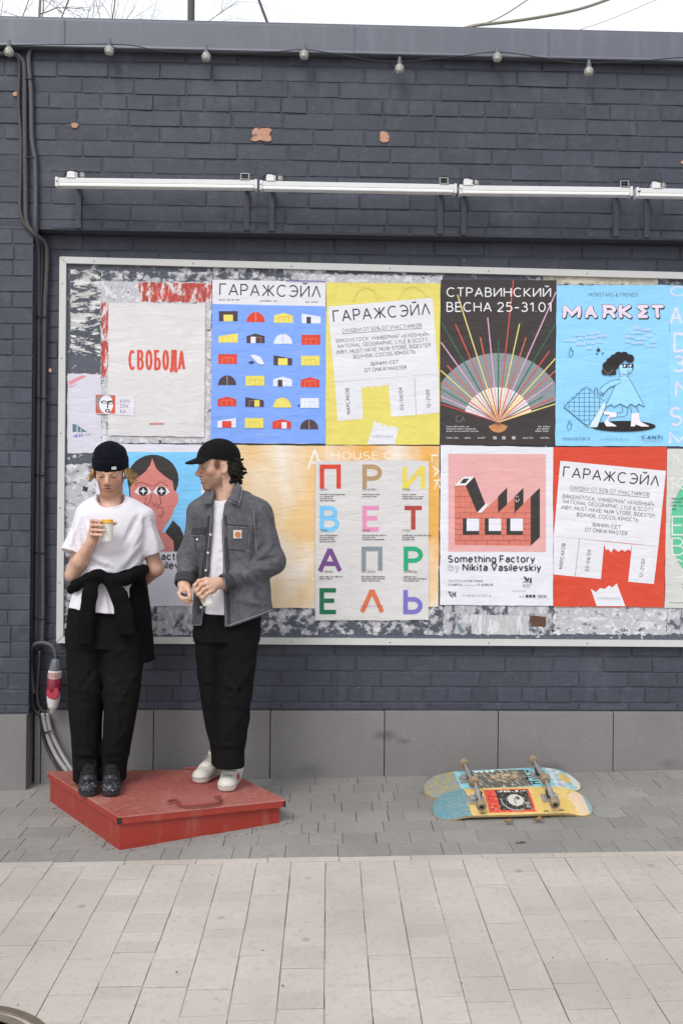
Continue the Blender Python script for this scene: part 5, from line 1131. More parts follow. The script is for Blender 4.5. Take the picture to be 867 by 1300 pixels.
# ================================================================== sculpting: distance fields turned into meshes
class Vol:
    def __init__(s, lo, hi, h):
        s.lo = np.array(lo, float); s.h = h; s.n = np.ceil((np.array(hi, float) - s.lo) / h).astype(int) + 1; s.d = np.full(s.n, .09, np.float32)
        s.ax = [s.lo[k] + h * np.arange(s.n[k]) for k in range(3)]
    def win(s, lo, hi):
        a = np.clip(np.floor((np.array(lo) - s.lo) / s.h).astype(int), 0, s.n); b = np.clip(np.ceil((np.array(hi) - s.lo) / s.h).astype(int) + 1, 0, s.n)
        sl = tuple(slice(x, y) for x, y in zip(a, b))
        if any(x >= y for x, y in zip(a, b)): return None, None
        return sl, (s.ax[0][sl[0]][:, None, None].astype(np.float32), s.ax[1][sl[1]][None, :, None].astype(np.float32), s.ax[2][sl[2]][None, None, :].astype(np.float32))
    def put(s, fn, lo, hi, k=.02, op='add'):
        m = k + .02; sl, X = s.win(np.array(lo) - m, np.array(hi) + m)
        if sl is None: return
        e = fn(*X).astype(np.float32); d = s.d[sl]
        if op == 'add': h = np.maximum(k - np.abs(d - e), 0) / k; s.d[sl] = np.minimum(d, e) - h * h * k * .25
        elif op == 'sub': e = -e; h = np.maximum(k - np.abs(d - e), 0) / k; s.d[sl] = np.maximum(d, e) + h * h * k * .25
        elif op == 'cap': s.d[sl] = np.maximum(d, e)
    def cone(s, a, b, ra, rb, k=.02, op='add', sq=None):
        a, b = np.array(a, float), np.array(b, float); ab = b - a; L2 = ab @ ab + 1e-12; r = max(ra, rb)
        def fn(x, y, z):
            px, py, pz = x - a[0], y - a[1], z - a[2]; t = np.clip((px * ab[0] + py * ab[1] + pz * ab[2]) / L2, 0, 1)
            qx, qy, qz = px - t * ab[0], py - t * ab[1], pz - t * ab[2]
            if sq is not None:                                  # squeeze along a direction: flattened limbs
                n, f = sq; w = (qx * n[0] + qy * n[1] + qz * n[2]) * (1 / f - 1); qx, qy, qz = qx + n[0] * w, qy + n[1] * w, qz + n[2] * w
            return np.sqrt(qx * qx + qy * qy + qz * qz) - (ra + (rb - ra) * t)
        s.put(fn, np.minimum(a, b) - r, np.maximum(a, b) + r, k, op)
    def chain(s, pts, rs, k=.02, **kw):
        for i in range(len(pts) - 1): s.cone(pts[i], pts[i + 1], rs[i], rs[i + 1], k, **kw)
    def ell(s, c, r, k=.02, M=None, op='add'):
        c, r = np.array(c, float), np.array(r, float); M = np.eye(3) if M is None else np.array(M, float); R_ = r.max()
        def fn(x, y, z):
            px, py, pz = x - c[0], y - c[1], z - c[2]
            q = [(M[i][0] * px + M[i][1] * py + M[i][2] * pz) for i in range(3)]
            k0 = np.sqrt(sum((q[i] / r[i]) ** 2 for i in range(3))); k1 = np.sqrt(sum((q[i] / r[i] ** 2) ** 2 for i in range(3))) + 1e-6
            return k0 * (k0 - 1) / k1
        s.put(fn, c - R_, c + R_, k, op)
    def zloft(s, rows, k=.02, op='add', n=2.0):
        """rows: (z, cx, cy, rx, ry) in any order; a body whose level sections are super-ellipses"""
        rows = np.array(sorted(rows)); z0, z1 = rows[0, 0], rows[-1, 0]
        zs = np.linspace(z0, z1, 200); cols = []
        for j in range(1, 5):
            c = np.interp(zs, rows[:, 0], rows[:, j]); ker = np.hanning(17); ker /= ker.sum(); cols.append(np.convolve(np.pad(c, 8, mode='edge'), ker, 'valid'))
        def fn(x, y, z):
            zc = z[0, 0]; v = [np.interp(zc, zs, c)[None, None, :] for c in cols]; m = np.minimum(v[2], v[3])
            q = (np.abs((x - v[0]) / v[2]) ** n + np.abs((y - v[1]) / v[3]) ** n) ** (1 / n)
            d = (q - 1) * m * np.where(q > 1, 1.0, 1.0); e = np.maximum(z0 - z, z - z1)
            return np.where(e > 0, np.sqrt(np.maximum(d, 0) ** 2 + e * e), np.maximum(d, e))
        lo = [(rows[:, 1] - rows[:, 3]).min(), (rows[:, 2] - rows[:, 4]).min(), z0]; hi = [(rows[:, 1] + rows[:, 3]).max(), (rows[:, 2] + rows[:, 4]).max(), z1]
        s.put(fn, lo, hi, k, op)
    def fn(s, f, lo, hi, k=.005, op='add'): s.put(f, lo, hi, k, op)
    def plane(s, p, n, lo=None, hi=None):
        """cut away the side the normal points to"""
        p, n = np.array(p, float), np.array(n, float); n /= np.linalg.norm(n); lo = s.lo if lo is None else lo; hi = s.lo + s.n * s.h if hi is None else hi
        sl, (x, y, z) = s.win(lo, hi); s.d[sl] = np.maximum(s.d[sl], (x - p[0]) * n[0] + (y - p[1]) * n[1] + (z - p[2]) * n[2])
    fk = 1.0
    def hit(s, p):
        """first solid point on the sight line through p"""
        d = np.array(p, float) - CAM; d /= np.linalg.norm(d); L = np.linalg.norm(np.array(p, float) - CAM); q = CAM + d * np.linspace(L - .35, L + .25, 220)[:, None]
        i = np.round((q - s.lo) / s.h).astype(int); ok = ((i >= 0) & (i < s.n)).all(1); i = np.where(ok[:, None], i, 0); v = np.where(ok, s.d[tuple(i.T)], 1.0); k = np.argmax(v < 0)
        return q[k] if v[k] < 0 else None
    def folds(s, segs, band=.035):
        """each (a, b, height, width): a cloth ridge (or groove, height < 0) along a-b"""
        lay_ = []
        for a, b, am, w in segs:
            P = [s.hit(np.array(a, float) + (np.array(b, float) - np.array(a, float)) * t) for t in np.linspace(0, 1, 7)]
            for i in range(6):
                if P[i] is not None and P[i + 1] is not None and np.linalg.norm(P[i] - P[i + 1]) < .12:
                    e = .35 + .65 * math.sin(math.pi * (i + .5) / 6); lay_.append((P[i], P[i + 1], am * e * s.fk, w))
        for a, b, am, w in lay_:
            a, b = np.array(a, float), np.array(b, float); ab = b - a; L2 = ab @ ab + 1e-9
            sl, X = s.win(np.minimum(a, b) - 3 * w, np.maximum(a, b) + 3 * w)
            if sl is None: continue
            px, py, pz = X[0] - a[0], X[1] - a[1], X[2] - a[2]; t = np.clip((px * ab[0] + py * ab[1] + pz * ab[2]) / L2, 0, 1)
            q2 = (px - t * ab[0]) ** 2 + (py - t * ab[1]) ** 2 + (pz - t * ab[2]) ** 2
            s.d[sl] -= (am * np.exp(-q2 / (w * w)) * .8).astype(np.float32)
    def wrinkle(s, amp, freq, stretch=(1, 1, 1), seed=0):
        idx = np.argwhere(np.abs(s.d) < .02)
        P = s.lo + idx * s.h; f = np.zeros(len(P)); rg = np.random.default_rng(seed)
        for o in range(5):
            fr = freq * rg.uniform(.6, 1.7); v = rg.normal(0, 1, 3) * stretch; v /= np.linalg.norm(v); w = rg.normal(0, 1, 3); ph = rg.uniform(0, 6, 2)
            f += np.sin(P @ v * fr + 1.6 * np.sin(P @ w * freq * .35 + ph[0]) + ph[1]) * np.sin(P @ rg.normal(0, 1, 3) * freq * .3 + ph[0])
        s.d[tuple(idx.T)] -= (amp * f / 2.2).astype(np.float32)
    def mesh(s, smooth=1):
        d = s.d; d[0], d[-1] = .05, .05; d[:, 0], d[:, -1] = .05, .05; d[:, :, 0], d[:, :, -1] = .05, .05
        ins = d < 0; c = np.zeros(tuple(s.n - 1), np.int8)
        for i in (0, 1):
            for j in (0, 1):
                for k in (0, 1): c += ins[i:s.n[0] - 1 + i, j:s.n[1] - 1 + j, k:s.n[2] - 1 + k]
        cells = np.argwhere((c > 0) & (c < 8)); ids = np.full(tuple(s.n - 1), -1, np.int32); ids[tuple(cells.T)] = np.arange(len(cells))
        acc = np.zeros((len(cells), 3)); cnt = np.zeros(len(cells))
        cor = [(i, j, k) for i in (0, 1) for j in (0, 1) for k in (0, 1)]
        val = {q: d[tuple((cells + q).T)] for q in cor}
        for p in cor:
            for ax in range(3):
                if p[ax] == 0:
                    q = list(p); q[ax] = 1; q = tuple(q); a, b = val[p], val[q]; m = (a < 0) != (b < 0)
                    t = np.where(m, a / np.where(m, a - b, 1), 0); pt = np.array(p, float)[None] + t[:, None] * np.eye(3)[ax][None]
                    acc += pt * m[:, None]; cnt += m
        V = s.lo + (cells + acc / cnt[:, None]) * s.h; Fs = []
        for ax in range(3):
            u, w = (ax + 1) % 3, (ax + 2) % 3; e = np.eye(3, dtype=int)
            a = ins[tuple(slice(0, -1) if k == ax else slice(None) for k in range(3))]; b = ins[tuple(slice(1, None) if k == ax else slice(None) for k in range(3))]
            E_ = np.argwhere(a != b); E_ = E_[(E_[:, u] > 0) & (E_[:, w] > 0) & (E_[:, u] < s.n[u] - 1) & (E_[:, w] < s.n[w] - 1)]
            f = np.stack([ids[tuple((E_ - o).T)] for o in (0 * e[0], e[u], e[u] + e[w], e[w])], 1); fl = a[tuple(E_.T)]
            f[~fl] = f[~fl][:, ::-1]; Fs.append(f)
        Fq = np.concatenate(Fs); Fq = Fq[(Fq >= 0).all(1)]
        for _ in range(smooth):
            for lam in (.5, -.34):
                S_ = np.zeros_like(V); n_ = np.zeros(len(V))
                for i in range(4):
                    for o in (1, 3): np.add.at(S_, Fq[:, i], V[Fq[:, (i + o) % 4]]); np.add.at(n_, Fq[:, i], 1)
                V = V + lam * (S_ / np.maximum(n_, 1)[:, None] - V)
        return V, Fq.tolist()

# ------------------------------------------------------------------ cloth, skin, hair
def cloth(name, c0, c1, weave=420, rough=.9, wash=0.0, pale=None, bump=.35, sheen=.2, scale=7):
    t = NT(name); n = t.noise(scale, 7, .65); w = t.noise(weave, 2, .6); c = t.mix(n, lin(c0), lin(c1))
    if pale: c = t.mix(t.rng(t.noise(28, 7, .7), .45, .72, 0, wash), c, lin(pale)); c = t.mix(t.rng(w, .4, .65, 0, wash * .8), c, lin(pale))
    t.color(c); t.bump(w, bump, .0012); t.bump(t.noise(55, 4), .2, .002); t.b.inputs['Sheen Weight'].default_value = sheen
    return t.set(Roughness=rough, Specular_IOR_Level=.12)
C_TEE = cloth('white_jersey', '#cfcbd2', '#d9d6db', 500, .85); C_BLK = cloth('black_twill', '#0b0a0b', '#131213', 500, .9, .15, '#211f21', .4, 0); C_KNIT = cloth('black_knit', '#0a090b', '#100f11', 260, .95, 0, None, .6, 0)
C_DENIM = cloth('grey_denim', '#3b3b40', '#515156', 520, .85, .42, '#77777b', .5, .05, 11); C_DENIM2 = cloth('grey_denim_dark', '#2a2a2d', '#38383c', 520, .85, .3, '#59595d', .5, .05)
C_NAVY = cloth('navy_knit', '#0a0a16', '#0f0f1c', 300, .95, 0, None, .5, .02); C_CAP = cloth('black_cotton', '#0a0a0b', '#101011', 500, .85, .2, '#1d1d1e', .3, .02)
def skin_mat(name):
    t = NT(name); c = t.attr(); n = t.noise(45, 5, .6); f = t.noise(260, 3); c = t.mix(t.rng(n, .35, .7, 0, .25), c, lin('#9a5c47')); t.color(c); t.bump(f, .12, .0008)
    t.b.inputs['Subsurface Weight'].default_value = .12; t.b.inputs['Subsurface Radius'].default_value = (.012, .005, .003); t.b.inputs['Subsurface Scale'].default_value = .6
    return t.set(Roughness=.5, Specular_IOR_Level=.4)
SKIN = skin_mat('skin')
def hair_mat(name, a, b): t = NT(name); n = t.noise(160, 4, .7, t.map((1, 1, .15))); t.color(t.mix(t.rng(n, .3, .7, 0, 1), lin(a), lin(b))); t.bump(n, .5, .002); return t.set(Roughness=.65, Specular_IOR_Level=.22)
BLOND = hair_mat('blond_hair', '#7d5f3c', '#c9a972'); DARKH = hair_mat('dark_hair', '#0b0807', '#1a1310')

class Head:
    """local frame: x to the right ear of the viewer when facing, y forward, z up, origin at eye level in the middle"""
    def __init__(s, o, f, pitch, k=1.0):
        f = np.array([f[0], f[1], 0.]); f /= np.linalg.norm(f); r = np.cross(f, (0, 0, 1)); c, n = math.cos(pitch), math.sin(pitch)
        s.o, s.k = np.array(o, float), k; s.f = f * c - np.array([0, 0, 1]) * n; s.u = np.array([0, 0, 1]) * c + f * n; s.r = r; s.M = np.array([s.r, s.f, s.u])
    def w(s, x, y, z): return s.o + s.k * (s.r * x + s.f * y + s.u * z)
    def loc(s, P): return (P - s.o) @ s.M.T / s.k
def sculpt_head(V, h, mouth_open=0.0, nose=1.0, ears=True, jaw=1.0):
    k = h.k; M = h.M; E = lambda c, r, sm=.02, op='add': V.ell(h.w(*c), np.array(r) * k, sm, M, op); Cn = lambda a, b, ra, rb, sm=.015, op='add': V.cone(h.w(*a), h.w(*b), ra * k, rb * k, sm, op)
    E((0, -.012, .035), (.076, .096, .086)); E((0, .035, -.028), (.055, .057, .078), .03); E((0, .03, .03), (.066, .062, .06), .02)
    for s in (-1, 1):
        Cn((s * .051, -.005, -.050), (s * .022, .064, -.106), .017 * jaw, .014 * jaw, .03); E((s * .043, .052, -.026), (.02, .022, .02), .02)
        E((s * .031, .094, .0), (.017, .014, .0105), .012, 'sub'); E((s * .031, .0785, -.002), (.0155, .014, .013), .004)
        Cn((s * .016, .091, .014), (s * .045, .077, .016), .0075, .0065, .012)
        E((s * .0115, .101, -.040), (.0085, .011, .0075), .006)
        if ears:
            E((s * .078, -.012, -.012), (.0085, .019, .031), .006); E((s * .085, -.010, -.010), (.005, .010, .019), .004, 'sub'); E((s * .078, -.004, -.036), (.007, .009, .010), .006)
    E((0, .074, -.106), (.022, .018, .017), .02); E((0, .070, -.066), (.032, .026, .03), .02)
    Cn((0, .087, .008), (0, .112 + .004 * (nose - 1), -.032), .0075, .0115 * nose, .012)
    E((0, .0955, -.0605), (.023, .0075, .0052), .005); E((0, .0935, -.0715 - mouth_open), (.020, .0075, .0065), .005)
    E((0, .101, -.0655 - mouth_open * .5), (.021, .012, .0014 + mouth_open * .55), .003, 'sub')
    V.cone(h.w(0, -.035, -.05), h.w(0, -.05, -.14), .050 * k, .052 * k, .02)
def skin_paint(V, h, base, lip, stubble, brow, st_amt, side=0.0):
    L = h.loc(V); x, y, z = L.T; ax_ = np.abs(x); c = np.tile(H_(base), (len(V), 1)); near = (np.abs(z) < .14) & (y > 0) & (ax_ < .1) & (y < .15)
    g = lambda cx, cz, rx, rz: np.exp(-(((ax_ - cx) / rx) ** 2 + ((z - cz) / rz) ** 2) ** 2) * near
    red = H_('#b8705f'); mixc = lambda c, m, col: c * (1 - m[:, None]) + np.array(col) * m[:, None]
    c = mixc(c, .45 * g(.043, -.03, .024, .02), red); c = mixc(c, .5 * g(0, -.034, .016, .014), red); c = mixc(c, .5 * g(.077, -.01, .012, .04) , red)
    st = np.clip(np.exp(-((z + .085) / .042) ** 2) * (y > .0) * near * 1.2, 0, 1) * (1 - g(0, -.066, .026, .011)); c = mixc(c, st_amt * st, H_(stubble)); c = mixc(c, st_amt * .9 * g(0, -.050, .026, .0055), H_(stubble))
    c = mixc(c, .8 * g(0, -.0665, .023, .0105) * (y > .08), H_(lip)); c = mixc(c, .75 * g(0, -.0658, .021, .0026) * (y > .07), H_('#3a1a17'))
    c = mixc(c, .85 * g(.032, .0185, .0175, .0045) * (y > .06), H_(brow)); c = mixc(c, .95 * g(.031, -.0080, .0160, .0036) * (y > .065), H_('#20130f')); c = mixc(c, .4 * g(.031, .002, .017, .010) * (y > .06), H_('#9a5f50'))
    sb = .8
    c = mixc(c, side * sb * np.exp(-(((y - .022) / .016) ** 2 + ((z - .006) / .030) ** 2) ** 3) * (ax_ > .045), H_(brow))
    c = mixc(c, .7 * g(.0105, -.0455, .005, .003) * (y > .085), H_('#5a2c25'))
    return np.clip(c, 0, 1)
def Wr(rows, ry):
    """rows of (photo y, left x, right x, depth y[, half thickness]) -> loft rows"""
    out = []
    for q in rows:
        a, b = W(q[1], q[0], q[3]), W(q[2], q[0], q[3]); out.append(((a[2] + b[2]) / 2, (a[0] + b[0]) / 2, q[3], (b[0] - a[0]) / 2, q[4] if len(q) > 4 else ry))
    return out
def put(name, V, mat, parent, smooth=1, cols=None): v, f = V.mesh(smooth); return obj(name, v, f, mat, parent, True, cols=cols(v) if cols else None)
def finger(V, pts, r=.0088, tip=.0068, k=.006):
    n = len(pts); V.chain(pts, np.linspace(r, tip, n), k)
def shoe(parent, heel, toe, sole_c, up_c, name, lift=0.0, high=.10, toecap=None, lace='#1a1a1c', wide=1.0):
    """heel and toe: ends of the sole on the ground"""
    heel, toe = np.array(heel), np.array(toe); f = toe - heel; L = np.linalg.norm(f); f = f / L; u = np.array([0, 0, 1.]) - f * f[2]; u /= np.linalg.norm(u); r = np.cross(f, u); M = np.array([f, r, u])
    P = lambda x, y, z: heel + f * x * L + r * y + u * z
    lo = np.minimum(heel, toe) - .09; hi = np.maximum(heel, toe) + .09; hi[2] += high + .02; w = .040 * wide
    V = Vol(lo, hi, .0035)
    V.cone(P(.15, 0, .045), P(.62, 0, .042), .036 * wide, .041 * wide, .03); V.ell(P(.79, 0, .030), (L * .19, .045 * wide, .036), .025, M); V.cone(P(.17, 0, .06), P(.20, 0, high), .040, .043, .03); V.cone(P(.22, 0, .085), P(.58, 0, .055), .034, .032, .03)
    V.cone(P(.13, 0, .02), P(.8, 0, .02), .037 * wide, .044 * wide, .01)
    V.folds([(P(.60, -.05, .045), P(.66, 0, .075), -.003, .004), (P(.60, .05, .045), P(.66, 0, .075), -.003, .004), (P(.34, -.026, .10), P(.6, -.024, .06), -.003, .004), (P(.34, .026, .10), P(.6, .024, .06), -.003, .004), (P(.0, 0, .05), P(.0, 0, .09), -.002, .005), (P(.3, -.05, .03), P(.36, -.03, .09), -.002, .004), (P(.3, .05, .03), P(.36, .03, .09), -.002, .004), (P(.56, -.04, .06), P(.56, .04, .06), -.004, .006), (P(.5, -.04, .07), P(.5, .04, .07), .003, .006)])
    V.plane(P(0, 0, .0015), -u); V.cone(P(.2, 0, high + .01), P(.2, 0, high + .08), .036, .036, .004, 'sub'); V.plane(P(0, 0, high), u)
    def cols(v):
        L_ = (v - heel) @ M.T; c = np.tile(H_(up_c), (len(v), 1)); s = np.clip((.026 - L_[:, 2]) / .004, 0, 1)[:, None]; c = c * (1 - s) + H_(sole_c) * s
        ln = (np.abs(L_[:, 2] - .026) < .0025)[:, None]; c = np.where(ln, c * .45, c)
        if toecap:
            n = np.array([mnoise.noise(Vector(q * 160)) for q in v]); m = ((L_[:, 0] > .70 * L) & (L_[:, 2] > .030) & (n > .40)); c[m] = H_(toecap)
        return c
    t = NT(name + '_leather'); cc = t.attr(); k = t.noise(60, 5, .7); t.color(t.mix(t.rng(k, .5, .75, 0, .3), cc, lin('#8b867e') if up_c > '#8' else lin('#26282d'))); t.bump(k, .2, .001); t.set(Roughness=.55)
    root = put(name, V, t.m, parent, 1, cols)
    m = MB()
    for k in range(5):
        x = .30 + k * .068; z = .1265 - .098 * (x - .22)
        m.tube([P(x, -.029, z - .014), P(x + .01, -.012, z), P(x + .02, .012, z - .001), P(x + .03, .029, z - .016)], .0034, 6); m.tube([P(x + .03, -.029, z - .016), P(x + .02, -.012, z - .001), P(x + .01, .012, z), P(x, .029, z - .014)], .0034, 6)
    b = P(.31, 0, .116); m.tube(spline([b, b + r * .022 + u * .012, b + r * .035 - u * .004, b + r * .012], 5), .0028, 6); m.tube(spline([b, b - r * .022 + u * .012, b - r * .035 - u * .006, b - r * .012], 5), .0028, 6)
    m.build('lace', plain(name + '_lace', lace, .8, .1, 40), root, True)
    return root
def cup(parent_label, top, bot, r1, r0, lid_c, lab):
    top, bot = np.array(top), np.array(bot); a = top - bot; L = np.linalg.norm(a); a /= L
    t = thing('paper_cup', bot, lab, 'cup', 'paper cups held by the two men'); Mw = plain('cup_paper_' + str(int(bot[0] * 100)), '#d3d2c9', .6, .05, 20); My = plain('cup_lid_' + str(int(bot[0] * 100)), lid_c, .35, .06, 20)
    m = MB(); m.lathe([(0, .004), (r0 * .93, .004), (r0 * .95, 0), (r0, .001), (r0 + .0006, .008), (r1, L), (0, L)], bot, a, 30); m.build('cup_body', Mw, t, False)
    m = MB(); m.lathe([(r1, L - .003), (r1 + .0022, L - .003), (r1 + .0024, L + .003), (r1 + .0005, L + .005), (r1 - .001, L + .014), (r1 - .004, L + .0155), (r1 - .006, L + .0125), (0, L + .0125)], bot, a, 30); m.build('lid', My, t, False)
    return t
# ================================================================== the man in the dark beanie
yT = -.42
p1 = G(125, 1000, HT)
man = None
h1 = Head(W(140.5, 598, yT), (.02, -1), math.radians(17), .98)
sh = {'R': W(113.5, 661, yT), 'L': W(180.5, 661, yT), 'eR': W(93, 729, -.47), 'wR': W(117.5, 686, -.585), 'eL': W(198.5, 722, -.38), 'wL': W(172, 747, -.22)}
lo = W(60, 1020, -.5); hi = W(225, 560, -.5)
V = Vol([lo[0], -.82, .10], [hi[0], -.10, h1.o[2] + .16], .0031)
sculpt_head(V, h1)
V.cone(W(141, 618, yT + .035), W(141, 650, yT + .025), .051, .06, .03)
V.cone(W(120, 660, yT + .01), W(166, 660, yT + .01), .05, .05, .05)                       # shoulders, chest and hips, under the clothes
V.zloft(Wr([(648, 108, 176, yT, .07), (690, 112, 174, yT, .085), (740, 112, 170, yT, .08), (790, 102, 176, yT - .02, .085)], .08), .04)
for (a_, b_, c_) in ((W(113, 790, -.44), W(110, 880, -.53), W(112, 985, -.53)), (W(160, 790, -.44), W(156, 880, -.54), W(142, 985, -.53))): V.chain([a_, b_, c_], [.065, .045, .032], .03)
V.chain([sh['R'], sh['eR']], [.042, .035], .02); V.chain([sh['eR'], sh['eR'] * .6 + sh['wR'] * .4 + (0, -.004, 0), sh['wR']], [.038, .0365, .0255], .02)
V.chain([sh['L'], sh['eL']], [.041, .037], .02); V.chain([sh['eL'], sh['wL']], [.038, .029], .02)
V.chain([sh['wL'], sh['wL'] + (-.06, .02, -.02)], [.028, .026], .02); 
for i in range(4): b0 = sh['wL'] + (-.06, .02 , -.02) + np.array([0, 0, .025 - .017 * i]); finger(V, [b0, b0 + (-.04, .005, -.004), b0 + (-.07, 0, -.008)])
# the hand round the cup
cb, ct = W(136.5, 687, -.645), W(135.8, 663.5, -.645); ca_ = (ct - cb) / np.linalg.norm(ct - cb)
pw = W(120.5, 672, -.598); V.chain([sh['wR'], W(119.5, 679, -.592), pw], [.0265, .027, .026], .014, sq=((0, 1, 0), .62)); V.cone(W(120, 664, -.603), W(120, 679, -.600), .019, .019, .014)
for i, (py, x1) in enumerate(((661.0, 128.5), (666.6, 131), (672.8, 133.2), (678.6, 129.5))):
    finger(V, [W(117.8, py + 1.0, -.604), W(116.8, py + .2, -.640), W(121.5, py, -.676), W(x1, py + .8, -.688)], .0092, .0072)
finger(V, [W(122, 676, -.590), W(131, 672, -.585), W(141, 667, -.592), W(147, 664, -.612)], .011, .0085)
v, f = V.mesh(1)
man = obj('person', v - np.array([p1[0], -.5, p1[2]]), f, SKIN, None, True, cols=skin_paint(v, h1, '#cda690', '#ab6a62', '#94694c', '#8a6138', .7)); man.location = Vector((p1[0], -.5, p1[2]))
tag(man, 'man in a navy beanie and white t-shirt holding a cup at his chest', 'person', 'the two men')
# t-shirt
V = Vol([lo[0], -.72, W(0, 800, yT)[2]], [hi[0], -.2, W(0, 615, yT)[2]], .0045)
V.zloft(Wr([(627.5, 127, 156, yT + .02, .06), (631, 118, 165, yT + .02, .075), (636, 110, 174, yT + .01, .09), (642, 104, 182, yT, .10), (652, 100, 188, yT, .115), (668, 100, 188, yT, .125), (692, 100, 185, yT, .125), (716, 103, 182, yT, .12), (738, 100, 180, yT, .118), (757, 92, 180, yT - .01, .13), (783, 84.5, 181, yT - .02, .145)], .12), .02, n=2.15)
sR, sL = W(94, 703, -.475), W(196.5, 702, -.40); s0R, s0L = W(113, 657, yT), W(180, 657, yT)
dR = sR - s0R; dR /= np.linalg.norm(dR); dL = sL - s0L; dL /= np.linalg.norm(dL)
VS = Vol([lo[0], -.72, W(0, 800, yT)[2]], [hi[0], -.2, W(0, 615, yT)[2]], .0045)
VS.cone(s0R, sR + dR * .05, .060, .075, .02); VS.cone(s0L, sL + dL * .05, .058, .056, .02)
VS.cone(W(130, 638, yT + .02), s0R, .04, .054, .03); VS.cone(W(154, 638, yT + .02), s0L, .04, .052, .03)
VS.plane(sR, dR); VS.plane(sL, dL); VS.cone(sR + dR * .05, sR + dR * .14, .064, .064, .004, 'sub'); VS.cone(sL + dL * .034, sL + dL * .14, .046, .046, .004, 'sub')
_h = np.maximum(.035 - np.abs(V.d - VS.d), 0) / .035; V.d = np.minimum(V.d, VS.d) - _h * _h * .035 * .25
S_ = lambda *q: W(*q)
V.fk = 1.3
V.folds([(S_(107, 700, -.545), S_(150, 722, -.56), 0.0155, 0.0110), (S_(112, 712, -.545), S_(140, 727, -.555), -0.0109, 0.0102), (S_(178, 690, -.52), S_(150, 722, -.56), 0.0170, 0.0119), (S_(181, 700, -.51), S_(160, 722, -.55), -0.0139, 0.0102), (S_(181, 668, -.52), S_(166, 700, -.555), 0.0124, 0.0119),
         (S_(176, 655, -.525), S_(158, 690, -.56), -0.0093, 0.0136), (S_(110, 665, -.53), S_(118, 690, -.55), 0.0109, 0.0119), (S_(104, 660, -.52), S_(108, 700, -.53), -0.0139, 0.0102), (S_(184, 660, -.51), S_(184, 695, -.50), -0.0155, 0.0093), (S_(190, 660, -.48), S_(200, 695, -.46), 0.0093, 0.0110),
         (S_(100, 660, -.51), S_(88, 696, -.53), 0.0093, 0.0119), (S_(92, 672, -.51), S_(101, 698, -.54), -0.0093, 0.0102), (S_(95, 755, -.53), S_(88, 778, -.55), 0.0124, 0.0102), (S_(128, 745, -.56), S_(120, 778, -.57), 0.0109, 0.0119), (S_(138, 748, -.56), S_(143, 780, -.57), -0.0109, 0.0102), (S_(120, 640, -.50), S_(160, 641, -.50), 0.0047, 0.0085),
         (S_(112, 722, -.545), S_(165, 728, -.55), 0.0139, 0.0110), (S_(120, 708, -.55), S_(172, 705, -.545), -.004, .02)])
V.wrinkle(.0036, 34, (.7, .7, 1), 3)
za, zb = W(84.5, 772, yT - .1)[2], W(149, 780.5, yT - .1)[2]; V.plane(W(84.5, 773, -.55), (-.10, 0, -1))
hc = W(141, 628, -.44); V.ell(W(141, 630, -.475), (.079, .085, .066), .006, op='sub'); V.cone(W(141, 610, yT + .02), W(141, 633, yT), .07, .07, .006, 'sub')
rc = []
for k in range(31):
    a_ = math.pi * k / 30; q = V.hit(W(141 - 21.3 * math.cos(a_), 627.5 + 17.3 * abs(math.sin(a_)) ** .85, -.5))
    if q is not None: rc.append(q + (0, .001, 0))
put('tshirt', V, C_TEE, man, 1)
rc = np.array(rc); rc[1:-1] = (rc[:-2] + rc[1:-1] * 2 + rc[2:]) / 4; m = MB(); m.tube(rc, .0052, 8); m.build('collar', C_TEE, man, True)          # ribbed neckband
# trousers
V = Vol([lo[0], -.75, .10], [hi[0], -.2, W(0, 765, -.45)[2]], .0048)
V.zloft(Wr([(770, 88, 180, -.43, .115), (790, 85.5, 184, -.44, .125), (820, 85.5, 184, -.45, .125)], .12), .03, n=2.4)
V.zloft(Wr([(800, 85.5, 140, -.45, .11), (840, 86, 133, -.47, .10), (875, 87.5, 131, -.51, .095), (905, 88.5, 129.5, -.53, .092), (940, 91.5, 129, -.535, .09), (966, 93.5, 128.5, -.54, .092), (989, 94.5, 127.5, -.54, .095)], .1), .02, n=2.3)
V.zloft(Wr([(800, 130, 184, -.45, .11), (840, 130, 182, -.48, .10), (875, 132, 179, -.53, .095), (905, 133, 174, -.54, .092), (940, 131, 167, -.54, .088), (966, 130, 162, -.535, .088), (989, 128.5, 159.5, -.53, .09)], .1), .02, n=2.3)
fl = []
for (x0, x1, yy, dd, a) in ((92, 126, 872, 8, .010), (90, 122, 884, -7, -.009), (95, 128, 897, 6, .009), (135, 174, 868, -8, .010), (140, 177, 882, 7, -.009), (136, 170, 893, -6, .010), (96, 127, 955, 6, .009), (95, 126, 966, -5, -.008), (97, 127, 975, 4, .009), (131, 160, 958, -6, .009), (132, 160, 970, 5, -.008), (131, 158, 978, -3, .009), (110, 128, 838, 14, .008), (138, 160, 836, -14, .008), (100, 106, 905, 45, .007), (150, 146, 905, 45, .007)):
    fl.append((W(x0, yy, -.60), W(x1, yy + dd, -.63), a, .014))
V.fk = .5; V.folds(fl); V.fk = .9; V.folds([(W(88, 850, -.6), W(118, 905, -.63), .008, .013), (W(124, 845, -.6), W(98, 880, -.63), -.008, .012), (W(180, 845, -.6), W(146, 900, -.64), .008, .013), (W(136, 850, -.6), W(166, 890, -.64), -.008, .012), (W(95, 920, -.6), W(120, 960, -.63), .007, .012), (W(165, 920, -.6), W(138, 955, -.63), .007, .012), (W(112, 830, -.6), W(108, 960, -.63), .005, .010), (W(156, 830, -.6), W(148, 960, -.63), .005, .010)]); V.wrinkle(.0028, 34, (.8, .8, 1), 8)
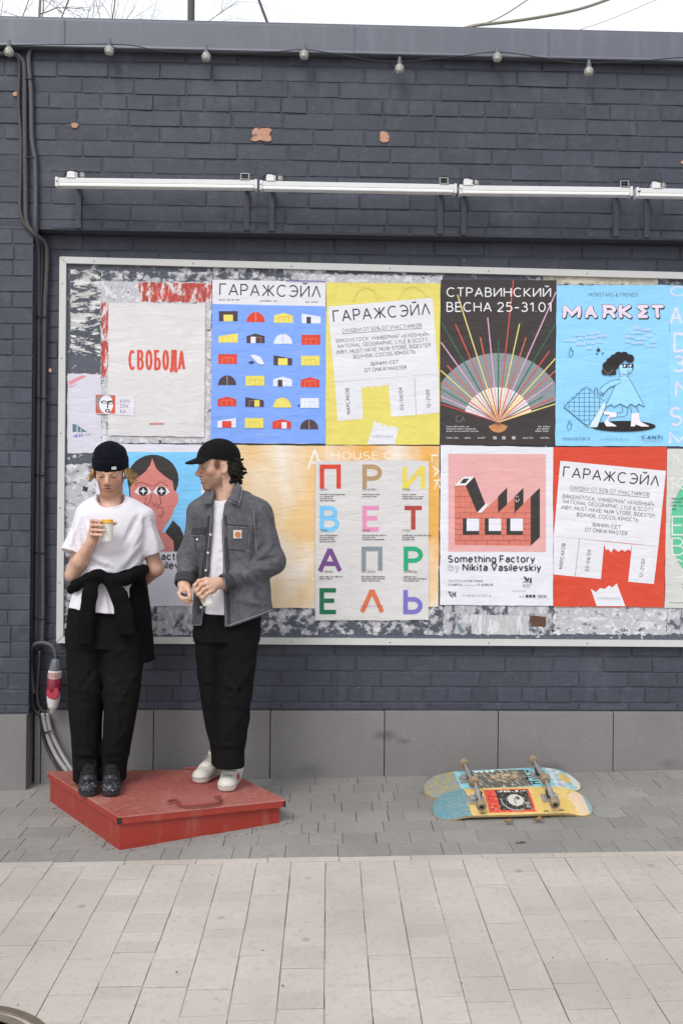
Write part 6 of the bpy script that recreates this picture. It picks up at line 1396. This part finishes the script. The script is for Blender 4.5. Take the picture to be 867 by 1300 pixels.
V.cone(W(112, 985, -.535), W(112, 1003, -.535), .05, .05, .005, 'sub'); V.cone(W(144, 985, -.53), W(144, 1003, -.53), .046, .046, .005, 'sub')
put('trousers', V, C_BLK, man, 1)
# jumper knotted round the waist
V = Vol([lo[0], -.75, W(0, 850, -.4)[2]], [hi[0], -.2, W(0, 710, -.4)[2]], .0048)
V.chain([W(92, 748, -.44), W(97, 743, -.52), W(112, 735, -.575), W(127, 731, -.585)], [.026, .027, .028, .03], .02); V.chain([W(183, 723, -.42), W(176, 727, -.50), W(160, 734, -.56), W(143, 736, -.585), W(127, 731, -.59)], [.028, .033, .036, .03, .028], .02)
V.ell(W(124, 731, -.605), (.034, .026, .026), .02)
V.chain([W(120, 733, -.60), W(114, 755, -.605), W(110, 785, -.60), W(108, 817, -.595)], [.030, .036, .040, .042], .02, sq=((0, 1, 0), .45)); V.chain([W(140, 738, -.60), W(152, 757, -.60), W(158, 780, -.595), W(162, 804, -.59)], [.030, .040, .044, .047], .02, sq=((0, 1, 0), .45))
V.zloft(Wr([(724, 150, 182, -.40, .06), (745, 152, 187, -.41, .10), (780, 156, 191, -.42, .11), (812, 160, 194, -.42, .10), (838, 164, 196, -.42, .09)], .1), .03, n=2.4)
V.plane(W(108, 818, -.59), (-.05, 0, -1), [lo[0], -.75, W(0, 860, -.6)[2]], [W(130, 800, -.6)[0], -.54, W(0, 800, -.6)[2]])
V.plane(W(162, 806, -.59), (.10, 0, -1), [W(135, 800, -.6)[0], -.75, W(0, 860, -.6)[2]], [W(190, 800, -.6)[0], -.54, W(0, 780, -.6)[2]])
V.folds([(W(98, 809, -.62), W(120, 811, -.62), -.006, .004), (W(148, 794, -.62), W(177, 797, -.62), -.006, .004), (W(104, 748, -.62), W(112, 790, -.63), -.008, .010), (W(116, 745, -.63), W(114, 800, -.63), .007, .010), (W(150, 745, -.62), W(160, 795, -.63), -.008, .011), (W(165, 760, -.61), W(168, 800, -.62), .007, .011), (W(135, 733, -.62), W(172, 724, -.54), -.007, .009), (W(100, 739, -.57), W(122, 731, -.62), .006, .009), (W(180, 745, -.5), W(188, 830, -.5), -.008, .012), (W(172, 750, -.51), W(176, 830, -.51), .008, .012)])
V.wrinkle(.0018, 45, (1, 1, 1), 4)
put('tied_jumper', V, C_KNIT, man, 1)
# beanie with its turned-up edge
V = Vol(h1.o - .17, h1.o + np.array([.17, .17, .2]), .0036)
E = lambda c, r, sm=.02, op='add': V.ell(h1.w(*c), r, sm, h1.M, op)
E((0, -.012, .066), (.083, .102, .074), .02); E((.004, -.02, .112), (.046, .058, .040), .03); E((-.046, -.02, .094), (.032, .05, .034), .025); E((.046, -.02, .096), (.032, .05, .032), .025); V.folds([(h1.w(-.05, .06, .10), h1.w(-.02, .02, .145), -.004, .009), (h1.w(.04, .07, .09), h1.w(.028, .0, .145), -.004, .010), (h1.w(-.02, .085, .085), h1.w(.05, .07, .083), -.003, .008)])
def ring(x, y, z):
    px, py, pz = x - h1.o[0], y - h1.o[1], z - h1.o[2]; q = [h1.M[i][0] * px + h1.M[i][1] * py + h1.M[i][2] * pz for i in range(3)]
    rr = np.sqrt((q[0] / .0915) ** 2 + ((q[1] + .012) / .109) ** 2); zc = q[2] - .044 - .10 * (q[1] - .0) * .15
    return np.maximum((rr - 1) * .09, np.abs(zc) - .0255)
V.fn(ring, h1.o - .15, h1.o + .15, .008)
V.plane(h1.w(0, 0, .018), -h1.u)
E((0, -.008, -.03), (.079, .098, .095), .006, 'sub')
bn = put('beanie', V, C_NAVY, man, 2)
p = h1.w(-.036, .0925, .042); nx = h1.r * .93 + h1.f * .36; ny = h1.f * .93 - h1.r * .36; m = MB(); m.box(p, (.024, .0025, .015), .001, np.array([nx, ny, h1.u])); lb = m.build('label_patch', plain('beanie_label', '#c9c7c9', .7, .1, 40), bn)
# blond hair: strands below the beanie
m = MB(); rg2 = np.random.default_rng(3)
for s in (-1, 1):
    for k in range(46):
        a = rg2.uniform(-.05, .055); x0 = s * (.079 - .02 * abs(a) * 4); b = h1.w(x0, a - .01, .03); L = rg2.uniform(.055, .085) * (1.12 if s < 0 else 1.0); out = rg2.uniform(.0, .016) + (.013 if s < 0 else .003)
        P = [b, b + h1.r * s * .010 - h1.u * L * .4 + rg2.normal(0, .003, 3), b + h1.r * s * (.012 + out * .5) - h1.u * L * .75 + rg2.normal(0, .004, 3), b + h1.r * s * (.010 + out * 1.6) - h1.u * L + rg2.normal(0, .005, 3)]
        m.tube(spline(P, 3), np.linspace(.0048, .0012, 10), 5)
m.build('hair', BLOND, man, True)
# shoes
for px, tx in ((113, 112.5), (142.5, 140.5)):
    hh, tt = on_lid(px, 990, .002), on_lid(tx, 1013.0, .002); tt = hh + (tt - hh) / np.linalg.norm(tt - hh) * .285; hh, tt = hh + (on_lid(tx, 1013, .002) - tt), on_lid(tx, 1013, .002)
    shoe(man, hh, tt, '#2e3136', '#111215', 'shoe', high=.11, toecap='#767d85', lace='#101114', wide=1.02)
cup('c', ct, cb, .0315, .0275, '#d9a233', 'upright paper cup with a yellow lid held by the man in the beanie')

# ================================================================== the man in the grey denim jacket
y2 = -.50
h2 = Head(W(277.5, 591, y2), (-.955, -.30), math.radians(6), .98)
A2 = {'sL': W(327, 652, y2), 'eL': W(346, 712, -.52), 'wL': W(283, 741, -.665), 'sR': W(255, 652, y2 - .02), 'eR': W(240, 706, -.56), 'wR': W(233.5, 741, -.66)}
p2 = G(275, 995, HT); lo2 = W(215, 1020, -.5); hi2 = W(368, 548, -.5)
V = Vol([lo2[0], -.88, .10], [hi2[0], -.22, h2.o[2] + .17], .0031)
sculpt_head(V, h2, .005, 1.1, True, 1.0)
V.cone(W(284, 606, y2 + .01), W(285, 640, y2 + .01), .054, .062, .04); V.cone(W(262, 652, y2), W(318, 650, y2), .05, .055, .05)
V.zloft(Wr([(648, 262, 322, y2, .07), (690, 264, 326, y2, .085), (745, 262, 326, y2, .08), (795, 254, 324, y2, .085)], .08), .04)
for (a_, b_, c_) in ((W(270, 795, -.48), W(271, 880, -.50), W(284, 958, -.46)), (W(308, 795, -.5), W(300, 880, -.56), W(293, 962, -.57))): V.chain([a_, b_, c_], [.06, .042, .03], .03)
V.chain([A2['sL'], A2['eL'], A2['wL']], [.05, .04, .0265], .02); V.chain([A2['sR'], A2['eR'], A2['wR']], [.05, .04, .0265], .02)
# his left hand over the cup
cb2, ct2 = W(265.5, 767, -.715), W(256.8, 746.5, -.715)
kn = [W(262, 735.5, -.728), W(264, 740, -.735), W(266.5, 745, -.734), W(269.5, 749.5, -.728)]
V.chain([A2['wL'], W(277, 740, -.685), W(272, 740.5, -.702)], [.0265, .026, .027], .014); 
for kp in kn: V.cone(W(274, 741.5, -.70), kp, .018, .0125, .014)
for kp, mid, tip, te in zip(kn, [(252.5, 737.5), (255.5, 742.5), (259, 748), (263, 753.5)], [(247, 743.5), (250, 749.5), (253.5, 754.5), (257.5, 758.5)], [(246.5, 751), (250.8, 755.5), (255, 759), (258.5, 762)]): finger(V, [kp, W(*mid, -.752), W(*tip, -.752), W(*te, -.744)], .0098, .0074)
finger(V, [W(277, 744, -.69), W(272, 750, -.68), W(267, 753, -.682), W(262, 752, -.69)], .0115, .009)
# his right hand, curled round a small dark lighter
pm = W(236, 749, -.672); V.chain([A2['wR'], W(234.5, 745, -.666), pm], [.0265, .027, .026], .014)
for i, (q0, q1, q2, q3) in enumerate((((231, 747), (227.5, 753.5), (232.5, 760), (239.5, 759)), ((231.5, 750), (228.5, 757), (233.5, 762.5), (240.5, 761)), ((233, 752.5), (231, 760), (236, 764.3), (242, 762.5)), ((236, 754), (235, 762), (239.5, 765), (243.5, 763)))):
    finger(V, [W(*q0, -.682 - .002 * i), W(*q1, -.697), W(*q2, -.712 + .005 * i), W(*q3, -.713 + .006 * i)], .0092, .0072)
finger(V, [W(238, 745, -.685), W(240, 750, -.707), W(241.3, 756.5, -.718), W(241.8, 760, -.717)], .0112, .0085)
v, f = V.mesh(1)
man2 = obj('person', v - np.array([p2[0], -.55, p2[2]]), f, SKIN, None, True, cols=skin_paint(v, h2, '#caa48e', '#a8605a', '#5f463a', '#2a1e19', .7, 1.0)); man2.location = Vector((p2[0], -.55, p2[2]))
tag(man2, 'man in a black cap and grey denim jacket seen in profile', 'person', 'the two men')
# white t-shirt in the opening
V = Vol([lo2[0], -.75, W(0, 795, y2)[2]], [hi2[0], -.3, W(0, 612, y2)[2]], .0045)
V.zloft(Wr([(622, 266, 300, y2 + .01, .07), (634, 256, 318, y2, .085), (655, 254, 326, y2, .10), (690, 256, 328, y2, .115), (740, 254, 330, y2, .118), (784, 253, 330, y2 - .01, .125)], .1), .03, n=2.2)
V.folds([(W(277, 650, -.60), W(283, 720, -.62), .006, .010), (W(282, 690, -.62), W(274, 760, -.63), -.005, .010), (W(268, 720, -.61), W(280, 775, -.63), .006, .010), (W(262, 770, -.62), W(288, 774, -.62), .004, .008)]); V.plane(W(262, 781, -.63), (0, 0, -1))
V.ell(W(281, 622, -.545), (.066, .08, .062), .006, op='sub'); V.cone(W(284, 600, y2), W(284, 628, y2), .064, .064, .006, 'sub')
put('tshirt', V, C_TEE, man2, 1)
# jacket
V = Vol([lo2[0], -.80, W(0, 805, y2)[2]], [hi2[0], -.26, W(0, 612, y2)[2]], .0042)
V.zloft(Wr([(627, 266, 312, y2 + .01, .075), (633, 258, 324, y2, .095), (641, 249, 333, y2, .11), (655, 247, 336, y2, .125), (680, 247, 337, y2, .135), (715, 247, 340, y2, .138), (750, 246, 344, y2, .14), (775, 245, 347, y2, .145), (798, 244, 349, y2, .148)], .12), .03, n=2.25)
V.cone(W(290, 630, y2), A2['sL'], .055, .066, .05); V.cone(W(272, 632, y2), A2['sR'], .05, .060, .05)
V.chain([A2['sL'], A2['eL']], [.069, .063], .04); V.chain([A2['eL'], A2['eL'] * .45 + A2['wL'] * .55, A2['wL']], [.062, .052, .044], .03); V.chain([A2['sR'], A2['eR']], [.060, .052], .035); V.chain([A2['eR'], A2['wR']], [.052, .042], .025)
J = lambda *q: W(*q)
V.fk = 1.0
V.folds([(J(333, 706, -.60), J(346, 690, -.59), 0.0174, 0.0108), (J(325, 714, -.62), J(350, 708, -.59), -0.0174, 0.0099), (J(322, 722, -.63), J(352, 722, -.585), 0.0159, 0.0099), (J(316, 716, -.63), J(336, 690, -.61), -0.0145, 0.0090), (J(310, 726, -.65), J(330, 745, -.62), 0.0145, 0.0099), (J(300, 728, -.66), J(318, 750, -.64), -0.0130, 0.0090),
         (J(328, 655, -.60), J(322, 708, -.63), -0.0174, 0.0090), (J(318, 660, -.62), J(316, 700, -.64), 0.0116, 0.0108), (J(340, 660, -.57), J(346, 690, -.57), 0.0116, 0.0117), (J(243, 690, -.61), J(252, 705, -.63), 0.0145, 0.0090), (J(238, 702, -.62), J(250, 716, -.63), -0.0145, 0.0090), (J(234, 716, -.64), J(246, 724, -.65), 0.0145, 0.0090), (J(247, 660, -.60), J(252, 690, -.62), -0.0130, 0.0090),
         (J(300, 700, -.64), J(330, 735, -.63), 0.0101, 0.0126), (J(300, 760, -.645), J(335, 768, -.62), 0.0116, 0.0144), (J(325, 755, -.63), J(340, 775, -.60), -0.0116, 0.0126), (J(298, 765, -.65), J(305, 792, -.65), 0.0087, 0.0108), (J(255, 720, -.63), J(258, 780, -.64), 0.0087, 0.0108), (J(262, 690, -.63), J(268, 720, -.64), -0.0072, 0.0108)])
V.wrinkle(.0032, 34, (.7, .7, 1), 12)
# opening down the front, neck, hem, cuffs
oz = np.array([W(0, py, -.63)[2] for py in (800, 781, 740, 700, 660, 637, 622)]); xl = np.array([W(px, 700, -.63)[0] for px in (256, 258, 264, 267, 269.5, 270, 271)]); xr = np.array([W(px, 700, -.63)[0] for px in (286.5, 286, 284.5, 283, 281, 284, 292)])
def opening(x, y, z):
    zc = z[0, 0]; a = np.interp(zc, oz[::1], xl)[None, None]; b = np.interp(zc, oz, xr)[None, None]; return np.maximum(np.maximum(a - x, x - b), y - (y2 - .02))
V.fn(opening, [W(250, 700, -.6)[0], -.8, oz[0] - .03], [W(296, 700, -.6)[0], y2 - .02, oz[-1] + .03], .004, 'sub')
V.ell(W(283, 618, -.535), (.070, .09, .066), .006, op='sub'); V.cone(W(284, 596, y2), W(284, 627, y2), .066, .066, .006, 'sub')
V.plane(W(250, 795, -.63), (0, 0, -1)); V.plane(W(288, 797, -.63), (.335, 0, -1))
V.plane(W(281.5, 741, -.67), (A2['wL'] - A2['eL']), [lo2[0], -.80, W(0, 757, -.67)[2]], [W(288, 740, -.67)[0], -.61, W(0, 727, -.67)[2]])
V.plane(W(233.4, 742, -.66), (A2['wR'] - A2['eR']), [lo2[0], -.80, W(0, 756, -.66)[2]], [W(246, 740, -.66)[0], -.60, W(0, 733, -.66)[2]])
dj = (A2['wL'] - A2['eL']); dj /= np.linalg.norm(dj); V.cone(W(283, 741, -.67) - dj * .012, W(283, 741, -.67) + dj * .06, .037, .037, .003, 'sub'); dk = (A2['wR'] - A2['eR']); dk /= np.linalg.norm(dk); V.cone(W(233.4, 741, -.66) - dk * .012, W(233.4, 741, -.66) + dk * .06, .036, .036, .003, 'sub')
jk_v, jk_f = V.mesh(1); jk = obj('jacket', jk_v, jk_f, C_DENIM, man2, True)
def front(px, py, up_=.002):
    """the jacket's own surface under a photo pixel"""
    d = ray(px, py); t = (jk_v - CAM) @ d / (d @ d); P = CAM + t[:, None] * d; r2 = ((jk_v - P) ** 2).sum(1); i = np.argsort(r2)[:40]; j = i[np.argmin(t[i])]; return CAM + d * (t[j]) * 1 + np.array([0, -up_, 0])
def strip(pts, w, name, mat, parent=jk, th=.003, up_=.001):
    """a flat band (placket, seam, flap) laid over the cloth"""
    P = [front(x, y, up_) for x, y in pts]; P = np.array(P); 
    if len(P) > 4: P[1:-1] = (P[:-2] + 2 * P[1:-1] + P[2:]) / 4
    m = MB(); m.tube(P, w, 6); return m.build(name, mat, parent, True)
C_SEAM = cloth('pale_seam', '#75757a', '#8d8d90', 400, .9, .5, '#a3a3a5', .4)
def ln(p, q, n=9): return [tuple(np.array(p) + (np.array(q) - np.array(p)) * i / (n - 1)) for i in range(n)]
def patch(q, name, mat, up_=.0025, n=7, th=.002):
    """four-cornered pocket, flap or badge following the cloth"""
    g = []
    for i in range(n):
        for j in range(n):
            a = np.array(q[0]) * (1 - j / (n - 1)) + np.array(q[1]) * j / (n - 1); b = np.array(q[3]) * (1 - j / (n - 1)) + np.array(q[2]) * j / (n - 1); g.append(front(*(a + (b - a) * i / (n - 1)), up_))
    g = np.array(g).reshape(n, n, 3)
    for _ in range(2): g[1:-1, 1:-1] = (g[:-2, 1:-1] + g[2:, 1:-1] + g[1:-1, :-2] + g[1:-1, 2:]) / 4
    V_ = np.r_[g.reshape(-1, 3), g.reshape(-1, 3) + (0, .006, 0)]; F_ = [[i * n + j, (i + 1) * n + j, (i + 1) * n + j + 1, i * n + j + 1] for i in range(n - 1) for j in range(n - 1)]
    rim = [j for j in range(n)] + [i * n + n - 1 for i in range(1, n)] + [(n - 1) * n + j for j in range(n - 2, -1, -1)] + [i * n for i in range(n - 2, 0, -1)]; N = n * n; F_ += [[rim[i], rim[(i + 1) % len(rim)], N + rim[(i + 1) % len(rim)], N + rim[i]] for i in range(len(rim))]
    return obj(name, V_, F_, mat, jk, False)
# placket edges, hem seam, pockets, badge, buttons
patch([(283.5, 655), (289, 655), (293.5, 793), (288, 794)], 'placket', C_DENIM2, .0015, 9); patch([(264, 655), (268.5, 655), (255.5, 780), (250, 780)], 'placket', C_DENIM2, .0015, 9)
strip(ln((283.3, 655), (288, 794), 22), .0016, 'seam', C_SEAM); strip(ln((289.5, 655), (294, 793), 22), .0009, 'seam', C_SEAM); strip(ln((268.3, 655), (256.5, 782), 20), .0014, 'seam', C_SEAM)
strip(ln((289, 794.5), (346, 774.5), 20), .0018, 'seam', C_SEAM); strip(ln((246, 793.5), (254, 793.5), 5), .0016, 'seam', C_SEAM)
strip(ln((322, 648), (326, 705), 12), .0012, 'seam', C_SEAM); strip(ln((289, 666), (316, 667.5), 12), .0016, 'pocket_welt', C_DENIM2, up_=.002); strip(ln((289, 668.5), (316, 669.8), 12), .0009, 'seam', C_SEAM); strip(ln((288, 697), (311, 699), 10), .0012, 'seam', C_DENIM2, up_=.002); strip(ln((316, 668), (312, 698), 8), .0008, 'seam', C_DENIM2)
patch([(244.5, 671), (262, 669), (259.5, 680), (242.5, 679.5)], 'pocket_flap', C_DENIM2, .004); strip(ln((242.5, 680), (259.5, 680.5), 8), .0012, 'seam', C_SEAM, up_=.006); strip(ln((247, 682), (249, 700), 6), .0009, 'seam', C_DENIM2); strip(ln((258, 682), (256, 700), 6), .0009, 'seam', C_DENIM2); strip(ln((249, 700), (256, 700), 4), .0009, 'seam', C_DENIM2)
bd = patch([(296.5, 673), (307, 673), (307, 683.5), (296.5, 683.5)], 'badge', plain('badge_cream', '#c9c4b4', .8, .08, 60), .004, 5)
def tri_mark(pts, mat, name, up_):
    P = [front(*p, up_) for p in pts]; y = min(q[1] for q in P); P = [np.array([q[0], y, q[2]]) for q in P]; n = len(P); return obj(name, P + [q + (0, .003, 0) for q in P], [list(range(n))[::-1]] + [[i, (i + 1) % n, n + (i + 1) % n, n + i] for i in range(n)], mat, bd)
ang = np.radians(np.linspace(50, 300, 12)); tri_mark([(302 + 3.6 * math.cos(a), 678.3 - 3.4 * math.sin(a)) for a in ang] + [(302 + 1.2 * math.cos(a), 678.0 - 1.3 * math.sin(a)) for a in ang[::-1]], plain('badge_orange', '#c0692b', .8, .08, 60), 'badge_emblem', .008)
tri_mark([(303, 677), (305.6, 675.6), (305.2, 680.8), (303.2, 681.2)], bpy.data.materials['badge_orange'], 'badge_emblem', .008)
MBT = plain('button_metal', '#b9b6b2', .35, .1, 60, metal=.6)
for (x, y) in ((267.5, 679), (264.3, 702), (261.7, 724.5), (255.5, 771), (250.5, 685)):
    c = front(x, y, .004); m = MB(); m.lathe([(0, 0), (.0062, 0), (.0062, .002), (.004, .003), (0, .0032)], c, (-.15, -1, .1), 14); m.build('button', MBT, jk)
# cuffs and collar
V = Vol([lo2[0], -.82, W(0, 770, -.6)[2]], [hi2[0], -.4, W(0, 610, -.5)[2]], .0038)
eLc = W(283.5, 741, -.668); V.cone(eLc, eLc - dj * .045, .0465, .049, .004); V.plane(eLc, dj, [lo2[0], -.82, W(0, 770, -.6)[2]], [W(290, 740, -.67)[0], -.5, W(0, 720, -.6)[2]]); V.cone(eLc - dj * .03, eLc + dj * .06, .038, .038, .003, 'sub')
V.plane(eLc - dj * .045, -dj, [W(281, 740, -.67)[0], -.82, W(0, 770, -.6)[2]], [W(320, 740, -.67)[0], -.5, W(0, 715, -.6)[2]])
put('cuff', V, C_DENIM2, jk, 1)
V = Vol([lo2[0], -.80, W(0, 765, -.6)[2]], [W(262, 740, -.6)[0], -.5, W(0, 715, -.6)[2]], .0038); eRc = W(233.4, 742, -.66)
V.cone(eRc + dk * .03, eRc - dk * .06, .0455, .049, .004); V.plane(eRc, dk); V.plane(eRc - dk * .05, -dk); V.cone(eRc - dk * .03, eRc + dk * .06, .037, .037, .003, 'sub'); put('cuff', V, C_DENIM2, jk, 1)
strip([(283.5, 728), (285.2, 735), (286.3, 742), (287, 751)], .0013, 'seam', C_SEAM, up_=.006)
V = Vol([lo2[0], -.80, W(0, 665, -.55)[2]], [hi2[0], -.35, W(0, 600, -.5)[2]], .0036)
def flap(pts, r, th): 
    for i in range(len(pts) - 1): V.cone(pts[i], pts[i + 1], r[i], r[i + 1], .012)
# stand collar ring round the back of the neck, then the two points
rc = [W(270, 627, -.57), W(270.5, 620, -.50), W(280, 612, -.43), W(292, 610, -.43), W(300, 614, -.49), W(302, 622, -.55)]
flap(rc, [.012, .012, .013, .013, .013, .012], 0)
col = [((299, 612), (306.5, 620), (303, 640), (291, 633)), ((271.5, 622), (262, 633), (256.5, 641), (271, 643))]
put('collar', V, C_DENIM, jk, 1)
def leaf3(P, name, mat, parent, th=.005, n=8):
    """curved four-cornered cloth piece from 3D corners, with thickness"""
    P = [np.array(p) for p in P]; g = []
    for i in range(n):
        for j in range(n):
            u, v = j / (n - 1), i / (n - 1); q = (P[0] * (1 - u) + P[1] * u) * (1 - v) + (P[3] * (1 - u) + P[2] * u) * v; g.append(q + np.array([0, -.010, .004]) * math.sin(math.pi * u) * 1.0)
    g = np.array(g); N = n * n; V_ = np.r_[g, g + (.001, th, -.001)]; F_ = [[i * n + j, (i + 1) * n + j, (i + 1) * n + j + 1, i * n + j + 1] for i in range(n - 1) for j in range(n - 1)]; F_ += [[a + N for a in q][::-1] for q in F_]
    rim = [j for j in range(n)] + [i * n + n - 1 for i in range(1, n)] + [(n - 1) * n + j for j in range(n - 2, -1, -1)] + [i * n for i in range(n - 2, 0, -1)]; F_ += [[rim[i], rim[(i + 1) % len(rim)], N + rim[(i + 1) % len(rim)], N + rim[i]] for i in range(len(rim))]
    return obj(name, V_, F_, mat, parent, True)
leaf3([W(299.5, 609.5, -.50), W(307.5, 619, -.55), W(303.5, 640.5, -.635), W(290.5, 634.5, -.63)], 'collar_flap', C_DENIM, jk); leaf3([W(273, 621, -.555), W(269, 640, -.625), W(256, 640.5, -.625), W(264, 630, -.57)], 'collar_flap', C_DENIM, jk)
m = MB(); m.tube([W(307.8, 619.5, -.556), W(306.5, 629, -.60), W(303.6, 640.7, -.638), W(297, 638.5, -.640), W(290.5, 634.8, -.634)], .0016, 6); m.build('seam', C_SEAM, jk, True)
# trousers with turned-up ends
V = Vol([lo2[0], -.80, .10], [hi2[0], -.3, W(0, 770, -.5)[2]], .0048)
V.zloft(Wr([(772, 250, 331, -.50, .115), (792, 246, 331, -.50, .12), (812, 247, 329, -.50, .12)], .12), .03, n=2.4)
V.zloft(Wr([(800, 246, 292, -.49, .11), (845, 250, 290, -.49, .095), (884, 254.5, 289, -.49, .088), (915, 260, 292, -.485, .082), (945, 266.5, 298, -.475, .078), (966, 270, 300, -.47, .076)], .1), .02, n=2.3)
V.zloft(Wr([(800, 282, 330, -.51, .11), (845, 280, 325, -.54, .098), (884, 278, 320, -.56, .09), (915, 277, 316, -.575, .084), (945, 275.5, 312, -.58, .078), (966, 274, 309.5, -.58, .076)], .1), .02, n=2.3)
fl = []
for (x0, x1, yy, dd, a) in ((258, 276, 862, 8, .009), (256, 274, 874, -6, -.008), (284, 318, 868, 9, .010), (282, 316, 880, -7, -.009), (282, 314, 892, 6, .009), (278, 308, 945, 6, .008), (277, 308, 954, -4, -.007), (268, 276, 940, 6, .008), (275, 281, 830, 60, -.008), (262, 280, 812, 20, .008), (300, 285, 812, 26, .008), (300, 298, 905, 40, .007)):
    fl.append((W(x0, yy, -.63), W(x1, yy + dd, -.65), a, .013))
V.fk = .5; V.folds(fl); V.fk = .9; V.folds([(W(252, 840, -.6), W(276, 890, -.62), .008, .012), (W(322, 838, -.6), W(290, 895, -.64), .008, .013), (W(284, 850, -.6), W(312, 890, -.64), -.008, .012), (W(312, 900, -.6), W(282, 945, -.65), .007, .012), (W(304, 820, -.6), W(296, 955, -.65), .006, .010), (W(265, 815, -.6), W(268, 900, -.6), .005, .010), (W(255, 880, -.6), W(272, 925, -.6), -.007, .012)]); V.wrinkle(.0028, 34, (.8, .8, 1), 18); put('trousers', V, C_BLK, man2, 1)
V = Vol([lo2[0], -.80, .10], [hi2[0], -.3, W(0, 940, -.5)[2]], .0042)
V.zloft(Wr([(957, 273, 310.5, -.58, .080), (972, 273, 310.5, -.58, .082)], .08), .01, n=2.4); V.zloft(Wr([(955, 268, 301, -.47, .078), (968, 269, 301.5, -.47, .079)], .08), .004, n=2.4); V.wrinkle(.0015, 40, (1, 1, 1), 5); put('turn_up', V, C_BLK, man2, 1)
# cap
V = Vol(h2.o - .2, h2.o + .22, .0034)
E = lambda c, r, sm=.02, op='add': V.ell(h2.w(*c), r, sm, h2.M, op)
E((0, -.006, .040), (.085, .112, .098), .02); E((0, .0, .132), (.007, .007, .006), .006)
def loc3(x, y, z): px, py, pz = x - h2.o[0], y - h2.o[1], z - h2.o[2]; return [h2.M[i][0] * px + h2.M[i][1] * py + h2.M[i][2] * pz for i in range(3)]
def under(x, y, z): q = loc3(x, y, z); return (.026 + .22 * q[1]) - q[2]
V.fn(under, h2.o - .2, h2.o + .2, .001, 'cap')
E((0, -.006, .0), (.079, .105, .09), .004, 'sub')
def brim(x, y, z):
    q = loc3(x, y, z); zz = q[2] - (.052 - .30 * (q[1] - .085) - 5.0 * q[0] ** 2); e = np.sqrt((q[0] / .076) ** 2 + ((q[1] - .085) / .083) ** 2); return np.maximum(np.maximum(np.abs(zz) - .0035, (e - 1) * .075), .055 - q[1])
V.fn(brim, h2.o - .2, h2.o + .2, .010)
V.folds([(h2.w(0, .105, .05), h2.w(0, .0, .137), -.002, .004), (h2.w(.07, .06, .06), h2.w(0, .0, .137), -.002, .004), (h2.w(-.07, .06, .06), h2.w(0, .0, .137), -.002, .004), (h2.w(-.08, -.03, .06), h2.w(0, .0, .137), -.002, .004), (h2.w(.08, -.03, .06), h2.w(0, .0, .137), -.002, .004), (h2.w(-.045, .093, .052), h2.w(.045, .093, .052), .002, .005)])
put('cap', V, C_CAP, man2, 2)
# dark wavy hair
V = Vol(h2.o - .17, h2.o + .15, .0034); rg3 = np.random.default_rng(9)
for k in range(260):
    a = rg3.uniform(-1, 1); z_ = rg3.uniform(-.092, .022) ; y_ = -.108 + .05 * a * a + rg3.uniform(-.010, .014) + .30 * max(0, -.045 - z_); c = np.array([.066 * a, y_, z_]); r = rg3.uniform(.005, .010); q = np.array([h2.w(*c), h2.w(*(c + rg3.normal(0, .010, 3) + (0, -.004, -.010)))]); V.cone(q[0], q[1], r, r * .7, .004)
for s_ in (-1, 1):
    for k in range(60): c = np.array([s_ * rg3.uniform(.060, .074), rg3.uniform(-.085, -.038), rg3.uniform(-.055, .03)]); V.cone(h2.w(*c), h2.w(*(c + rg3.normal(0, .008, 3) + (0, -.004, -.010))), .0075, .004, .004)
V.wrinkle(.0022, 260, (1, 1, 1), 6); put('hair', V, DARKH, man2, 0)
# shoes, ring, cup and lighter
hA, tA = on_lid(283, 978, .002), on_lid(249, 995.5, .002); hB, tB = on_lid(302, 985, .002), on_lid(285, 1006.5, .002)
print('shoes', tA - (tA - hA) / np.linalg.norm(tA - hA) * .285, tA, tB - (tB - hB) / np.linalg.norm(tB - hB) * .285, tB)
for hh, tt in ((hA, tA), (hB, tB)):
    d = (tt - hh) / np.linalg.norm(tt - hh); shoe(man2, tt - d * .285, tt, '#c9c6be', '#c2bfb7', 'shoe', high=.12, lace='#8f8b84')
sd = (tB - hB) / np.linalg.norm(tB - hB); rr = np.cross(sd, (0, 0, 1)); mk = MB()
for k in range(2):
    c = tB - sd * (.10 + .03 * k) + rr * (-.046) + np.array([0, 0, .05]); mk.box(c, (.004, .012, .03), .001, np.array([rr, sd, (0, 0, 1)]))
mk.build('side_stripe', plain('stripe_red', '#9c4a43', .7, .2, 60), man2)
mk2 = cup('c', ct2, cb2, .0325, .0275, '#d69a3a', 'tilted paper cup under the fingers of the man in the cap')
lt = thing('lighter', W(233.5, 755, -.70), 'small dark blue lighter in the curled hand of the man in the cap', 'lighter')
m = MB(); m.box(W(233.3, 755.5, -.70), (.034, .014, .020), .004, np.array([[.93, 0, -.35], [0, 1, 0], [.35, 0, .93]])); m.build('lighter_body', plain('lighter_blue', '#20485a', .3, .1, 40), lt); m = MB(); m.box(W(231.2, 754.7, -.703), (.010, .014, .014), .002, np.array([[.93, 0, -.35], [0, 1, 0], [.35, 0, .93]])); m.build('lighter_cap', M_BLACK, lt)
m = MB(); c = W(257.5, 752.3, -.758); q = [c + .0102 * (np.array([math.cos(a) * .75, 0, math.cos(a) * .6]) + np.array([0, math.sin(a), 0])) for a in np.linspace(0, 2 * math.pi, 14)]; m.tube(q, .0014, 6, caps=False); m.build('ring', plain('gold', '#b59046', .3, .1, 40, metal=1.0), man2, True)
